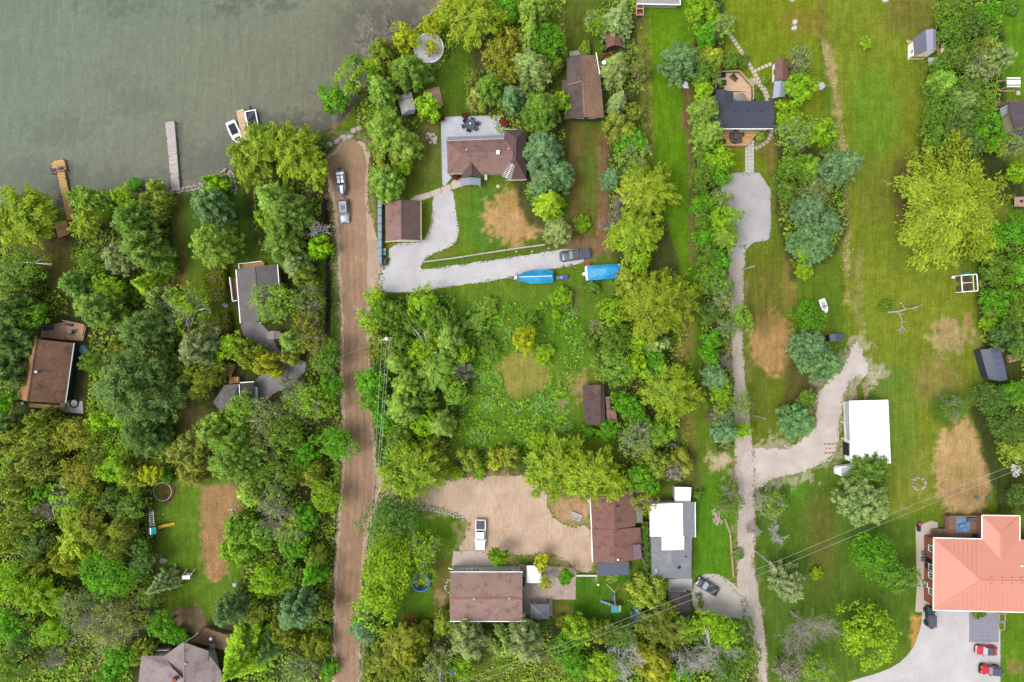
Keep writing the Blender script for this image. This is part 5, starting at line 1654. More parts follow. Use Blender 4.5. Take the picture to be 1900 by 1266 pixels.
def jeep(label, px, py, rz, m, top):
    t = thing('off_road_car', label, 'car', (*P(px, py, .8), 0), R(rz))
    MB().box((1.2, 0, .86), (1.5, 1.3, .5)).build('bonnet', m, t)
    MB().box((-.5, 0, .78), (2.3, 1.55, .72)).build('body', m, t)
    for sx in (1.35, -1.1):
        for sy in (-1, 1):
            MB().prism([(sx - .5, sy * .62), (sx + .5, sy * .62), (sx + .36, sy * .92), (sx - .36, sy * .92)], .82, .94).build('fender', M_TRIM if m is m_grn else m, t)
            wheel(t, sx, sy * .78, .42, .28)
    for sy in (-1, 1):
        MB().box((1.97, sy * .45, .95), (.06, .24, .24)).build('headlight', M_LAMP, t)
        MB().box((.35, sy * .92, 1.15), (.16, .2, .2)).build('mirror', M_TRIM, t)
        MB().box((-.5, sy * .765, 1.38), (1.9, .04, .45)).build('side_window', M_GLASS, t)
    MB().loft([[(.5, -.72, 1.12), (.5, .72, 1.12), (.28, .68, 1.72), (.28, -.68, 1.72)], [(.46, -.72, 1.12), (.46, .72, 1.12), (.24, .68, 1.72), (.24, -.68, 1.72)]]).build('windscreen', M_WIND, t)
    MB().loft([[(.3, -.74, 1.62), (.3, .74, 1.62), (.26, .66, 1.76), (.26, -.66, 1.76)], [(-.6, -.76, 1.64), (-.6, .76, 1.64), (-.6, .68, 1.8), (-.6, -.68, 1.8)], [(-1.6, -.74, 1.6), (-1.6, .74, 1.6), (-1.55, .66, 1.74), (-1.55, -.66, 1.74)]]).build('soft_top', top, t)
    MB().box((-1.62, 0, 1.3), (.05, 1.35, .55)).build('rear_panel', top, t)
    MB().cyl((-1.95, 0, 1.05), .4, .26, 16, axis='X').build('spare_wheel', M_BLACK, t)
    MB().box((2.1, 0, .6), (.18, 1.6, .2)).build('bumper', M_TRIM, t)
    return t
jeep('red open-road car with a grey soft top and spare wheel', 1838.5, 1243, 176, m_redp, m_tonneau)
jeep('dark green car with a grey soft top tucked under the orange roof edge', 1726, 1146, 92, m_grn, m_tonneau)

# ------------------------------------------------------------------ boats
def hull_rings(L, W, D, z0, blunt=.92):
    out = []
    for x, k in ((-L / 2, blunt), (-L * .25, 1.0), (0, 1.0), (L * .2, .92), (L * .36, .68), (L * .46, .34), (L / 2, .04)):
        w = W / 2 * k
        r = D * (.12 if x > L * .3 else 0)
        out.append([(x, -w, z0 + D + r), (x, -w * .92, z0 + D * .5), (x, -w * .3, z0), (x, w * .3, z0), (x, w * .92, z0 + D * .5), (x, w, z0 + D + r), (x, w * .8, z0 + D + r + .03), (x, -w * .8, z0 + D + r + .03)])
    return out
def trailer(name, label, px, py, rz, L, W, cat='trailer'):
    t = thing(name, label, cat, (*P(px, py), 0), R(rz))
    k = MB()
    for sy in (-1, 1):
        k.bar((-L / 2, sy * W / 2, .5), (L * .2, sy * W / 2, .5), .1)
        k.bar((L * .2, sy * W / 2, .5), (L / 2 + .9, sy * .06, .5), .1)
    k.bar((-L / 2, -W / 2, .5), (-L / 2, W / 2, .5), .1)
    k.bar((0, -W / 2, .5), (0, W / 2, .5), .1)
    k.build('frame', M_STEEL, t)
    for sy in (-1, 1):
        wheel(t, -L * .12, sy * (W / 2 + .12), .32, .2)
        MB().box((-L * .12, sy * (W / 2 + .12), .72), (.8, .26, .05)).build('mudguard', M_STEEL, t)
    MB().cyl((L / 2 + .9, 0, .42), .1, .2, 8).build('coupling', M_STEEL, t)
    return t
trailer('boat_trailer', 'boat trailer hitched to the silver car on the dirt road', 633.8, 343, -83, 4.0, 1.6, 'trailer')
t = thing('motor_boat', 'silver motor boat with two white seats on its road trailer', 'boat', (*P(633.2, 340, 1.0), .52), R(-84))
MB().loft(hull_rings(4.9, 1.85, .75, .05)).build('hull', mat('boat_grey', (112, 124, 146), .35, 'paint', amp=.08), t, False)
MB().box((-.75, 0, .84), (2.5, 1.35, .06)).build('cockpit', mat('boat_floor', (62, 66, 76), .7), t)
for x in (-.2, -.95):
    for sy in (-.36, .36):
        o = MB().box((x, sy, .98), (.55, .5, .22)).build('seat', M_WHITE, t)
        MB().box((x - .26, sy, 1.15), (.1, .5, .35)).build('backrest', M_WHITE, o)
MB().box((-1.75, 0, .95), (.45, 1.4, .24)).build('rear_bench', M_WHITE, t)
MB().prism([(.5, -.32), (2.0, -.14), (2.0, .14), (.5, .32)], .86, .95).build('bow_deck', M_WHITE, t)
MB().box((.55, 0, 1.02), (.06, 1.3, .3)).build('windscreen', M_WIND, t)
MB().box((-2.62, 0, .95), (.5, .36, .5)).build('outboard', M_TRIM, t)
# white bowrider at the dock
t = thing('motor_boat', 'white motor boat with dark interior moored beside the pale dock', 'boat', (*P(435.5, 246.5, .5), -.42), R(-66))
MB().loft(hull_rings(4.9, 2.05, .8, 0)).build('hull', m_wht, t)
MB().prism([(-1.9, -.72), (.35, -.72), (.35, .72), (-1.9, .72)], .8, .86).build('cockpit', mat('boat_carpet', (52, 56, 72), .9), t)
MB().prism([(.95, -.6), (1.6, -.4), (1.95, 0), (1.6, .4), (.95, .6)], .88, .93).build('bow_cockpit', mat('boat_carpet', (52, 56, 72), .9), t)
MB().box((.62, 0, 1.0), (.3, 1.5, .3)).build('console', m_wht, t)
MB().box((.4, 0, 1.1), (.06, 1.4, .3)).build('windscreen', M_WIND, t)
MB().box((-.5, 0, .95), (.2, 1.3, .24)).build('seat', M_TRIM, t)
MB().bar((-2.4, .3, .9), (-3.2, 1.2, .9), .05).build('oar_pole', M_STEEL, t)
t = thing('pontoon_boat', 'dark-decked boat with white rails on the far side of the pale dock', 'boat', (*P(467.5, 226, .5), -.35), R(-79))
MB().loft(hull_rings(4.6, 2.3, .7, 0, 1.0)).build('hull', m_wht, t)
MB().box((-.25, 0, .75), (3.6, 1.85, .06)).build('deck_cover', mat('boat_carpet', (52, 56, 72), .9), t)
MB().box((-.3, 1.05, .85), (3.9, .14, .16)).build('side_rail', m_wht, t)
MB().box((-2.15, 0, .85), (.14, 2.1, .16)).build('stern_rail', m_wht, t)
for k_ in range(2):
    MB().bar((-1.2 + .5 * k_, -.7, .82), (-1.9 + .3 * k_, .7, .9), .05).build('bow_strap', M_STEEL, t)
MB().box((-2.75, .2, .7), (.7, .4, .5)).build('outboard', M_TRIM, t)
MB().bar((-2.3, -1.4, .8), (-2.3, .6, .85), .07).build('tow_arch', M_TRIM, t)
# tarped boat and tarped trailer
m_tarp = mat('blue_tarp', (54, 172, 232), .4, 'plain', amp=.34, sc=.35)
m_tarp2 = mat('blue_tarp_pale', (96, 188, 232), .45, 'plain', amp=.25, sc=.5)
trailer('boat_trailer', 'boat trailer under the blue-tarped boat with its drawbar on the gravel', 985, 515.5, 181, 6.6, 1.7, 'trailer')
t = thing('covered_boat', 'boat wrapped in a blue tarp beside the gravel driveway', 'boat', (*P(992, 514, 1.4), .5), R(182))
rings = []
for x, k in ((-3.6, .82), (-3.3, .94), (-1.5, 1.0), (.5, 1.0), (1.8, .8), (2.8, .5), (3.5, .12)):
    w = 1.28 * k
    zr = 1.75 if x > -3.4 else 1.3
    rings.append([(x, -w, .35), (x, -w * 1.02, .9), (x, -w * .55, 1.35 + .05 * math.sin(x * 5)), (x, -.04, zr), (x, .04, zr), (x, w * .55, 1.35 + .05 * math.cos(x * 4)), (x, w * 1.02, .9), (x, w, .35)])
MB().loft(rings).build('tarpaulin', m_tarp, t)
MB().bar((-3.4, 0, 1.78), (3.0, 0, 1.78), .08, .05).build('ridge_strap', M_WHITE, t)
MB().box((3.65, 0, .5), (.5, .5, .5)).build('bow_roller', M_WHITE, t)
MB().box((-3.9, .1, .7), (.5, .4, .6)).build('outboard', M_TRIM, t)
t = thing('covered_trailer', 'boxy blue-tarped trailer under the yellow-lime maple', 'trailer', (*P(1122, 505, 1.4), 0), R(4))
rg_ = []
for x, zt in ((-3.4, 1.9), (-2.2, 2.1), (0, 2.2), (2.0, 2.15), (3.35, 2.0)):
    rg_.append([(x, -1.45, .45), (x, -1.42, 1.7), (x, -.7, zt - .06), (x, .1, zt), (x, .8, zt - .1), (x, 1.42, 1.7), (x, 1.45, .45)])
MB().loft(rg_).build('tarpaulin', m_tarp, t)
MB().prism([(-3.1, -1.0), (-.3, -.5), (.3, .5), (-2.9, .8)], 2.17, 2.21).build('tarpaulin_fold', m_tarp2, t)
MB().box((-3.55, 0, 1.0), (.3, 2.7, 1.2)).build('front_panel', M_WHITE, t)
for x, y0_, y1_ in ((-2.0, -1.38, 1.38), (-.4, -1.38, 1.3), (1.3, -1.3, 1.38), (2.6, -1.38, 1.2)):
    MB().tube([(x, y0_, 1.72), (x + .25, y0_ * .4, 2.12), (x - .1, y1_ * .4, 2.13), (x + .2, y1_, 1.72)], .06, 5).build('tarpaulin_fold', m_tarp, t)
for sy in (-1, 1):
    wheel(t, .2, sy * 1.3, .34)
MB().bar((-3.6, 0, .5), (-4.6, -.2, .5), .12).build('drawbar', M_STEEL, t)
t = thing('gas_tank', 'white round tank at the drawbar of the boxy blue-tarped trailer', 'tank', (*P(1083, 509), 0))
MB().cyl((0, 0, 0), .32, .6, 14).build('tank_body', M_WHITE, t)
MB().dome((0, 0, .6), .32, .18, 14, 3).build('tank_top', M_WHITE, t)
def bin_(label, px, py, m, d=(.6, .6, .95), group=None, rz=0.0, cat='bin'):
    t = thing('bin', label, cat, (*P(px, py), 0), R(rz), group)
    MB().prism([(-d[0] / 2, -d[1] / 2), (d[0] / 2, -d[1] / 2), (d[0] / 2, d[1] / 2), (-d[0] / 2, d[1] / 2)], 0.05, d[2]).build('body', m, t)
    MB().box((0, 0, d[2] + .03), (d[0] + .08, d[1] + .08, .07)).build('lid', m, t)
    return t
bin_('red bin at the front corner of the boxy blue tarp', 1090, 492, mat('bin_red', (226, 54, 72), .5), (.6, .5, .8))
bin_('royal blue bin behind the blue-tarped boat', 1048.5, 515, mat('bin_blue', (58, 90, 226), .5), (.75, .65, .9))
bin_('lavender crate next to the royal blue bin', 1041, 515.5, mat('crate_lavender', (156, 160, 216), .6), (.55, .55, .5), cat='crate')
bin_('teal crate just behind the blue-tarped boat', 1034, 515.5, mat('crate_teal', (112, 176, 168), .6), (.5, .55, .6), cat='crate')
bin_('pink-topped bin by the long grey fence', 714.5, 465, mat('bin_pink', (196, 150, 186), .5), (.55, .5, .9), 'bins beside the grey fence')
bin_('green bin by the long grey fence', 714.3, 472, mat('bin_green', (72, 190, 120), .5), (.55, .5, .9), 'bins beside the grey fence')
bin_('charcoal bin by the long grey fence', 714.5, 486.5, mat('bin_charcoal', (64, 70, 84), .5), (.7, .95, 1.0), 'bins beside the grey fence')
# cargo trailer
t = thing('cargo_trailer', 'white box trailer parked against the white-roofed barn', 'trailer', (*P(1570.5, 872, 1.5), 0), R(8))
MB().box((.2, 0, 1.35), (3.3, 1.85, 1.7)).build('box_body', m_wht, t)
MB().loft([[(-1.45, -.92, .5), (-1.45, .92, .5), (-1.45, .92, 2.2), (-1.45, -.92, 2.2)], [(-2.0, -.6, .55), (-2.0, .6, .55), (-1.85, .6, 1.9), (-1.85, -.6, 1.9)]]).build('nose', m_wht, t)
MB().box((.2, 0, 2.22), (3.1, 1.6, .04)).build('roof_panel', M_SIDING, t)
for sy in (-1, 1):
    wheel(t, .3, sy * .95, .33)
MB().bar((-1.9, 0, .5), (-2.8, 0, .5), .1).build('drawbar', M_STEEL, t)
# little white hulls
def dinghy(label, px, py, rz, L, W):
    t = thing('rowing_boat', label, 'boat', (*P(px, py), 0), R(rz))
    MB().loft(hull_rings(L, W, .42, .02)).build('hull', M_WHITE, t)
    MB().box((-.1, 0, .5), (L * .55, W * .55, .04)).build('well', M_SIDING, t)
    MB().box((.1, 0, .55), (.25, W * .8, .05)).build('thwart', M_STEEL, t)
dinghy('white rowing boat against the round bright shrub', 1527, 568, -70, 2.8, 1.3)
dinghy('narrow white rowing boat at the foot of the hedge', 1327.5, 808, 97, 2.5, .75)
t = thing('canoe', 'orange tan canoe lying on the grass near the cedars', 'canoe', (*P(320.5, 525), 0), R(80))
MB().loft([[(x, -.42 * k, .4), (x, -.3 * k, .05), (x, .3 * k, .05), (x, .42 * k, .4)] for x, k in ((-1.9, .06), (-1.2, .7), (0, 1), (1.2, .7), (1.9, .06))]).build('hull', mat('canoe_orange', (218, 158, 90), .5, 'paint'), t)
for x in (-.7, .7):
    MB().box((x, 0, .41), (.18, .6, .04)).build('thwart', M_WOODB, t)
t = thing('kayak', 'red kayak lying below the little maroon shed', 'kayak', (*P(1126, 99.5), 0), R(2))
MB().loft([[(x, .32 * k * math.cos(a), .2 + .2 * k * math.sin(a)) for a in [i * math.pi / 3 for i in range(6)]] for x, k in ((-1.3, .05), (-.7, .8), (0, 1), (.7, .8), (1.3, .05))]).build('hull', mat('kayak_red', (232, 74, 52), .45, 'paint'), t, True)
MB().box((0, 0, .4), (.7, .36, .05)).build('cockpit', M_DARK, t)

# ================================================================== fences, rails, walls
def fence_line(name, label, cat, pts, h, m, panel=1.9, th=.08, part='panel', post_m=None, group=None):
    o = P(*pts[0])
    t = thing(name, label, cat, (*o, 0), 0, group)
    q = [Vector((P(*p_)[0] - o[0], P(*p_)[1] - o[1], 0)) for p_ in pts]
    for a, c in zip(q[:-1], q[1:]):
        k = max(1, round((c - a).length / panel))
        for i in range(k):
            u, v = a.lerp(c, i / k), a.lerp(c, (i + 1) / k)
            mid = (u + v) / 2
            ang = math.atan2((v - u).y, (v - u).x)
            block(part, m, t, (mid.x, mid.y, h / 2 + .04), ((v - u).length - .12, th, h - .08), ang)
            block('post', post_m or m, t, (u.x, u.y, h / 2 + .02), (.12, .12, h + .04), ang)
    return t
m_fen = mat('fence_panel', (150, 172, 190), .6, 'plain', amp=.12)
fence_line('fence', 'long grey blue panel fence between the dirt road and the garage', 'fence', [(707.5, 374), (707.5, 492)], 1.7, m_fen, 1.5, .72)
def railfence(label, pts, h, m, sp=2.4, rails=(.35, .8), cat='fence', name='rail_fence', rw=.1):
    o = P(*pts[0])
    t = thing(name, label, cat, (*o, 0))
    q = [Vector((P(*p_)[0] - o[0], P(*p_)[1] - o[1], 0)) for p_ in pts]
    for a, c in zip(q[:-1], q[1:]):
        k = max(1, round((c - a).length / sp))
        ang = math.atan2((c - a).y, (c - a).x)
        for i in range(k):
            u, v = a.lerp(c, i / k), a.lerp(c, (i + 1) / k)
            mid = (u + v) / 2
            block('post', m, t, (u.x, u.y, h / 2), (.14, .14, h), ang)
            for z in rails:
                block('rail', m, t, (mid.x, mid.y, z), ((v - u).length - .16, rw, .14), ang)
    return t
railfence('pale timber rail fence along the top edge of the gravel driveway', [(787, 487), (840, 480.5), (900, 471), (960, 462), (1012, 455)], .9, M_WOODG, 2.4, (.3, .6, .88), rw=.22)
railfence('short white fence running to the blue-grey deck roof', [(1068.5, 1066.5), (1108, 1066.5)], .8, M_WHITE, 2.0, (.3, .7), rw=.12)
railfence('fallen orange log rail beside the narrow lane', [(1344, 962), (1354, 990), (1357, 1030), (1360, 1070)], .35, M_WOODR, 3.0, (.25,), rw=.34, name='log_rail')
M_ST = stone_meshes(M_STONEW)
M_ST2 = stone_meshes(M_STONE)
def stone_wall(name, label, cat, pts, n, s, meshes, rows=1, group=None):
    o = P(*pts[0])
    t = thing(name, label, cat, (*o, 0), 0, group)
    q = [Vector((P(*p_)[0] - o[0], P(*p_)[1] - o[1], 0)) for p_ in pts]
    ln = [(b2 - a).length for a, b2 in zip(q[:-1], q[1:])]
    tot = sum(ln)
    for i in range(n):
        for r_ in range(rows):
            d_ = tot * (i + .5 * (r_ % 2)) / n
            for a, b2, l2 in zip(q[:-1], q[1:], ln):
                if d_ <= l2:
                    p_ = a.lerp(b2, d_ / l2)
                    nn = Vector((-(b2 - a).y, (b2 - a).x, 0)).normalized()
                    break
                d_ -= l2
            p_ = p_ + nn * (r_ - (rows - 1) / 2) * s * 1.4
            k = s * random.uniform(.8, 1.2)
            link('stone', random.choice(meshes), t, (p_.x + random.uniform(-.45, .45) * s, p_.y + random.uniform(-.45, .45) * s, .06), (0, 0, random.uniform(0, 6.3)), (k * .66 * random.uniform(.8, 1.3), k * .5 * random.uniform(.8, 1.3), k * .55))
    return t
stone_wall('stone_wall', 'curved white stone edging between the lawn and the dirt yard', 'stone wall', [(770, 942), (800, 945), (830, 951), (862, 963)], 24, .32, M_ST, 2)
stone_wall('stone_arc', 'half circle of grey stones against the pinkish gabled house', 'stone edging', [(838, 1074), (830, 1079), (826, 1090), (829, 1099), (838, 1103)], 12, .3, M_ST)
stone_wall('stone_edging', 'row of cream shore stones beside the foot of the grey dock', 'stone edging', [(316, 357), (330, 355), (345, 352), (362, 348), (378, 344)], 22, .42, M_ST2, 2)
stone_wall('stone_edging', 'heap of shore stones beside the upright clipped cedar', 'stone edging', [(412, 325), (424, 318), (432, 330), (436, 362)], 14, .5, M_ST2, 2)
stone_wall('stone_edging', 'thin row of pinkish shore stones below the acid yellow tree', 'stone edging', [(770, 54), (790, 38), (806, 22), (815, 12)], 12, .4, M_ST2, 1)
stone_wall('fire_pit', 'round ring of grey stones around a green tuft in the field', 'fire pit', [(1695, 890), (1705, 886), (1715, 891), (1717, 900), (1711, 908), (1701, 909), (1694, 902), (1694, 893)], 18, .42, M_ST2, 1)
stone_wall('fire_pit', 'small pale stone fire pit on the brown patch of the play lawn', 'fire pit', [(431, 946), (437, 945), (440, 951), (434, 956), (430, 950)], 9, .28, M_ST, 1)
stone_wall('stone_heap', 'heap of mixed pale stones beside the orange log rail', 'stone heap', [(1321, 952), (1327, 948), (1333, 958), (1326, 966), (1334, 970), (1338, 964)], 16, .42, M_ST2, 2)
stone_wall('stone_heap', 'white rock pile on the lawn next to the stone patio', 'stone heap', [(793, 252), (800, 248), (806, 256), (810, 262), (798, 260)], 14, .42, M_ST, 2)
stone_wall('stone_heap', 'dark twiggy rock pile at the east wood edge above the brick house', 'stone heap', [(1876, 868), (1884, 866), (1890, 876), (1880, 882)], 12, .45, M_ST, 2)
def boulder(label, px, py, s, rz=0.0, meshes=None, group=None):
    r_ = random.Random(int(px * 7 + py))
    o = link('boulder', r_.choice(meshes or M_ST2), None, (*P(px, py), .12 * s[0]), (0, 0, R(rz)), s)
    tag(o, label, 'boulder', group)
g_ = 'boulders at the lake end of the road'
boulder('big pinkish boulder at the very end of the dirt road', 639, 255.5, (.95, .75, .6), 5, group=g_)
boulder('broad boulder touching the big pinkish one', 649.5, 255, (.8, .7, .6), 20, group=g_)
boulder('pointed grey boulder beside the road end, lakeward', 627, 262, (.95, .55, .6), 35, group=g_)
boulder('low grey boulder furthest from the big pinkish one', 612.5, 268.5, (.75, .6, .5), 0, group=g_)
boulder('mossy boulder between the road end and the dark shrub', 657, 243, (.75, .7, .6), 0, group=g_)
boulder('grey boulder nearest the pale pines at the road end', 667, 239, (.8, .6, .6), 0, group=g_)
boulder('small pale stone in the shrubs west of the road end', 596, 287, (.55, .5, .5), 0, M_ST, g_)
boulder('small pale stone beside the ditch head', 598.5, 304, (.5, .45, .45), 0, M_ST, g_)
g_ = 'white rocks on the lawns'
boulder('upper one of two white rocks on the lawn above the brown-roofed shed', 1474.6, 42, (.55, .65, .6), 0, M_ST, g_)
boulder('lower one of two white rocks on the lawn above the brown-roofed shed', 1473.4, 53, (.65, .55, .6), 30, M_ST, g_)
boulder('white rock on the lawn east of the lime shrubs', 1523.5, 160.5, (.85, .8, .7), 30, M_ST, g_)
boulder('white rock cut by the upper picture edge in the field', 1642, 1, (.8, .6, .6), 0, M_ST, g_)
boulder('white rock cut by the upper picture edge near the lane hedge', 1470, 0, (.6, .5, .5), 0, M_ST, g_)
boulder('flat brownish stump at the edge of the play lawn', 303, 1040, (.8, .7, .35), 0, M_ST2)
boulder('pale stone on the lawn below the play lawn stump', 304, 1060, (.4, .3, .3), 0, M_ST)
boulder('pale stone heap beside the lime tree on the play lawn', 436, 1085, (.55, .5, .5), 0, M_ST)
boulder('little yellow ball on the lawn above the yellow slide', 304, 954, (.22, .22, .3), 0, [MB().dome((0, 0, 0), 1, 1, 10, 4, -1.4).mesh('ball', mat('ball_yellow', (230, 220, 60), .5))])
boulder('white ball on the lawn below the blue-grey deck roof', 1110, 1085, (.25, .25, .3), 0, [MB().dome((0, 0, 0), 1, 1, 10, 4, -1.4).mesh('ball', M_WHITE)])
for k_, (x, y) in enumerate(((958, 459 + 8), (987, 467), (1018, 461))):
    boulder(['little white marker stone nearest the garage on the driveway verge', 'middle little white marker stone on the driveway verge', 'little white marker stone nearest the charcoal pickup'][k_], x, y, (.22, .2, .2), 0, M_ST, 'marker stones on the driveway verge')

# ================================================================== patio and garden things
t = thing('patio_table', 'dark patio table with six chairs on the pale stone patio', 'table', (*P(873, 233.5), .07))
MB().cyl((0, 0, .7), .95, .05, 20).build('tabletop', m_soft, t)
MB().cyl((0, 0, 0), .1, .7, 8).build('leg', M_DARK, t)
MB().cyl((0, .1, .75), .16, .3, 10).build('lantern', M_WHITE, t)
for i in range(6):
    a = i * 60 + 15
    chair('chair', ['charcoal chair at the stone patio table, on its lawn side', 'charcoal chair at the stone patio table, toward the brown wing', 'charcoal chair at the stone patio table, toward the wing and awning', 'charcoal chair at the stone patio table, nearest the house awning',
          'charcoal chair at the stone patio table, toward the side strip', 'charcoal chair at the stone patio table, toward the tilted red deck'][i], 873 + 12.3 * math.sin(R(a)) * 1.05, 233.5 - 9.3 * math.cos(R(a)), -a, .07, M_DARK if i % 2 else m_soft, 'chairs around the stone patio table')
t = thing('propane_tank', 'long white propane tank on the grass by the porch gable', 'tank', (*P(901.5, 329), 0), R(90))
MB().cyl((-.65, 0, .5), .32, 1.3, 14, axis='X').build('tank_body', M_WHITE, t)
for x in (-.4, .4):
    block('foot', M_STEEL, t, (x, 0, .1), (.12, .5, .2))
def lid(label, px, py, r, m):
    t = thing('septic_lid', label, 'lid', (*P(px, py), 0))
    MB().cyl((0, 0, 0), r, .12, 18).build('cover', m, t)
    MB().cyl((0, 0, .12), r * .7, .04, 18).build('handle_plate', m, t)
lid('round pale lid in the lawn in front of the hip-roofed house', 924, 346, .36, M_STONEW)
lid('dark green lid on the dry patch, nearer the field', 1812, 923, .42, mat('lid_green', (92, 120, 96), .7))
lid('dark green lid on the dry patch, nearer the east wood', 1832, 924, .42, mat('lid_green', (92, 120, 96), .7))
t = thing('satellite_dish', 'white satellite dish on a mast by the old brown house', 'satellite dish', (*P(1116, 131), 0))
MB().cyl((0, 0, 0), .06, 3.9, 8).build('mast', M_STEEL, t)
MB().dome((0, 0, 3.9), .42, .16, 14, 3).build('dish', M_WHITE, t)
for a in (20, -15):
    MB().bar((0, 0, 3.7), (-2.2 * math.cos(R(a)), 2.2 * math.sin(R(a)) - .6, 4.6), .06).build('aerial_arm', M_WOODG, t)
t = thing('well_cover', 'white urn on a slab below the lone blue pine', 'urn', (*P(1270, 158), 0))
MB().cyl((0, 0, 0), .5, .5, 12, .6).build('basin', M_WHITE, t)
MB().cyl((0, 0, .5), .2, .5, 10, .35).build('spout', M_WHITE, t)
MB().box((.3, -.5, .05), (1.0, .3, .08)).build('slab', M_WHITE, t)
# swing seat north
t = thing('swing_bench', 'pink and red double swing seat under the boathouse corner', 'swing seat', (*P(1184, 25), 0))
for x in (-.65, .65):
    for y in (-1.2, 1.2):
        block('frame_leg', M_CREAM, t, (x, y, .9), (.1, .1, 1.8))
    block('frame_beam', mat('pink_paint', (236, 190, 184), .6), t, (x, 0, 1.85), (.12, 2.5, .12))
for y in (-1.2, 0, 1.2):
    block('cross_beam', mat('pink_paint', (236, 190, 184), .6), t, (0, y, 1.86), (1.2, .12, .12))
for sx in (-.34, .34):
    for sy in (-.55, .55):
        MB().box((sx, sy, .6), (.5, .6, .4)).build('seat', mat('red_cushion', (214, 96, 96), .8), t)
# stepping stones by the charcoal house
def stone_path(name, label, pts, d, m, cat='stepping stones', rzs=None):
    global ox, oy
    ox, oy = P(*pts[0])
    t = thing(name, label, cat, (ox, oy, 0))
    t['kind'] = 'structure'
    for i, (x, y) in enumerate(pts):
        X, Y = P(x, y)
        j = max(1, min(len(pts) - 1, i))
        a = P(*pts[j])
        c = P(*pts[j - 1])
        ang = math.atan2(a[1] - c[1], a[0] - c[0])
        block('paving_stone', m, t, (X - ox, Y - oy, .03), (d[0], d[1] * random.uniform(.92, 1.06), .07 + random.uniform(0, .02)), ang)
def along(pts, sp):
    out = []
    q = [Vector(p_) for p_ in pts]
    d_ = 0
    for a, b2 in zip(q[:-1], q[1:]):
        L_ = (b2 - a).length
        while d_ < L_:
            p_ = a.lerp(b2, d_ / L_)
            out.append((p_.x, p_.y))
            d_ += sp
        d_ -= L_
    return out
stone_path('stepping_stones', 'long line of cream stepping stones curving to the deck corner', along([(1345, 50), (1366, 82), (1386, 112), (1399, 136), (1410, 152), (1420, 168), (1427, 186)], 7.6), (.62, .72), M_SLAB)
stone_path('stepping_stones', 'second row of cream stones hugging the deck corner', along([(1399, 148), (1410, 160), (1418, 174), (1423, 187)], 7.4), (.6, .55), M_SLAB)
stone_path('stepping_stones', 'short cream stepping stone spur to the brown-roofed shed', along([(1401, 132), (1413, 126), (1430, 119)], 7.6), (.62, .62), M_SLAB)
stone_path('stepping_stones', 'grey stepping stones curving round the front garden bed', along([(1432, 244), (1429, 255), (1422, 264), (1412, 271), (1401, 276)], 7.4), (.6, .72), M_STONE)
t = thing('slab_walk', 'walk of grey slabs three wide from the deck to the parking pad', 'path', (*P(1390, 290), 0))
t['kind'] = 'structure'
ox, oy = P(1390, 290)
stones_on(t, [(1385 + 5.6 * i + (j - 4) * -.02, 263 + 6.15 * j) for i in range(3) for j in range(10) if not (j == 0 and i == 0)], (.54, .6), M_STONEW, .06, 0, 'slab')
stones_on(t, [(1393, 149), (1400, 153), (1394, 157)], (.8, .75), M_STONE, .06, R(30), 'slab')
# deck furniture of the charcoal house
lounge('sofa', 'long black sofa in the corner of the cut-corner timber deck', 1336, 141, 0, .5, M_DARK, 1.6)
bin_('black hot tub box beside the wing of the charcoal house', 1340, 156.5, M_DARK, (.95, .95, .85), cat='hot tub')
bin_('small black box against the wing of the charcoal house', 1331, 161, M_BLACK, (.6, .5, .7), cat='box')
t = thing('patio_set', 'folded brown chairs pile on the cut-corner timber deck', 'chairs', (*P(1359, 147, .5), .5), R(-50))
for i in range(3):
    MB().box((-.5 + .5 * i, .1 * i, .35), (.4, .75, .07), .3 * i).build('seat', mat('brown_canvas', (96, 76, 66), .8), t)
    MB().box((-.5 + .5 * i, .45, .6), (.4, .08, .6), .3 * i).build('backrest', M_DARK, t)
t = thing('parasol', 'pale grey open parasol on the deck behind the charcoal house', 'parasol', (*P(1376, 181, 2.2), .5))
MB().cyl((0, 0, 0), .04, 1.7, 8).build('pole', M_STEEL, t)
MB().cyl((0, 0, 1.5), 1.0, .35, 8, .05).build('canopy', mat('parasol_grey', (150, 146, 142), .9, amp=.35, sc=2), t)
t = thing('fire_table', 'round fire table on a dark round rug on the front deck', 'table', (*P(1365, 255, .5), .5))
MB().cyl((0, 0, 0), 1.3, .03, 24).build('rug', mat('dark_rug', (116, 102, 100), .95, amp=.3, sc=2), t)
MB().cyl((0, 0, .03), .55, .55, 16).build('tabletop', M_SH_GREYB, t)
MB().cyl((0, 0, .58), .16, .06, 10).build('burner', M_RED, t)
for i in range(5):
    a = R(72 * i + 20)
    chair('chair', ['round-backed chair by the fire table, near the slab walk', 'round-backed chair by the fire table, against the white wall', 'round-backed chair by the fire table, beside the wall and hedge', 'round-backed chair by the fire table, at the deck hedge corner', 'round-backed chair by the fire table, at the outer rail'][i],
          1365 + 9.6 * math.cos(a), 255 - 9.6 * math.sin(a), math.degrees(a) - 90, .53, M_SH_GREYB, 'chairs around the fire table')
bin_('black barbecue box at the hedge side of the front deck', 1341, 265, M_DARK, (.6, .8, .9), cat='barbecue')
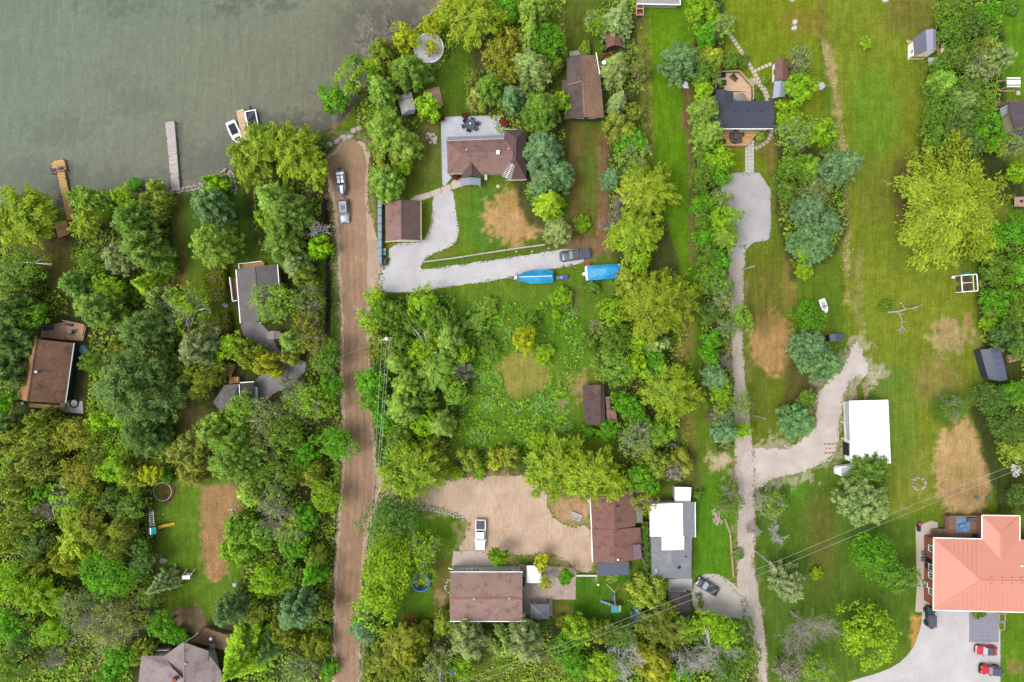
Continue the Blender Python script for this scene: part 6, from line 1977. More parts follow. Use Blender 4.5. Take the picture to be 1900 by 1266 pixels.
# greenhouse frame
t = thing('garden_enclosure', 'white framed garden enclosure with raised soil beds', 'garden enclosure', (*P(1787, 527), 0), R(4))
m_soil = mat('garden_soil', (104, 84, 70), .95, amp=.35, sc=2)
W_, H_ = 3.0, 3.2
for sx in (-1, 1):
    for sy in (-1, 1):
        block('post', M_WHITE, t, (sx * W_ / 2, sy * H_ / 2, .95), (.14, .14, 1.9))
for s_ in (-1, 1):
    block('top_beam', M_WHITE, t, (0, s_ * H_ / 2, 1.9), (W_, .16, .12))
    block('top_beam', M_WHITE, t, (s_ * W_ / 2, 0, 1.9), (.16, H_ - .2, .12))
block('cross_beam', M_WHITE, t, (.75, 0, 1.9), (.09, H_ - .2, .09))
block('cross_beam', M_WHITE, t, (-.4, .1, 1.9), (2.0, .09, .09))
for x, y, dx, dy in ((-.5, .95, 1.5, 1.0), (-.5, -.9, 1.7, 1.0), (.9, 0, .8, 2.8)):
    block('soil_bed', m_soil, t, (x, y, .2), (dx, dy, .4))
t = thing('notice_board', 'white board standing on the grass above the garden enclosure', 'board', (*P(1769.5, 490), 0), R(12))
MB().box((0, 0, .55), (.75, .9, .06)).build('panel', M_STONEW, t)
for sx in (-.3, .3):
    block('leg', M_STEEL, t, (sx, 0, .26), (.06, .06, .52))
bin_('teal barrel behind the white garden enclosure', 1790, 508.5, mat('bin_teal', (48, 170, 160), .5), (.9, .45, .7), cat='barrel')
bin_('white bucket at the corner of the garden enclosure', 1767, 515, M_WHITE, (.4, .4, .4), cat='bucket')
t = thing('crate_table', 'pinkish wooden cable box at the east wood edge', 'box', (*P(1832.5, 581.5), 0), R(2))
for i in range(5):
    block('slat', mat('pink_timber', (194, 160, 144), .9, 'wood'), t, (-.72 + .36 * i, 0, .62), (.32, 1.1, .06))
MB().box((0, 0, .3), (1.6, .95, .56)).build('box_body', M_WOODR, t)
t = thing('picnic_table', 'pink slab table beside the largest yellow-green willow', 'table', (*P(1887, 376), 0))
MB().box((0, 0, .72), (2.1, 1.9, .08)).build('tabletop', mat('pink_timber', (194, 160, 144), .9, 'wood'), t)
MB().box((0, 0, .34), (.8, .8, .68)).build('pedestal', M_WOODB, t)
MB().box((.3, .1, .8), (.6, .45, .1)).build('tray', M_DARK, t)
t = thing('pergola', 'white slatted pergola swing on timber sleepers in the north-east', 'pergola', (*P(1867, 160), 0))
for sx in (-1.2, 1.2):
    for sy in (-.75, .75):
        block('post', M_WOOD, t, (sx, sy, .95), (.12, .12, 1.9))
for y in (-.8, -.28, 0.0, .3, .82):
    block('slat', M_WHITE, t, (0, y, 1.95), (2.6, .22 if abs(y) > .5 else .3, .08))
for y in (-1.0, 1.0):
    block('sleeper', M_WOODR, t, (0, y, .1), (3.0, .2, .2))
t = thing('paving_stone', 'lone pink slab beside the white slatted pergola', 'slab', (*P(1889, 173), 0))
MB().box((0, 0, .05), (.75, .8, .1)).build('slab', M_SLAB, t)
bin_('bright blue bin below the purplish roof at the east edge', 1890, 250, mat('bin_bright_blue', (40, 96, 226), .5), (.9, .6, .8))
t = thing('log_pile', 'pile of rusty logs behind the slate metal shed', 'log pile', (*P(1876, 664), 0), R(15))
for i in range(9):
    MB().cyl((-1.0, -.7 + .34 * (i % 5) + .15 * (i // 5), .18 + .3 * (i // 5)), .17, 2.2, 8, axis='X').build('log', M_WOODR if i % 2 else M_WOODB, t)
# play lawn
t = thing('play_tower', 'play tower with a blue canopy, yellow slide and ladder bars', 'playground set', (*P(294, 979), 0), R(4))
m_bl = mat('canopy_blue', (32, 130, 206), .6)
m_tq = mat('canopy_teal', (30, 190, 196), .6)
for sx in (-.6, .6):
    for sy in (-.55, .55):
        block('post', M_WOODB, t, (sx, sy, 1.2), (.1, .1, 2.4))
MB().loft([[(-.75, -.65, 2.3), (-.75, .65, 2.3), (-.72, .65, 2.34), (-.72, -.65, 2.34)], [(-.2, -.65, 2.72), (-.2, .65, 2.72), (-.2, .65, 2.76), (-.2, -.65, 2.76)]]).build('canopy', m_bl, t)
MB().loft([[(-.2, -.65, 2.72), (-.2, .65, 2.72), (-.2, .65, 2.76), (-.2, -.65, 2.76)], [(0, -.65, 2.74), (0, .65, 2.74), (0, .65, 2.78), (0, -.65, 2.78)]]).build('canopy_stripe', M_WHITE, t)
MB().loft([[(0, -.65, 2.74), (0, .65, 2.74), (0, .65, 2.78), (0, -.65, 2.78)], [(.75, -.65, 2.3), (.75, .65, 2.3), (.75, .65, 2.34), (.75, -.65, 2.34)]]).build('canopy', m_tq, t)
MB().box((0, 0, 1.2), (1.2, 1.1, .08)).build('platform', M_WOODB, t)
sl = MB()
p0, p1 = Vector((.65, .35, 1.2)), Vector((3.3, .6, .12))
sl.bar(p0, p1, .5, .06)
for s_ in (-.26, .26):
    sl.bar(p0 + Vector((0, s_, .1)), p1 + Vector((0, s_, .1)), .06, .18)
sl.build('slide', mat('slide_yellow', (250, 190, 20), .4, 'paint'), t)
for i in range(7):
    block('ladder_bar', M_STEEL, t, (-.15, .95 + .42 * i, 1.9), (.8, .07, .07))
for sx in (-.55, .25):
    block('ladder_rail', M_STEEL, t, (sx, 2.3, 1.9), (.08, 3.0, .08))
    block('ladder_post', M_STEEL, t, (sx, 3.75, .95), (.08, .08, 1.9))
MB().bar((.55, -.6, 1.9), (.65, -2.0, 0), .07).build('brace', M_STEEL, t)
t = thing('trampoline_ring', 'bare metal trampoline ring on brown soil at the wood edge', 'trampoline', (*P(305, 911), 0))
MB().ring((0, 0, .7), 1.75, .07, 32, 6).build('frame_ring', M_STEEL, t)
for i in range(6):
    a = i * math.pi / 3
    block('leg', M_STEEL, t, (1.75 * math.cos(a), 1.75 * math.sin(a), .34), (.07, .07, .68))
t = thing('garden_swing', 'white canopy swing on the play lawn', 'swing seat', (*P(353, 1066), 0), R(0))
MB().loft([[(-.75, -.35, 1.75), (-.75, .35, 1.75), (-.75, .35, 1.8), (-.75, -.35, 1.8)], [(.75, -.3, 1.75), (.75, .4, 1.75), (.75, .4, 1.8), (.75, -.3, 1.8)]]).build('canopy', M_WHITE, t)
for sx, dx in ((-.7, .3), (.7, .75)):
    MB().bar((sx, .3, 1.72), (sx + dx * .4, 1.1, 0), .1).build('frame_leg', M_WHITE, t)
    MB().bar((sx, -.3, 1.72), (sx, -.7, 0), .1).build('frame_leg', M_WHITE, t)
MB().box((0, .2, .5), (1.2, .5, .08)).build('seat', M_SIDING, t)
t = thing('log_bench', 'orange split log bench on the lower west clearing', 'bench', (*P(160.5, 1240), 0), R(102))
for i in range(4):
    MB().box((-.95 + .62 * i, .04 * (i % 2), .3), (.5, .7, .2)).build('log', mat('split_log', (214, 154, 112), .85, 'wood', amp=.2), t)
MB().box((0, 0, .1), (2.6, .4, .16)).build('base_log', M_WOODB, t)
# swing set near the maroon house
t = thing('swing_set', 'timber swing set with a teal roof and pale blue slide', 'playground set', (*P(1138, 1122), 0), R(0))
for sx in (-.6, .6):
    for sy in (-.5, .5):
        block('post', M_WOODR, t, (sx, sy, 1.1), (.12, .12, 2.2))
MB().loft([[(-.75, -.7, 2.1), (-.75, .6, 2.1), (-.7, .6, 2.14), (-.7, -.7, 2.14)], [(.7, -.6, 2.5), (.7, .7, 2.5), (.7, .7, 2.54), (.7, -.6, 2.54)]]).build('canopy', mat('teal_canvas', (44, 156, 158), .6), t)
MB().box((.92, .1, 2.3), (.34, 1.2, .1)).build('roof_edge', M_CREAM, t)
MB().box((0, 0, 1.1), (1.2, 1.0, .08)).build('platform', M_WOODR, t)
MB().bar((-.6, .35, 1.1), (-2.5, .75, .15), .45, .08).build('slide', mat('slide_pale_blue', (104, 150, 176), .5), t)
MB().bar((0, .6, 2.2), (-.1, 3.3, 2.2), .12).build('swing_beam', M_WOODR, t)
for s_ in (-1, 1):
    MB().bar((-.1, 3.2, 2.2), (-.1 + 1.25 * s_, 4.0, 0), .12).build('frame_leg', M_WOOD, t)
MB().box((-.05, 1.6, .9), (.5, 1.1, .1)).build('glider_seat', mat('swing_blue', (52, 120, 216), .5), t)
MB().tube([(-.5, 2.4, 1.6), (-.75, 3.0, 1.2), (-.4, 3.3, 1.6)], .07, 6).build('swing_rope', mat('swing_green', (70, 150, 110), .6), t)
for y in (-.1, .25):
    MB().bar((1.0, y, 1.2), (1.9, y, .1), .07).build('ladder_rail', M_WOODR, t)
# trampoline below the big lime tree
t = thing('trampoline', 'black trampoline with a blue rim below the lime tree', 'trampoline', (*P(780.5, 1081, .9), 0))
MB().cyl((0, 0, .86), 1.55, .04, 28).build('jumping_mat', M_BLACK, t)
MB().ring((0, 0, .92), 1.72, .17, 32, 6).build('rim_pad', mat('rim_blue', (36, 142, 226), .5), t)
for i in range(6):
    a = i * math.pi / 3
    block('leg', M_STEEL, t, (1.75 * math.cos(a), 1.75 * math.sin(a), .42), (.08, .08, .84))
# sand box frame
t = thing('sandbox', 'weathered timber frame lying on the sandy patch', 'sandbox', (*P(1068, 958), 0), R(-22))
for x, y, dx, dy in ((0, -.6, 2.3, .2), (0, .6, 2.3, .2), (-1.05, 0, .2, 1.0), (1.05, 0, .2, 1.0)):
    block('frame_board', M_WOODG, t, (x, y, .16), (dx, dy, .32))
MB().box((0, 0, .08), (1.9, 1.0, .14)).build('filling', M_STONE, t)
t = thing('air_conditioner', 'black heat pump against the side of the pinkish gabled house', 'air conditioner', (*P(971.5, 1078), .06))
MB().box((0, 0, .45), (.5, 1.3, .9)).build('case', M_DARK, t)
t = thing('steps', 'grey side steps of the pinkish gabled house', 'steps', (*P(971, 1115), .06))
for i in range(4):
    block('tread', M_STEEL, t, (-.1, -1.4 + .9 * i, .2), (.7, .86, .3))
t = thing('water_tank', 'white round tank at the garden corner of the pinkish gabled house', 'tank', (*P(971.5, 1143.5, .8), .06))
MB().cyl((0, 0, 0), .42, .9, 16).build('tank_body', M_WHITE, t)
MB().dome((0, 0, .9), .42, .15, 16, 3).build('tank_top', M_WHITE, t)
t = thing('dog_kennel', 'white kennel box on the path beside the clipped hedge', 'kennel', (*P(420.5, 567), 0), R(-32))
MB().box((0, 0, .35), (.95, .6, .7)).build('kennel_body', M_SIDING, t)
MB().loft([[(-.55, -.38, .68), (.55, -.38, .68), (.55, 0, .95), (-.55, 0, .95)], [(-.55, .38, .68), (.55, .38, .68), (.55, .02, .96), (-.55, .02, .96)]]).build('roof', M_MT_SILVER, t)
# deck things at the navy house
lounge('sunbed', 'grey covered spa on the red deck of the navy house', 92, 609, 12, .6, m_soft, 1.6)
t = thing('patio_parasol', 'folded navy parasol lying on the red deck', 'parasol', (*P(128, 603, .8), .66), R(-6))
MB().loft([[(-.9, -.05, 0), (-.9, .05, 0), (-.9, .05, .12), (-.9, -.05, .12)], [(.7, -.3, 0), (.7, .3, 0), (.7, .25, .25), (.7, -.25, .25)]]).build('canopy', M_NAVY, t)
MB().bar((-.9, 0, .06), (-1.4, 0, .06), .05).build('pole', M_STEEL, t)
t = thing('barbecue', 'black barbecue on the red deck of the navy house', 'barbecue', (*P(134, 617, .8), .6), R(30))
MB().box((0, 0, .8), (.9, .55, .35)).build('hood', mat('grill_grey', (70, 74, 84), .4), t)
MB().box((0, 0, .35), (.7, .5, .6)).build('cart', M_BLACK, t)
MB().box((.62, .1, .75), (.35, .5, .05)).build('side_shelf', M_DARK, t)
t = thing('tarp', 'pale blue tarp heap at the corner of the red deck', 'tarp', (*P(154, 648), 0))
MB().dome((0, 0, 0), .9, .5, 10, 3).build('tarpaulin', mat('tarp_heap', (120, 168, 190), .6, amp=.5, sc=2), t)
bin_('bright blue bin on the narrow orange deck', 110, 757, mat('bin_bright_blue', (40, 96, 226), .5), (.45, .45, .6))
bin_('teal tub at the hidden corner of the navy house', 45, 748, mat('bin_teal', (48, 170, 160), .5), (.5, .5, .4), cat='tub')
t = thing('barbecue', 'white round-lidded barbecue on the bottom-edge raised deck', 'barbecue', (*P(390, 1187, 2.2), 1.2))
MB().cyl((0, 0, 0), .12, .7, 8).build('stand', M_STEEL, t)
MB().dome((0, 0, .7), .34, .34, 12, 3).build('lid', M_WHITE, t)
bin_('grey table on the bottom-edge raised deck', 402, 1191, mat('table_grey', (134, 138, 160), .6), (.9, .9, .7), cat='table').location.z = 1.2
bin_('deep blue barrel at the lower edge under the sage pine', 838, 1243, mat('barrel_blue', (36, 84, 190), .5), (.7, 1.2, .9), cat='barrel')
t = thing('shelter', 'narrow dark canopy at the lower edge next to the deep blue barrel', 'canopy', (*P(822, 1246), 0))
MB().prism([(-.5, -1.6), (.5, -1.6), (.5, 1.6), (-.5, 1.6)], 1.8, 1.9).build('cover', M_DARK, t)
MB().bar((-.45, -1.6, 1.93), (-.3, 1.6, 1.93), .12, .06).build('pale_edge', M_WHITE, t)
for sx in (-.4, .4):
    for sy in (-1.4, 1.4):
        block('post', M_STEEL, t, (sx, sy, .9), (.08, .08, 1.8))
t = thing('inflatable', 'blue and red float beside the north shore jetty', 'float', (*P(816, 6), -.3), R(15))
MB().box((0, .3, .12), (1.5, 1.9, .2)).build('float_body', mat('float_blue', (60, 130, 226), .5), t)
MB().box((-.5, .5, .24), (.4, 1.2, .08)).build('float_stripe', mat('float_red', (226, 70, 70), .5), t)
t = thing('jetty', 'little white jetty pad at the north shore', 'jetty', (*P(817, 17), 0))
for i in range(4):
    block('plank', M_WOODG, t, (0, -.45 + .3 * i, .1), (1.1, .27, .1))
bin_('grey box at the corner of the white roof annex', 1247, 829, M_MT_SLATE, (1.0, 1.6, .9), cat='box')
bin_('dark blue bin in the bushes by the gravel court road', 622, 690, mat('bin_navy', (60, 72, 110), .5), (.5, .6, .8))
# ================================================================== trees
def unit(v):
    return v / (np.linalg.norm(v, axis=1, keepdims=True) + 1e-9)

def cards(c, nrm, ln, wd, rg, tang=None):
    """one small leaf-shaped face per row: centre c, facing nrm, length ln, width wd"""
    n = len(c)
    nrm = unit(nrm)
    t = tang if tang is not None else rg.normal(size=(n, 3))
    t = unit(t - nrm * np.sum(t * nrm, 1, keepdims=True))
    b = np.cross(nrm, t)
    sz_ = rg.lognormal(0, .28, n)
    ln = np.broadcast_to(ln, (n,)) * sz_
    wd = np.broadcast_to(wd, (n,)) * sz_ * rg.uniform(.8, 1.2, n)
    k = rg.uniform(-.25, .25, n)
    v = np.empty((n, 4, 3))
    v[:, 0] = c - t * (ln / 2)[:, None]
    v[:, 1] = c + b * (wd / 2)[:, None] + t * (ln * k)[:, None] - nrm * (wd * .18)[:, None]
    v[:, 2] = c + t * (ln / 2)[:, None]
    v[:, 3] = c - b * (wd / 2)[:, None] + t * (ln * k)[:, None] - nrm * (wd * .18)[:, None]
    return v

def crown_mesh(name, quads, tint, m):
    me = bpy.data.meshes.new(name)
    n = len(quads)
    np_mesh(me, quads.reshape(-1, 3), np.arange(4 * n).reshape(n, 4))
    a = me.attributes.new('leaf_tone', 'FLOAT', 'FACE')
    a.data.foreach_set('value', tint.astype(np.float32))
    me.materials.append(m)
    return me

def leaf_material(name, shine=.35, transl=.3):
    m, n, l, bs = nt(name)
    oi = n.new('ShaderNodeObjectInfo')
    at = n.new('ShaderNodeAttribute')
    at.attribute_name = 'leaf_tone'
    geo = n.new('ShaderNodeNewGeometry')
    f = noise(n, l, geo.outputs['Position'], .55, 3, .6)
    c = mul(n, l, oi.outputs['Color'], at.outputs['Color'])
    c = mul(n, l, c, ramp(n, l, f, [(.3, (.80, .86, .9, 1)), (.7, (1.2, 1.12, .95, 1))]))
    l.new(c, bs.inputs['Base Color'])
    bs.inputs['Roughness'].default_value = .6
    bs.inputs['Specular IOR Level'].default_value = shine
    tb = n.new('ShaderNodeBsdfTranslucent')
    c2 = mul(n, l, c, (1.1, 1.25, .5, 1))
    l.new(c2, tb.inputs['Color'])
    mx = n.new('ShaderNodeMixShader')
    mx.inputs[0].default_value = transl
    l.new(bs.outputs[0], mx.inputs[1])
    l.new(tb.outputs[0], mx.inputs[2])
    l.new(mx.outputs[0], n.get('Material Output').inputs['Surface'])
    return m
M_LEAF = leaf_material('leaves', .25, .45)
M_NEEDLE = leaf_material('needles', .2, .3)
M_BARK = mat('bark', (120, 104, 92), .95, amp=.3)
M_BARKW = mat('white_bark', (236, 232, 226), .9, amp=.15)
M_BARKG = mat('grey_twigs', (206, 194, 182), .95, amp=.15)

def dome_dirs(n, rg, lo=-.25):
    """evenly spread directions over the upper part of a sphere"""
    i = np.arange(n) + .5
    z = lo + (1 - lo) * i / n
    ph = i * 2.399963 + rg.uniform(0, 6.28)
    r_ = np.sqrt(1 - z * z)
    return unit(np.stack([r_ * np.cos(ph), r_ * np.sin(ph), z], 1) + rg.normal(0, .13, (n, 3)))

def g_broad(Rr, H, rg, leaf=.39, loose=0.0, fill=1.0, up=.6, lobesz=1.0):
    Rz = min(Rr * .95, H * .42)
    zc = H - Rz
    nl = int(max(7, 13 + Rr * 3.4) / lobesz)
    D = dome_dirs(nl, rg)
    az_ = np.arctan2(D[:, 1], D[:, 0])
    out = 1 + .14 * np.sin(az_ * 2 + rg.uniform(0, 6)) + .10 * np.sin(az_ * 3 + rg.uniform(0, 6)) + rg.normal(0, .06, nl)
    rl = Rr * rg.uniform(.20, .36, nl) * lobesz ** .5
    Cn = D * np.array([Rr, Rr, Rz]) * (out * rg.uniform(.80, 1.0, nl))[:, None] - D * (rl * .8)[:, None]
    Cn[:, 2] += zc
    q = []
    tn = []
    tot = np.sum(rl ** 2)
    N = int(fill * 34 * Rr * Rr / (leaf * leaf) * .2 + 500)
    for k in range(nl):
        m = int(N * rl[k] ** 2 / tot)
        d = unit(rg.normal(size=(m, 3)) + D[k] * .9 + np.array([0, 0, .35]))
        rad = rl[k] * rg.uniform(.55, 1.08, m) * (1 + loose * rg.normal(0, .4, m))
        p = Cn[k] + d * rad[:, None]
        nn = d + np.array([0, 0, up]) + rg.normal(0, .55, (m, 3))
        q.append(cards(p, nn, leaf, leaf * .72, rg))
        tn.append(np.full(m, rg.uniform(.84, 1.16)) * rg.uniform(.72, 1.26, m))
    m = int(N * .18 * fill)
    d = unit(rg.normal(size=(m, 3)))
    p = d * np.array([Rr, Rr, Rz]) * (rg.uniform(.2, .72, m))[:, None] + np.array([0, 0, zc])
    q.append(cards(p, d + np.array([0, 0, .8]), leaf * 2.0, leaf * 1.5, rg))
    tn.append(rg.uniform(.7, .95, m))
    return np.concatenate(q), np.concatenate(tn)

def g_willow(Rr, H, rg, leaf=.5, fill=1.0):
    """fine hanging sprays gathered on radiating limbs"""
    Rz = min(Rr * .85, H * .45)
    zc = H - Rz
    nl = int(24 + Rr * 5)
    D = dome_dirs(nl, rg, -.1)
    az_ = np.arctan2(D[:, 1], D[:, 0])
    out = 1 + .12 * np.sin(az_ * 2 + rg.uniform(0, 6)) + .12 * np.sin(az_ * 5 + rg.uniform(0, 6)) + rg.normal(0, .08, nl)
    q = []
    tn = []
    N = int(fill * Rr * Rr * 150 + 900)
    rl = Rr * rg.uniform(.13, .27, nl)
    tot = np.sum(rl ** 2)
    for k in range(nl):
        m = int(N * rl[k] ** 2 / tot)
        ax = unit((D[k] * np.array([1, 1, .55]))[None])[0]
        tip = D[k] * np.array([Rr, Rr, Rz]) * out[k]
        s = rg.uniform(0, 1, m) ** .8
        base = tip[None] * (1 - .5 * s)[:, None]
        off = rg.normal(0, 1, (m, 3)) * (rl[k] * (.3 + .6 * s))[:, None] * np.array([.60, .60, .46])
        p = base + off + np.array([0, 0, zc])
        tg = ax + rg.normal(0, .35, (m, 3)) + np.array([0, 0, -.25])
        nn = D[k] + np.array([0, 0, .7]) + rg.normal(0, .4, (m, 3))
        q.append(cards(p, nn, leaf * 1.25, leaf * .42, rg, tg))
        tn.append(np.full(m, rg.uniform(.86, 1.14)) * rg.uniform(.74, 1.24, m))
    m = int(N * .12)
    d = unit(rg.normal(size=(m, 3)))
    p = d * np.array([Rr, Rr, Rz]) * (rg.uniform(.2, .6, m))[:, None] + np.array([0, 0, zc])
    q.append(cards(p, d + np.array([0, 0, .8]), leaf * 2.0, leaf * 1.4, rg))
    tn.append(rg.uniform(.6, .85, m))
    return np.concatenate(q), np.concatenate(tn)

def g_pine(Rr, H, rg, leaf=.5, fill=1.0, spruce=False):
    """whorls of radiating branches carrying tufts"""
    q = []
    tn = []
    lev = int(H * (1.5 if spruce else .95)) + 3
    z0 = H * (.12 if spruce else .25)
    for i in range(lev):
        t_ = i / (lev - 1)
        z = z0 + (H - z0) * t_
        prof = (1 - t_) ** .85 if spruce else np.sqrt(max(0, 1 - t_ ** 2.2)) * (.75 + .25 * (1 - t_))
        rr = Rr * max(.06, prof) * rg.uniform(.86, 1.08)
        nb = max(4, int((7 if spruce else 6) * (.5 + rr / Rr * .9)))
        ph0 = rg.uniform(0, 6.28)
        for b_ in range(nb):
            a = ph0 + b_ * 6.283 / nb + rg.normal(0, .18)
            L_ = rr * rg.uniform(.78, 1.12)
            dr = np.array([math.cos(a), math.sin(a), 0])
            tone = rg.uniform(.84, 1.16)
            if spruce:
                m = int(12 + L_ * 18 * fill)
                s = rg.uniform(.12, 1, m)
                side = np.array([-dr[1], dr[0], 0])
                w = (1 - s) * .42 * L_ + .10 * Rr * .5
                p = dr * (s * L_)[:, None] + side * (rg.normal(0, .5, m) * w)[:, None] + np.array([0, 0, z])
                p[:, 2] += -.30 * L_ * s ** 1.5 + rg.normal(0, .08, m)
                tg = dr + side * rg.choice([-1, 1], m)[:, None] * .6 + rg.normal(0, .25, (m, 3))
                q.append(cards(p, np.array([0, 0, 1.0]) + dr * .35 + rg.normal(0, .35, (m, 3)), leaf * 1.1, leaf * .42, rg, tg))
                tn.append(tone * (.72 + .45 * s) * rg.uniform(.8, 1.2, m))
            else:
                nt_ = max(2, int(L_ * 1.6))
                for j in range(nt_):
                    s = .38 + .62 * (j + rg.uniform(.2, .9)) / nt_
                    c = dr * (s * L_) + np.array([rg.normal(0, .16) * L_ * .5, rg.normal(0, .16) * L_ * .5, z + .10 * L_ * s + rg.normal(0, .12)])
                    m = int(26 * fill)
                    tr_ = .42 + .07 * Rr
                    d = unit(rg.normal(size=(m, 3)) + dr * .5 + np.array([0, 0, .7]))
                    p = c + d * (tr_ * rg.uniform(.35, 1.0, m))[:, None] * np.array([1, 1, .7])
                    q.append(cards(p, d + np.array([0, 0, .8]) + rg.normal(0, .4, (m, 3)), leaf * 1.15, leaf * .40, rg, d))
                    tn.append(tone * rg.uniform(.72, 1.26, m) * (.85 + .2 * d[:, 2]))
    return np.concatenate(q), np.concatenate(tn)

def g_cedar(Rr, H, rg, leaf=.36, fill=1.0):
    """a clump of upright pointed spires in fine ragged sprays"""
    q = []
    tn = []
    ns = int(5 + Rr * 3.0)
    i = np.arange(ns) + .5
    rad = Rr * .80 * np.sqrt(i / ns)
    ph = i * 2.399963 + rg.uniform(0, 6)
    for k in range(ns):
        c = np.array([rad[k] * math.cos(ph[k]), rad[k] * math.sin(ph[k]), 0]) + np.append(rg.normal(0, .14 * Rr, 2), 0)
        w = Rr * rg.uniform(.20, .42)
        h = H * (1 - .4 * (rad[k] / Rr) ** 2) * rg.uniform(.72, 1.06)
        m = int(fill * w * w * 1300 + 150)
        s = rg.uniform(0, 1, m) ** .7
        a = rg.uniform(0, 6.283, m)
        r_ = w * np.clip(1 - s ** 1.5, 0.02, 1) ** .7 * np.abs(rg.normal(.92, .26, m))
        lobes = 1 + .30 * np.sin(a * 5 + s * 11 + k) + .2 * np.sin(a * 3 - s * 17)
        p = np.stack([c[0] + r_ * lobes * np.cos(a), c[1] + r_ * lobes * np.sin(a), H * .2 + (h - H * .2) * s], 1)
        d = np.stack([np.cos(a), np.sin(a), .2 + .8 * s], 1)
        q.append(cards(p, d + rg.normal(0, .7, (m, 3)), leaf * 1.35, leaf * .55, rg, np.stack([np.cos(a), np.sin(a), np.ones(m) * .8], 1)))
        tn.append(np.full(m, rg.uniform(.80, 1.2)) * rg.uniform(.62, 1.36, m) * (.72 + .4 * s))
    return np.concatenate(q), np.concatenate(tn)

def branch_mesh(Rr, H, rg, m, dens=1.0, name='branches'):
    """leafless limbs forking upward into a fan of fine twigs"""
    V = []
    F = []
    r0 = .05 + .016 * H
    def seg(p, q, ra, rb):
        d = unit((q - p)[None])[0]
        u = unit(np.cross(d, [.3, .5, .8])[None])[0]
        w = np.cross(d, u)
        o = len(V)
        for c, r_ in ((p, ra), (q, rb)):
            for a in (0, 2.094, 4.189):
                V.append(c + u * r_ * math.cos(a) + w * r_ * math.sin(a))
        for j in range(3):
            F.append((o + j, o + (j + 1) % 3, o + 3 + (j + 1) % 3, o + 3 + j))
    def fork(p, d, L_, r_, lv):
        k = 3
        c = p
        for i in range(k):
            d = unit((d + rg.normal(0, .13, 3) + np.array([0, 0, .05]))[None])[0]
            q = c + d * L_ / k
            seg(c, q, max(.018, r_ * (1 - .25 * i)), max(.014, r_ * (1 - .25 * (i + 1))))
            if lv < 4:
                for _ in range(int(rg.integers(1, 4)) if lv < 3 else (2 if dens > 1 else 1)):
                    nd = unit((d + rg.normal(0, .5, 3))[None])[0]
                    fork(q, nd, L_ * rg.uniform(.45, .72), max(.018, r_ * .5), lv + 1)
            c = q
    n = int(4 + dens)
    for i in range(n):
        a = i * 6.283 / n + rg.uniform(-.4, .4)
        el = rg.uniform(.6, 1.15)
        fork(np.array([0, 0, H * rg.uniform(.22, .42)]), np.array([math.cos(a) * math.cos(el), math.sin(a) * math.cos(el), math.sin(el)]), Rr * .78, r0 * .55, 1)
    V = np.array(V)
    k = Rr / np.percentile(np.hypot(V[:, 0], V[:, 1]), 96)
    V[:, :2] *= k
    V[:, 2] = H * .2 + (V[:, 2] - V[:, 2].min()) * (H * .8) / (np.percentile(V[:, 2], 99) - V[:, 2].min())
    me = bpy.data.meshes.new(name)
    np_mesh(me, V, np.array(F))
    me.materials.append(m)
    return me

def trunk_mesh(Rr, H, m, conifer=False):
    b = MB()
    r0 = .06 + .024 * H
    top = H * (.96 if conifer else .62)
    b.tube([(0, 0, -.1), (.05, .03, H * .3), (0, 0, top)], r0, 7, r0 * (.12 if conifer else .45))
    if not conifer:
        for i in range(5):
            a = i * 1.2566 + .3
            b.tube([(0, 0, H * (.32 + .05 * i)), (Rr * .35 * math.cos(a), Rr * .35 * math.sin(a), H * .6), (Rr * .68 * math.cos(a), Rr * .68 * math.sin(a), H * .76)], r0 * .42, 5, r0 * .12)
    return b.mesh('trunk', m)

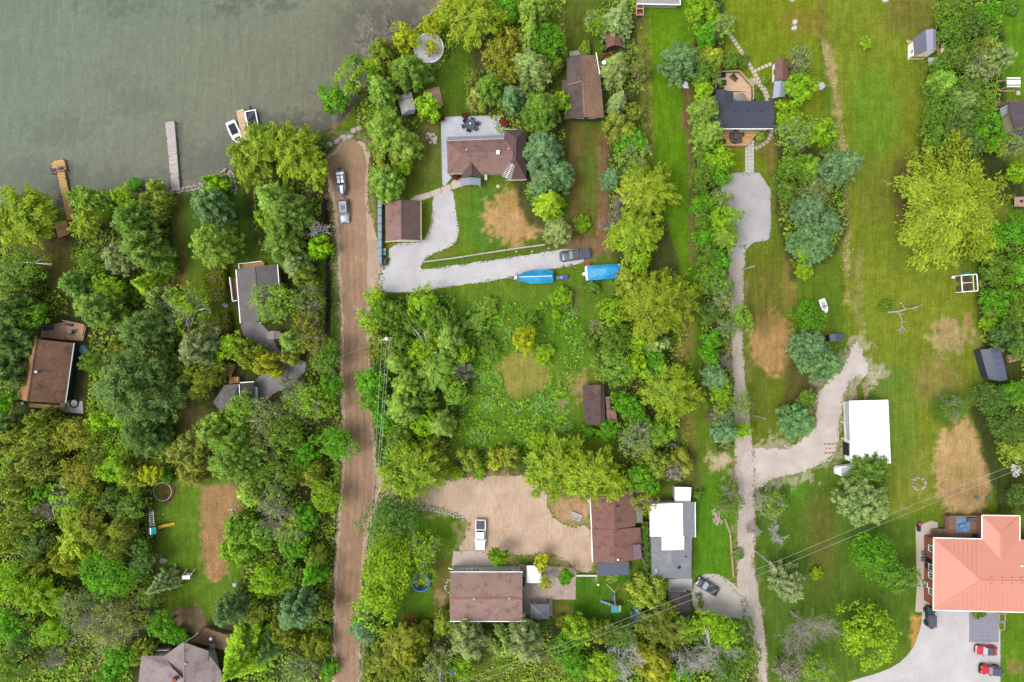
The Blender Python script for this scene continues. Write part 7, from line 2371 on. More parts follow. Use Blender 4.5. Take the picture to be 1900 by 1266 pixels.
# ratio of height to radius, plus a constant; the size classes (radius in metres) that are built
SPEC = {
    'M': dict(h=(1.35, 2.6), sizes=(1.6, 2.8, 4.4, 6.2)), 'W': dict(h=(1.15, 4.0), sizes=(2.6, 4.6, 6.6, 10.0)), 'P': dict(h=(1.9, 4.0), sizes=(2.4, 3.8, 5.4, 8.0)),
    'S': dict(h=(2.1, 3.5), sizes=(2.2, 3.6, 5.2)), 'C': dict(h=(1.5, 2.6), sizes=(1.8, 3.0, 4.4)), 'T': dict(h=(1.5, 3.5), sizes=(2.0, 3.2, 4.8, 6.4)),
    'B': dict(h=(1.5, 2.8), sizes=(1.6, 2.8, 4.2, 6.2)), 'b': dict(h=(.75, .7), sizes=(.9, 1.7)), 'D': dict(h=(1.45, 3.0), sizes=(1.8, 3.0, 4.4)),
}
PROTO = {}
def proto(sp, r_, var):
    sz = min(SPEC[sp]['sizes'], key=lambda s: abs(math.log(s / r_)))
    key = (sp, sz, var)
    if key in PROTO:
        return PROTO[key], sz
    rg = np.random.default_rng(abs(hash((ord(sp), int(sz * 10), var))) % 100000)
    a, c = SPEC[sp]['h']
    H = a * sz + c
    parts = []
    tr = trunk_mesh(sz, H, M_BARK, sp in 'PSC')
    if sp == 'M':
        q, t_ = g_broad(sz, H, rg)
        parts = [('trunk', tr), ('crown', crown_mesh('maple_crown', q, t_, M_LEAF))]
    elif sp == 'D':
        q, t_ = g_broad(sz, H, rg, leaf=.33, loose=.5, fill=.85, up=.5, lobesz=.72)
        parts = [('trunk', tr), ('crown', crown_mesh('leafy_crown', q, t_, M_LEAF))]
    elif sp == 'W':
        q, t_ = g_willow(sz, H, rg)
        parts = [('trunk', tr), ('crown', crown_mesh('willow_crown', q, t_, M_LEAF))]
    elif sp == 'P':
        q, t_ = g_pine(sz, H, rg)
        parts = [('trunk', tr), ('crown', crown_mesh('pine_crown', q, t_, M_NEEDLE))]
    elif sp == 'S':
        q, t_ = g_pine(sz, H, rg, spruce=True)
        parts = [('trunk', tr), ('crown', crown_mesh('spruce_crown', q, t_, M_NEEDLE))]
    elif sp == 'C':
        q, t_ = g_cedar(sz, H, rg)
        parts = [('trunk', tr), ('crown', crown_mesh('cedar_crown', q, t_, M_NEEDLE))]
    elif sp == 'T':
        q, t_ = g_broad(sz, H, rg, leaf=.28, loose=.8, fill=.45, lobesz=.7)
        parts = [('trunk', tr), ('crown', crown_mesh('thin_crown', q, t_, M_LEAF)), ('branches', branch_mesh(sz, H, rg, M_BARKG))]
    elif sp == 'B':
        b = MB()
        b.tube([(0, 0, -.1), (0, 0, H * .55)], .06 + .02 * H, 6, .05)
        parts = [('trunk', b.mesh('trunk', M_BARKG)), ('branches', branch_mesh(sz, H, rg, M_BARKG, 1.5))]
    elif sp == 'b':
        q, t_ = g_broad(sz, H, rg, leaf=.34, loose=.3, lobesz=.9)
        q[:, :, 2] = np.maximum(q[:, :, 2], .03)
        parts = [('foliage', crown_mesh('shrub_foliage', q, t_, M_LEAF)), ('stem', MB().tube([(0, 0, -.05), (0, 0, H * .6)], .07, 5, .03).mesh('stem', M_BARK))]
    PROTO[key] = parts
    return parts, sz

PAL = {
    'lime': ((164, 206, 40), 'lime green'), 'vivid': ((118, 184, 36), 'vivid green'), 'green': ((128, 166, 56), 'mid green'), 'dark': ((112, 148, 66), 'dark green'),
    'yel': ((182, 205, 58), 'yellow green'), 'olive': ((152, 168, 64), 'olive'), 'gold': ((172, 178, 58), 'golden'), 'pale': ((156, 194, 72), 'pale green'),
    'sage': ((154, 178, 98), 'sage grey'), 'blue': ((120, 160, 92), 'blue green'), 'acid': ((206, 214, 36), 'acid yellow'), 'brown': ((156, 166, 82), 'brownish'),
    'grey': ((170, 164, 154), 'grey'), 'red': ((150, 66, 60), 'dark red'), 'white': ((214, 208, 200), 'whitish'),
}
KIND = {'M': ('maple_tree', 'maple', 'tree'), 'W': ('willow_tree', 'willow', 'tree'), 'P': ('pine_tree', 'pine', 'tree'), 'S': ('spruce_tree', 'spruce', 'tree'), 'C': ('cedar_tree', 'cedar clump', 'tree'),
        'T': ('thin_tree', 'thin-leaved tree', 'tree'), 'B': ('bare_tree', 'leafless tree', 'tree'), 'b': ('shrub', 'shrub', 'shrub'), 'D': ('leafy_tree', 'leafy tree', 'tree')}
TREES = """
41 402 58 W yel;76 384 28 W yel;45 497 46 D green;20 534 40 C sage;22 577 40 P dark;61 586 32 M vivid;14 632 44 P dark;8 692 40 P dark;7 748 28 D vivid;10 790 30 P dark
163 374 24 W pale;193 372 27 D green;231 364 24 M lime;250 343 15 b vivid;283 373 33 C olive;240 408 42 P green;163 417 26 W yel;396 341 20 C lime;391 383 39 P blue;394 455 46 P pale
176 484 30 D green;219 474 36 P sage;265 464 42 P green;300 488 24 C green;145 527 30 P green;201 531 32 D lime;262 526 35 S lime;289 548 30 C sage;178 573 42 P green;353 572 50 T lime
266 614 52 P dark;217 650 22 b olive;172 672 24 D green;249 715 80 P dark;186 783 28 M lime;232 777 26 M lime;260 806 46 P dark;137 808 40 D gold;70 806 50 C olive;22 822 42 C olive
367 648 40 P sage;425 644 31 M lime;368 695 41 C olive;458 660 33 C olive;492 677 29 C gold;346 832 42 C brown;394 800 34 P pale;450 762 38 D pale;440 830 46 P green
511 562 46 D pale;521 450 44 P green;545 491 27 P sage;589 458 26 C lime;592 432 20 B white;562 512 26 C olive;572 556 34 T sage;568 597 26 T gold;538 634 24 P pale;582 634 28 T gold
535 655 24 C olive;606 665 33 D green;617 716 26 D vivid;572 747 43 T lime;500 770 36 T sage;544 726 30 T sage;532 706 14 B grey;528 806 46 D green;562 836 26 M vivid;490 821 36 T brown;620 824 42 M vivid
697 556 25 D lime;722 584 32 D green;687 597 24 T lime;786 566 35 D lime;816 594 34 D green;834 631 36 P pale;784 652 36 D lime;742 637 30 D green;738 672 27 P pale;854 654 25 D lime
806 686 34 W pale;687 708 32 M vivid;755 713 35 P pale;830 706 25 D lime;847 730 28 D pale;748 754 37 P pale;694 744 27 M vivid;789 737 30 D green;708 774 26 M vivid;786 788 27 D lime;820 788 29 P pale
742 815 32 D green;768 872 58 W yel;803 832 24 D gold;760 838 30 D lime;715 640 26 C olive;800 620 24 C olive;860 690 20 B grey;700 640 22 b olive;770 600 26 D green
619 184 32 M vivid;653 152 37 T lime;707 168 34 P pale;687 126 24 D lime;708 103 34 C olive;759 130 37 P green;680 68 38 B grey;725 52 32 B grey;752 72 32 D acid;800 52 26 D acid;800 90 15 T acid
874 36 52 W yel;828 24 30 D acid;907 36 32 D lime;938 22 26 M vivid;925 100 38 D gold;885 180 23 C brown;908 163 33 P green;878 150 24 D olive;793 197 26 M lime;714 240 42 P pale;745 266 33 P pale;712 282 27 C olive
714 336 41 P pale;748 312 20 D lime;480 287 52 W yel;546 281 48 W yel;584 318 30 W yel;488 246 20 b vivid;500 364 46 S pale;533 392 42 P green;498 410 28 D lime;555 416 30 C sage;588 274 18 b green;660 120 20 D green
990 14 32 P pale;984 60 33 S pale;1018 76 37 M vivid;951 75 30 D gold;985 124 40 P sage;1025 116 26 C olive;947 136 28 D gold;950 182 28 P blue;1004 201 46 P green;1040 191 22 M lime;1006 282 44 P blue;1037 322 33 P blue;1010 335 30 P blue
1021 373 40 S lime;1034 430 27 P sage;1079 415 17 b lime;1150 26 41 S sage;1104 42 26 T lime;1144 118 36 S sage;1150 182 29 S sage;1147 236 35 C olive;1175 208 20 D olive;1173 266 33 M vivid;1178 298 38 T pale;1134 333 22 P blue
1198 354 49 W yel;1148 391 27 B grey;1178 430 52 W yel;1182 482 30 D lime;1264 109 38 P blue;1128 420 20 B grey;1165 230 18 b green;1185 130 20 T olive
1300 20 35 D lime;1337 50 22 T pale;1308 66 27 D vivid;1320 104 29 C olive;1354 112 20 D green;1378 113 14 b green;1309 137 28 D green;1303 166 22 D lime;1310 199 32 P pale;1317 246 34 P pale;1331 292 32 D lime;1299 290 20 D green
1300 327 28 D green;1334 327 24 M vivid;1303 377 26 M vivid;1337 370 22 T sage;1341 409 32 D lime;1306 414 23 D green;1310 440 26 M vivid;1344 440 25 W pale;1310 471 27 D green;1334 482 26 M vivid;1317 515 30 D green;1337 526 24 T green
1341 556 22 T sage;1320 580 26 D dark;1375 591 27 D pale;1320 632 25 M vivid;1347 610 22 T sage;1317 660 25 M vivid;1344 668 21 B grey;1327 699 26 P blue;1337 730 27 D lime;1371 750 27 T pale;1337 773 24 T sage;1344 798 26 P blue;1376 798 19 D lime;1347 818 16 b sage
1215 566 55 W yel;1255 556 42 W yel;1176 530 30 C olive;1137 580 34 D lime;1140 632 36 D green;1184 632 26 M lime;1218 634 30 C sage;1093 632 20 b green;1110 608 17 T brown;1137 682 46 D pale;1178 677 27 D lime;1218 672 26 M vivid;1213 692 16 B grey
1240 728 50 W yel;1276 738 26 W yel;1157 748 30 M vivid;1180 764 26 M vivid;1178 812 34 T sage;1229 798 32 C green;1130 798 23 b vivid;1093 801 17 b vivid;1042 549 22 b lime;1050 565 14 b green;1100 532 16 b green;1032 583 9 b lime;972 630 29 D acid;987 592 18 b green;1010 655 21 b lime
1030 868 54 W yel;1096 880 52 W yel;1138 898 28 W yel;995 818 22 D lime;950 850 22 C olive;870 855 23 C olive;925 855 21 C gold;890 876 14 b lime;850 878 13 b lime;905 570 22 b pale;880 600 24 b pale;905 640 20 b green
1513 448 40 P blue;1490 466 22 D lime;1492 502 18 b lime;1497 588 37 M vivid;1500 642 34 P blue;1530 674 39 P blue;1495 740 22 D green;1482 783 35 P blue;1486 770 18 b lime;1645 567 14 b green;1770 756 29 T green
1832 440 32 M vivid;1880 428 36 M vivid;1850 500 34 D green;1888 500 34 M vivid;1850 560 34 D vivid;1890 572 36 D green;1862 622 32 D dark;1892 640 32 D green;1834 600 17 b lime;1838 738 38 D dark;1880 728 30 D vivid;1872 790 36 D dark;1892 830 28 C olive
1481 112 23 T sage;1485 164 35 D lime;1464 215 28 M lime;1475 252 37 T pale;1525 246 31 M lime;1464 307 31 D green;1504 311 29 C green;1560 310 37 P blue;1458 360 28 D green;1512 360 28 T sage;1502 388 31 P blue;1530 415 32 P blue;1607 80 12 b lime
1768 20 36 D green;1834 28 36 M vivid;1768 60 36 D green;1804 52 30 D dark;1841 88 28 C olive;1845 114 36 P sage;1780 100 33 D green;1810 133 30 T sage;1756 154 31 C green;1797 164 31 D green;1750 198 35 D green;1786 192 29 C sage;1824 190 28 D green;1733 222 28 D green
1778 232 38 D dark;1834 240 38 D vivid;1733 262 31 D green;1800 268 32 D dark;1848 270 23 D lime;1884 268 28 T sage;1886 322 27 D lime;1766 380 93 W yel;1745 120 24 D green;1880 16 14 b green
149 880 38 D gold;174 915 22 M gold;207 868 33 D lime;62 857 46 C brown;34 898 42 C olive;78 832 30 C olive;73 917 25 M vivid;130 929 37 T lime;85 949 26 B grey;37 963 40 C olive;146 996 45 W yel;168 965 28 W gold;282 878 21 D acid;309 885 13 b vivid
234 888 30 C olive;240 939 30 D green;205 932 27 D dark;212 1003 45 C olive;258 1014 22 D dark;17 990 40 C olive;68 1010 33 D dark;122 1041 38 C gold;198 1068 56 M vivid;265 1048 30 D dark;292 1088 27 S sage;282 1106 24 D green;71 1108 43 W lime;20 1075 42 D lime
58 1053 28 C olive;149 1128 42 T sage;105 1170 26 D lime;83 1178 28 D pale;204 1160 54 T brown;240 1143 35 T brown;302 1163 33 D vivid;333 1180 18 b vivid;14 1160 35 D vivid;41 1190 30 D dark;20 1238 33 D green;217 1224 34 D vivid;204 1254 27 D vivid;102 1228 23 B grey
255 1210 21 C olive;425 1133 37 P blue;440 1232 56 S lime;448 1007 41 C green;500 1076 43 M lime;431 858 50 P green;358 858 42 C brown;466 915 30 P pale;462 1200 30 S dark
521 878 43 D green;487 852 26 D green;565 850 24 M vivid;575 881 27 C olive;606 925 36 D lime;505 925 38 T sage;511 956 38 B grey;568 963 29 M vivid;540 983 33 T pale;548 1014 29 M vivid;487 986 31 D pale;575 1071 29 S vivid;548 1136 43 P blue;582 1034 23 C olive
492 1212 34 S dark;613 1242 18 b vivid;555 1242 33 T sage;582 1203 28 C olive;602 1128 20 D olive;600 1170 18 b green;525 1180 30 C olive;540 1060 20 D green;470 1140 24 D olive
728 956 56 M dark;715 1062 76 M lime;700 1122 50 D lime;788 1014 34 T lime;784 1066 27 T lime;676 1166 30 P blue;789 1160 13 b lime;827 1163 26 C olive;742 1194 34 W gold;776 1197 28 C olive;718 1222 31 W olive;700 1254 30 C olive;752 1238 34 C olive;867 1194 40 P sage;810 1234 33 T sage
861 1242 25 D lime;935 1194 35 C sage;929 1166 12 b vivid;974 1194 44 P sage;1072 1163 31 M lime;1042 1155 14 b gold;1052 1204 38 M vivid;1069 1238 31 D vivid;1110 1177 26 C olive;1154 1180 31 D dark;1205 1100 37 C olive;1236 1133 21 M lime;1229 1163 40 W olive
1266 1166 26 W pale;1218 1242 36 C gold;1117 1234 33 D lime;1161 1224 42 B white;1283 1222 34 B white;1330 1214 40 B white;1314 1156 33 D lime;1348 1178 40 D lime;1376 1170 30 D dark;1378 1217 36 D green;1263 1254 28 D vivid;1345 1246 34 D dark;1188 885 31 M vivid
1192 929 27 T gold;1222 861 33 C olive;1250 873 20 T grey;1264 857 28 C olive;1204 900 22 D vivid;1351 929 36 T green;1408 930 20 B white;1395 985 16 B white;1430 936 30 T pale;1442 992 21 B white;1464 1085 38 P sage;1515 1064 13 b lime;1614 878 36 W green
1612 936 50 P sage;1622 1030 54 M vivid;1668 1072 34 D green;1498 1164 60 B grey;1612 1180 58 D lime;1512 1246 40 T lime;1460 1241 24 T grey;1890 918 26 D dark;1137 1072 11 b pale;923 1030 19 W lime;1004 1044 17 D acid;1012 1078 15 T acid;1049 1068 18 D vivid
978 1150 8 b blue;1000 1154 9 b green;1018 1156 8 b blue;818 219 7 b red;862 215 6 b red;935 228 8 b red;846 328 7 b red;1411 253 9 b pale;1405 175 12 b green;1120 90 7 b green;1085 91 14 b pale;1812 1139 9 b green;1823 1138 8 b green
960 1166 13 b olive;985 1166 12 b vivid;1010 1165 13 b green;900 1166 18 b dark;868 1166 16 b dark;846 1170 16 b green;940 1166 14 b vivid;1420 150 9 b green;1295 920 12 b green;1370 1030 10 b sage;1300 1122 7 b olive;1297 1108 6 b olive
"""
LMARK = {'the T-headed dock': (112, 330), 'the grey dock': (320, 290), 'the two moored boats': (452, 235), 'the navy house': (90, 690), 'the red deck': (120, 612), 'the grey gabled cottage': (478, 545),
         'the gravel court': (510, 690), 'the play tower': (294, 980), 'the metal trampoline ring': (305, 911), 'the white canopy swing': (353, 1066), 'the bottom-edge grey house': (335, 1240), 'the split log bench': (160, 1240),
         'the silver car': (638, 391), 'the brown garage': (748, 411), 'the white pool': (797, 93), 'the pale barrel-roofed shed': (755, 195), 'the stone patio': (875, 235), 'the hip-roofed house': (895, 290),
         'the long grey fence': (707, 430), 'the dry lawn circle': (960, 402), 'the charcoal pickup': (1067, 473), 'the boxy blue tarp': (1122, 505), 'the old brown house': (1082, 165), 'the maroon shed': (1138, 72),
         'the boathouse roof': (1222, 0), 'the charcoal bungalow': (1385, 210), 'the silver metal shed': (1446, 165), 'the gambrel cabin': (1712, 85), 'the white pergola': (1867, 160), 'the purplish roof': (1890, 215),
         'the parking pad': (1385, 380), 'the garden enclosure': (1787, 527), 'the slate metal shed': (1845, 675), 'the white-roofed barn': (1612, 800), 'the cargo trailer': (1568, 873), 'the derelict shed': (1105, 750),
         'the lane bend by the gravel yard': (1385, 860), 'the maroon house': (1140, 985), 'the white roof panels': (1240, 970), 'the black sedan': (1312, 1088), 'the orange roof': (1810, 1060), 'the concrete drive': (1750, 1210),
         'the white pickup': (892, 992), 'the pinkish gabled house': (900, 1105), 'the gazebo': (1002, 1135), 'the swing set': (1138, 1115), 'the blue-rimmed trampoline': (780, 1081), 'the lower end of the dirt road': (643, 1250),
         'the small grey hip cabin': (430, 735), 'the field fire ring': (1705, 898), 'the fallen dead tree': (1680, 570), 'the dark-roofed garage': (1262, 1125), 'the upper left lake corner': (0, 0), 'the lower left corner': (0, 1266),
         'the upper right corner': (1900, 0), 'the left picture edge at mid height': (0, 633), 'the streetlight pole': (714, 630), 'the lime-cleared meadow centre': (960, 720)}
rows = []
for ln in TREES.strip().replace('\n', ';').split(';'):
    x, y, r_, sp, c_ = ln.split()
    rows.append([float(x), float(y), float(r_), sp, c_])
# ---- wording: each tree is named by the landmark it stands nearest to among its own look-alikes
LABEL = {}
classes = {}
for i, t_ in enumerate(rows):
    classes.setdefault((t_[3], t_[4]), []).append(i)
ORD = ['', 'second ', 'third ', 'fourth ', 'fifth ', 'sixth ']
for (sp, c_), ids in classes.items():
    what = PAL[c_][1] + ' ' + KIND[sp][1]
    free = set(ids)
    if len(ids) == 1:
        i = ids[0]
        lm = min(LMARK, key=lambda k: math.dist(LMARK[k], rows[i][:2]))
        LABEL[i] = 'the only %s, near %s' % (what, lm)
        continue
    opts = []
    for k, q in LMARK.items():
        ds = sorted((math.dist(q, rows[i][:2]), i) for i in ids)
        for rank, (d_, i) in enumerate(ds[:6]):
            gap = ds[rank + 1][0] - d_ if rank + 1 < len(ds) else 60
            opts.append((d_ + 130 * rank - min(gap, 40) * 1.5, i, rank, k))
    for cost, i, rank, k in sorted(opts):
        if i in free:
            free.discard(i)
            LABEL[i] = '%s standing %snearest to %s' % (what, ORD[rank], k)
    for i in free:
        print('NOLABEL', what, rows[i])
        LABEL[i] = what + ' among others of its kind'
GRP = {'M': 'maples around the cottages', 'W': 'willows and willow-like trees', 'P': 'pines around the cottages', 'S': 'spruces around the cottages', 'C': 'cedar clumps in the woods', 'T': 'thin-leaved trees',
       'B': 'leafless trees', 'b': 'shrubs of the gardens and clearings', 'D': 'leafy trees of the woods and hedgerows'}
def leafcol(c_, sp, rg):
    b_ = np.array([lin(v) for v in PAL[c_][0]])
    k = {'M': .68, 'D': .70, 'W': .60, 'P': .76, 'S': .76, 'C': .92, 'T': .68, 'b': .62, 'B': .5}[sp]
    b_ = b_ * k * rg.uniform(.9, 1.1)
    b_ = b_ * np.array([rg.uniform(.92, 1.06), 1, rg.uniform(.8, 1.15)])
    if sp in 'PS':
        b_ = b_ * np.array([.94, .92, 1.12])
    return (*np.clip(b_, .003, .8), 1.0)
for i, (px, py, pr, sp, c_) in enumerate(rows):
    rg = np.random.default_rng(1000 + i)
    a, c0 = SPEC[sp]['h']
    r_ = pr / PPM
    for _ in range(3):
        H = a * r_ + c0
        f = (HCAM - .62 * H) / HCAM
        r_ = pr / PPM * f
    X, Y = P(px, py, .62 * H)
    parts, sz = proto(sp, r_, i % (5 if sp in 'DMCP' else 3))
    k = r_ / sz * {'W': 1.08, 'P': .88, 'S': .92, 'C': .88, 'D': .95, 'M': .95, 'T': .95}.get(sp, 1.0)
    zs = H / (a * sz + c0)
    nm, _, cat = KIND[sp]
    t = thing(nm, LABEL[i], cat, (X, Y, 0), rg.uniform(0, 6.28), GRP[sp])
    t.scale = (k * rg.uniform(.86, 1.14), k * rg.uniform(.86, 1.14), zs * rg.uniform(.9, 1.1))
    lc_ = leafcol(c_, sp, rg)
    for pn, me in parts:
        o = link(pn, me, t)
        o.color = lc_
    if sp == 'B' and c_ == 'white':
        for ch in t.children:
            if not ch.material_slots:
                continue
            ch.material_slots[0].link = 'OBJECT'
            ch.material_slots[0].material = M_BARKW

# ------------------------------------------------------------------ clipped hedges
def hedge(label, pts, w, h, col, seed):
    rg = np.random.default_rng(seed)
    o = P(*pts[0], h * .7)
    t = thing('hedge', label, 'hedge', (*o, 0))
    q = [Vector((P(*p_, h * .7)[0] - o[0], P(*p_, h * .7)[1] - o[1], 0)) for p_ in pts]
    for a, b2 in zip(q[:-1], q[1:]):
        L_ = (b2 - a).length
        m = int(L_ * (w + 2 * h) * 26)
        d = np.array(((b2 - a) / L_)[:])
        s = np.array([-d[1], d[0], 0])
        ph = rg.uniform(0, 1, m)
        side = rg.choice([0, 1, 2], m, p=[w / (w + 2 * h), h / (w + 2 * h), h / (w + 2 * h)])
        u = np.where(side == 0, rg.uniform(-.5, .5, m) * w, np.where(side == 1, -.5 * w, .5 * w)) + rg.normal(0, .07, m)
        z = np.where(side == 0, h + .12 * np.sin(ph * L_ * 2.4) + rg.normal(0, .07, m), rg.uniform(.05, 1, m) * h)
        p = np.array(a)[None] + d * (ph * L_)[:, None] + s * u[:, None] + np.array([0, 0, 1]) * z[:, None]
        nn = np.where((side == 0)[:, None], np.array([0, 0, 1.0]), np.where((side == 1)[:, None], -s, s)) + rg.normal(0, .5, (m, 3))
        me = crown_mesh('hedge_foliage', cards(p, nn, .36, .26, rg), rg.uniform(.74, 1.24, m), M_LEAF)
        ob = link('foliage', me, t)
        ob.color = (*[lin(v) * .55 for v in col], 1)
    k = MB()
    for a, b2 in zip(q[:-1], q[1:]):
        k.bar(a + Vector((0, 0, h * .45)), b2 + Vector((0, 0, h * .45)), w * .5, h * .8)
    k.build('stems', M_BARK, t)
hedge('broad clipped olive green hedge beside the grey gabled cottage', [(399, 492), (401, 525), (400, 560)], 3.8, 2.4, (142, 154, 36), 5)
hedge('short olive hedge between the white kennel and the lime maple', [(416, 578), (420, 600), (416, 628)], 1.6, 1.8, (140, 148, 40), 6)
hedge('narrow leafy hedge between the maroon and white-roofed houses', [(1198, 968), (1198, 1010), (1199, 1074)], 1.7, 2.2, (112, 158, 50), 7)
hedge('lime roadside hedge strip beside the dark ditch', [(597, 540), (600, 600)], .8, .8, (150, 170, 40), 8)

# ------------------------------------------------------------------ fallen dead tree
t = thing('fallen_tree', 'grey fallen dead tree with a forked crown in the field', 'dead tree', (*P(1646, 580), 0))
b = MB()
rg = np.random.default_rng(3)
o = Vector((*P(1646, 580), 0))
def V2(x, y, z):
    return Vector((*P(x, y, z), z)) - o
limbs = [[(1646, 580, .35), (1665, 578, .5), (1682, 574, .8), (1706, 570, .7)], [(1660, 578, .5), (1672, 583, .5), (1678, 583, .4)], [(1668, 580, .5), (1673, 592, .5), (1673, 606, .4), (1664, 616, .2)],
         [(1673, 604, .4), (1682, 616, .2)], [(1673, 596, .5), (1684, 598, .3)], [(1680, 574, .8), (1672, 562, 1.0), (1680, 558, 1.1)], [(1690, 572, .8), (1704, 576, .6)], [(1694, 571, .7), (1711, 566, .5)],
         [(1672, 564, 1.0), (1668, 560, 1.2)], [(1673, 606, .4), (1676, 618, .15)], [(1672, 610, .3), (1668, 620, .1)]]
for j, lm in enumerate(limbs):
    r0 = .20 if j == 0 else .08
    b.tube([V2(*p_) for p_ in lm], r0, 6, .05)
b.build('trunk', M_BARKG, t)
# white-barked leaning stems that show among leaves
def stems(label, base, tips, m=M_BARKW, r0=.11):
    o = Vector((*P(*base[:2]), 0))
    t = thing('bare_tree', label, 'tree', o, 0, 'leafless trees')
    b = MB()
    for tp in tips:
        p1 = Vector((*P(*tp), tp[2])) - o
        p0 = Vector((0, 0, base[2]))
        md = p0.lerp(p1, .5) + Vector((.1, .1, .4))
        b.tube([p0, md, p1], r0, 5, .03)
        for s_ in (.5, .7):
            q0 = p0.lerp(p1, s_)
            b.tube([q0, q0 + (p1 - p0) * .3 + Vector((rg.normal(0, .5), rg.normal(0, .5), .2))], r0 * .4, 4, .02)
    b.build('branches', m, t)
    MB().tube([(0, 0, -.1), (0, 0, base[2] + .1)], r0 * 1.6, 6, r0 * 1.2).build('trunk', m, t)
stems('pale birch limbs spreading over the lime thin-leaved tree by the hedge', (384, 582, 5), [(318, 566, 9), (330, 575, 9), (345, 596, 8), (355, 606, 8), (380, 572, 10)])
stems('pale birch stem lying through the green tree at the left edge', (60, 494, 6), [(95, 490, 9), (0, 497, 11)])
stems('silver birch stems in the lime tree at the lake shore', (655, 160, 4), [(650, 132, 10), (668, 156, 9), (645, 140, 9)])
stems('bent white branch sticking over the road by the bright maple', (700, 592, 4), [(655, 568, 6), (664, 575, 6)])
stems('white dead limbs in the thicket of the overgrown lot', (800, 655, 4), [(786, 612, 8), (812, 655, 8), (795, 622, 8), (770, 610, 8)])
stems('white limbs over the lime thicket beside the lane', (1302, 1180, 5), [(1312, 1168, 9), (1298, 1200, 9), (1306, 1160, 9)])

# ------------------------------------------------------------------ ground cover that nobody could count
def scatter(name, label, polys, dens, size, h, cols, seed, cluster=30, cat='undergrowth', keep=.0, up=1.0):
    rg = np.random.default_rng(seed)
    Q = []
    CC = []
    for poly in polys:
        a = np.array(poly, float)
        x0, y0 = a.min(0)
        x1, y1 = a.max(0)
        area = (x1 - x0) * (y1 - y0) / PPM ** 2
        n = int(area * dens)
        x = rg.uniform(x0, x1, n)
        y = rg.uniform(y0, y1, n)
        ins = poly_sd(x, y, poly) > 2
        for s_ in KEEP:
            ins &= poly_sd(x, y, s_) < -4
        cl = fbm(x, y, cluster, seed)
        ins &= cl > keep + rg.normal(0, .12, n)
        x, y, cl = x[ins], y[ins], cl[ins]
        X = (x - 950) / PPM
        Y = (633 - y) / PPM
        n = len(x)
        z = np.abs(rg.normal(0, .35, n)) * h + .08 + np.clip(cl, 0, 1) * h
        p = np.stack([X, Y, z], 1)
        Q.append(cards(p, np.array([0, 0, up]) + rg.normal(0, .5, (n, 3)), size, size * .7, rg))
        ci = np.clip(((fbm(x, y, 26, seed + 5) * 1.4 + 1) / 2 * len(cols)).astype(int), 0, len(cols) - 1)
        cc = np.array([[lin(v) for v in c] for c in cols])[ci] * .55 * rg.uniform(.7, 1.3, (n, 1))
        CC.append(cc)
    Q = np.concatenate(Q)
    CC = np.concatenate(CC)
    me = bpy.data.meshes.new(name)
    n = len(Q)
    np_mesh(me, Q.reshape(-1, 3), np.arange(4 * n).reshape(n, 4))
    at = me.color_attributes.new('leaf_colour', 'FLOAT_COLOR', 'POINT')
    at.data.foreach_set('color', np.repeat(np.concatenate([CC, np.ones((n, 1))], 1), 4, 0).astype(np.float32).ravel())
    me.materials.append(M_COVER)
    return tag(link(name, me), label, cat, None, 'stuff')
M_COVER, n, l, bs = nt('cover_leaves')
v_ = n.new('ShaderNodeVertexColor')
v_.layer_name = 'leaf_colour'
l.new(v_.outputs[0], bs.inputs['Base Color'])
bs.inputs['Roughness'].default_value = .8
bs.inputs['Specular IOR Level'].default_value = .1
KEEP = [[(318, 356), (350, 352), (356, 500), (372, 610), (385, 700), (385, 790), (340, 800), (325, 790), (334, 640), (322, 500)], [(436, 330), (450, 330), (482, 480), (436, 470)], VP, GRAV, YARD, LANE, [(30, 590), (165, 590), (160, 770), (30, 770)], [(425, 480), (526, 480), (530, 606), (425, 606)], [(390, 690), (480, 690), (480, 770), (390, 770)],
        [(446, 600), (500, 590), (572, 668), (560, 705), (478, 765), (450, 640)], [(250, 1165), (430, 1165), (430, 1266), (250, 1266)], [(1070, 705), (1150, 705), (1150, 792), (1070, 792)],
        [(1035, 90), (1125, 90), (1125, 236), (1035, 236)], [(1092, 900), (1200, 900), (1200, 1072), (1092, 1072)], [(1200, 895), (1295, 895), (1295, 1080), (1200, 1080)],
        [(830, 1015), (1072, 1015), (1072, 1152), (830, 1152)], [(1236, 1070), (1290, 1070), (1290, 1155), (1236, 1155)], [(1165, 1125), (1195, 1125), (1195, 1162), (1165, 1162)],
        [(1318, 130), (1440, 130), (1440, 275), (1318, 275)], [(1425, 100), (1470, 100), (1470, 186), (1425, 186)], [(1500, 800), (1660, 735), (1660, 865), (1560, 885)], [(1860, 180), (1910, 180), (1910, 255), (1860, 255)],
        [(1812, 640), (1890, 640), (1890, 712), (1812, 712)], [(1118, 48), (1158, 48), (1158, 95), (1118, 95)], [(934, 690), (944, 668), (966, 656), (990, 654), (1010, 664), (1018, 690), (1008, 716), (984, 736), (958, 742), (940, 722)], [(734, 166), (828, 158), (828, 216), (740, 220)]]
GREENS = [(108, 148, 46), (134, 174, 50), (154, 186, 58), (126, 152, 60), (158, 168, 74)]
scatter('undergrowth', 'dark leafy undergrowth on the floor of the western wood', [[(-30, 430), (130, 560), (130, 760), (320, 560), (330, 880), (285, 900), (290, 1100), (250, 1270), (-30, 1290)],
        [(130, 440), (320, 400), (330, 600), (320, 880), (150, 880)], [(440, 780), (640, 640), (640, 900), (628, 1270), (440, 1270), (445, 1060), (440, 940)], [(345, 790), (440, 780), (460, 880), (340, 880)]],
        11, .5, .7, GREENS, 31, 40, keep=-.25)
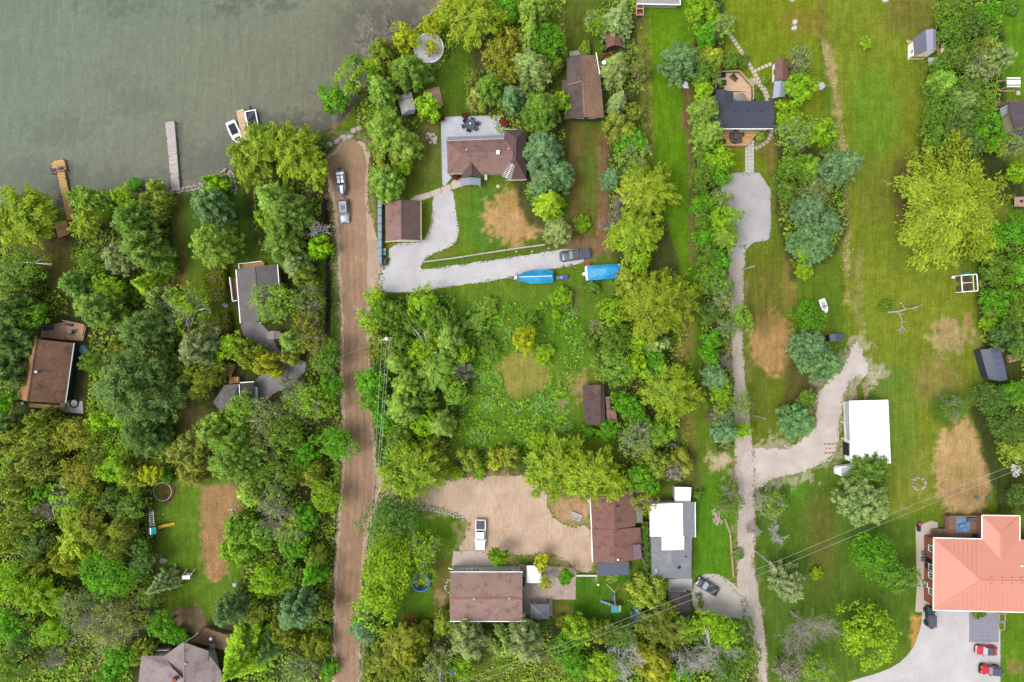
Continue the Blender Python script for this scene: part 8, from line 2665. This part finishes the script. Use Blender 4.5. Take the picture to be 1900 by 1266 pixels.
scatter('undergrowth', 'leafy undergrowth filling the shore thickets and hedgerows', [[(470, 250), (600, 270), (600, 420), (560, 480), (470, 470)], [(640, 150), (760, 60), (830, 0), (920, 0), (800, 150), (770, 330), (690, 340)],
        [(930, 0), (1050, 0), (1050, 420), (990, 400), (900, 200), (880, 130)], [(1110, 0), (1190, 0), (1205, 330), (1240, 430), (1130, 430), (1125, 250)], [(1130, 500), (1260, 500), (1290, 700), (1270, 900), (1160, 900), (1110, 700)],
        [(1290, -20), (1345, -20), (1340, 330), (1352, 500), (1364, 830), (1328, 820), (1304, 700), (1288, 400)], [(1735, -20), (1860, -20), (1850, 290), (1720, 280)], [(1812, 420), (1920, 400), (1920, 900), (1850, 860), (1816, 720)],
        [(1445, 190), (1550, 230), (1570, 420), (1540, 480), (1470, 500), (1440, 400)], [(680, 1160), (1180, 1160), (1420, 1150), (1420, 1290), (670, 1290)]],
        11, .45, .6, GREENS, 32, 36, keep=-.2)
scatter('weeds', 'bright leafy weeds sprawling over the overgrown lot', [[(690, 550), (850, 545), (1000, 600), (1040, 700), (1070, 790), (1000, 830), (840, 840), (700, 880), (690, 700)], [(870, 560), (930, 545), (960, 600), (900, 800), (850, 820)],
        [(960, 770), (1080, 790), (1130, 800), (1000, 850), (850, 880)], [(900, 560), (1060, 560), (1090, 620), (1070, 780), (900, 800)]], 16, .42, .55, [(116, 170, 50), (128, 176, 76), (134, 180, 44), (104, 156, 48), (150, 186, 46)], 33, 22, 'weeds', keep=-.12)
scatter('weeds', 'low rough weeds along the ditch, field edges and stony patches', [[(585, 420), (606, 420), (604, 640), (590, 640)], [(612, 420), (628, 430), (634, 640), (614, 650)], [(560, 255), (640, 235), (675, 245), (600, 300), (590, 330)],
        [(1190, 60), (1212, 80), (1212, 300), (1195, 300)], [(600, 640), (630, 640), (632, 760), (618, 780)]], 14, .3, .35, [(96, 136, 40), (120, 142, 50), (84, 116, 40)], 34, 18, 'weeds', keep=-.1)

def tufts(name, label, lines, n_m, spread, size, cols, seed):
    rg = np.random.default_rng(seed)
    pts = []
    for ln in lines:
        q = np.array(list(ln) + [ln[0]], float)
        for a, b2 in zip(q[:-1], q[1:]):
            L_ = np.linalg.norm(b2 - a) / PPM
            m = int(L_ * n_m)
            if m:
                t_ = rg.uniform(0, 1, (m, 1))
                pts.append(a + (b2 - a) * t_ + rg.normal(0, spread * PPM, (m, 2)))
    p2 = np.concatenate(pts)
    cl = fbm(p2[:, 0], p2[:, 1], 22, seed)
    p2 = p2[cl > rg.normal(.0, .2, len(p2))]
    p2 = p2[(np.abs(p2[:, 0] - 950) < 1100) & (np.abs(p2[:, 1] - 633) < 760)]
    n = len(p2)
    p = np.stack([(p2[:, 0] - 950) / PPM, (633 - p2[:, 1]) / PPM, .05 + np.abs(rg.normal(0, .05, n))], 1)
    Q = cards(p, np.array([0, 0, 1.]) + rg.normal(0, .35, (n, 3)), size, size * .7, rg)
    cc = np.array([[lin(v) for v in c] for c in cols])[rg.integers(0, len(cols), n)] * .5 * rg.uniform(.8, 1.2, (n, 1))
    me = bpy.data.meshes.new(name)
    np_mesh(me, Q.reshape(-1, 3), np.arange(4 * n).reshape(n, 4))
    at = me.color_attributes.new('leaf_colour', 'FLOAT_COLOR', 'POINT')
    at.data.foreach_set('color', np.repeat(np.concatenate([cc, np.ones((n, 1))], 1), 4, 0).astype(np.float32).ravel())
    me.materials.append(M_COVER)
    tag(link(name, me), label, 'grass', None, 'stuff')
tufts('grass', 'ragged grass tufts creeping over the edges of roads and drives', [VP, GRAV, YARD, LANE], 12, .2, .28, [(112, 136, 44), (128, 146, 56), (96, 124, 36), (150, 148, 84)], 51)
GY = [(1396, 836), (1462, 832), (1512, 790), (1516, 726), (1560, 690), (1586, 630), (1602, 652), (1613, 688), (1577, 708), (1556, 800), (1552, 842), (1500, 876), (1430, 892), (1402, 912)]
tufts('grass', 'ragged grass tufts along the cream gravel yard and parking places', [GY, [(1344, 322), (1431, 320), (1431, 442), (1382, 468), (1349, 430)], [(1284, 1086), (1334, 1064), (1386, 1118), (1378, 1148), (1302, 1142)]], 12, .22, .28, [(112, 136, 44), (128, 146, 56), (150, 148, 84)], 52)
tufts('gravel', 'pale loose stones strewn beside the gravel yard and roads', [GY, VP, [(1540, 640), (1620, 640), (1626, 710), (1560, 720)], [(1530, 80), (1550, 200), (1566, 300), (1572, 560), (1570, 300)]], 8, .5, .22, [(214, 200, 176), (196, 178, 150), (224, 212, 194)], 53)

# ------------------------------------------------------------------ poles and wires
def pole(label, px, py, h, lamp=False, cross=None, m=M_WOODG):
    X, Y = P(px, py, h)
    t = thing('utility_pole', label, 'pole', (X, Y, 0))
    MB().cyl((0, 0, 0), .17, h, 10, .11).build('post', m, t)
    if cross is not None:
        MB().box((0, 0, h - .4), (2.3, .12, .14), R(cross)).build('crossarm', m, t)
    if lamp:
        MB().bar((0, 0, h - .2), (-.7, .15, h), .08).build('lamp_arm', M_STEEL, t)
        MB().dome((0, 0, h), .34, .3, 12, 3).build('transformer', M_WHITE, t)
    return Vector((X, Y, h))
pA = pole('wooden pole with a white transformer beside the dirt road', 717, 629, 9.0, True, 12)
pB = pole('wooden pole at the bottom of the road with a thin white wire', 678, 1150, 8.5)
pC = pole('wooden power pole at the bottom lawn', 998, 1222, 9.0, False, -66)
pD = pole('wooden power pole in the field north of the large bare tree', 1436, 1052, 9.5, False, -55)
pE = pole('slim pale post leaning out of view beside the parking pad lawn', 1399, 494, 6.5, m=M_WOODG)
pF = pole('slim pale post on the lawn strip, nearer the gravel yard', 1420, 777.5, 6.5, m=M_WOODG)
M_WIRE = mat('cable', (196, 200, 192), .5, 'plain', amp=.05)
def wire(label, a, b_, sag=.6, r_=.026, group='overhead cables'):
    t = MB()
    pts = [a.lerp(b_, i / 14) - Vector((0, 0, sag * 4 * (i / 14) * (1 - i / 14))) for i in range(15)]
    o = t.tube(pts, r_, 4).build('cable', M_WIRE)
    tag(o, label, 'cable', group)
far_e = Vector((*P(1990, 828, 9.5), 9.5))
far_w = Vector((*P(700, 1330, 9), 9))
for s_, w_ in ((-.55, 'upper'), (.55, 'lower')):
    of = Vector((.45 * s_, -.9 * s_, -.3))
    wire('%s overhead cable from the field pole to the east' % w_, pD + of, far_e + of)
    wire('%s overhead cable between the two power poles in the south' % w_, pC + of, pD + of)
    wire('%s overhead cable from the bottom lawn pole westward' % w_, pC + of, far_w + of)
for s_, w_ in ((-.9, 'west'), (.0, 'middle'), (.5, 'east')):
    wire('%s cable along the dirt road from the transformer pole' % w_, pA + Vector((s_, .1, -.4)), pB + Vector((s_ * .4, 0, -.2)), .8)
wire('thin cable from the road pole toward the lower edge', pB, Vector((*P(664, 1330, 8.5), 8.5)), .3, .03)
wire('thin cable from the transformer pole across the dirt road', pA + Vector((-.4, 0, -.4)), Vector((*P(560, 690, 4), 4)), .5, .014)
wire('thin cable between the two slim lawn posts', pE, pF, .6, .008)
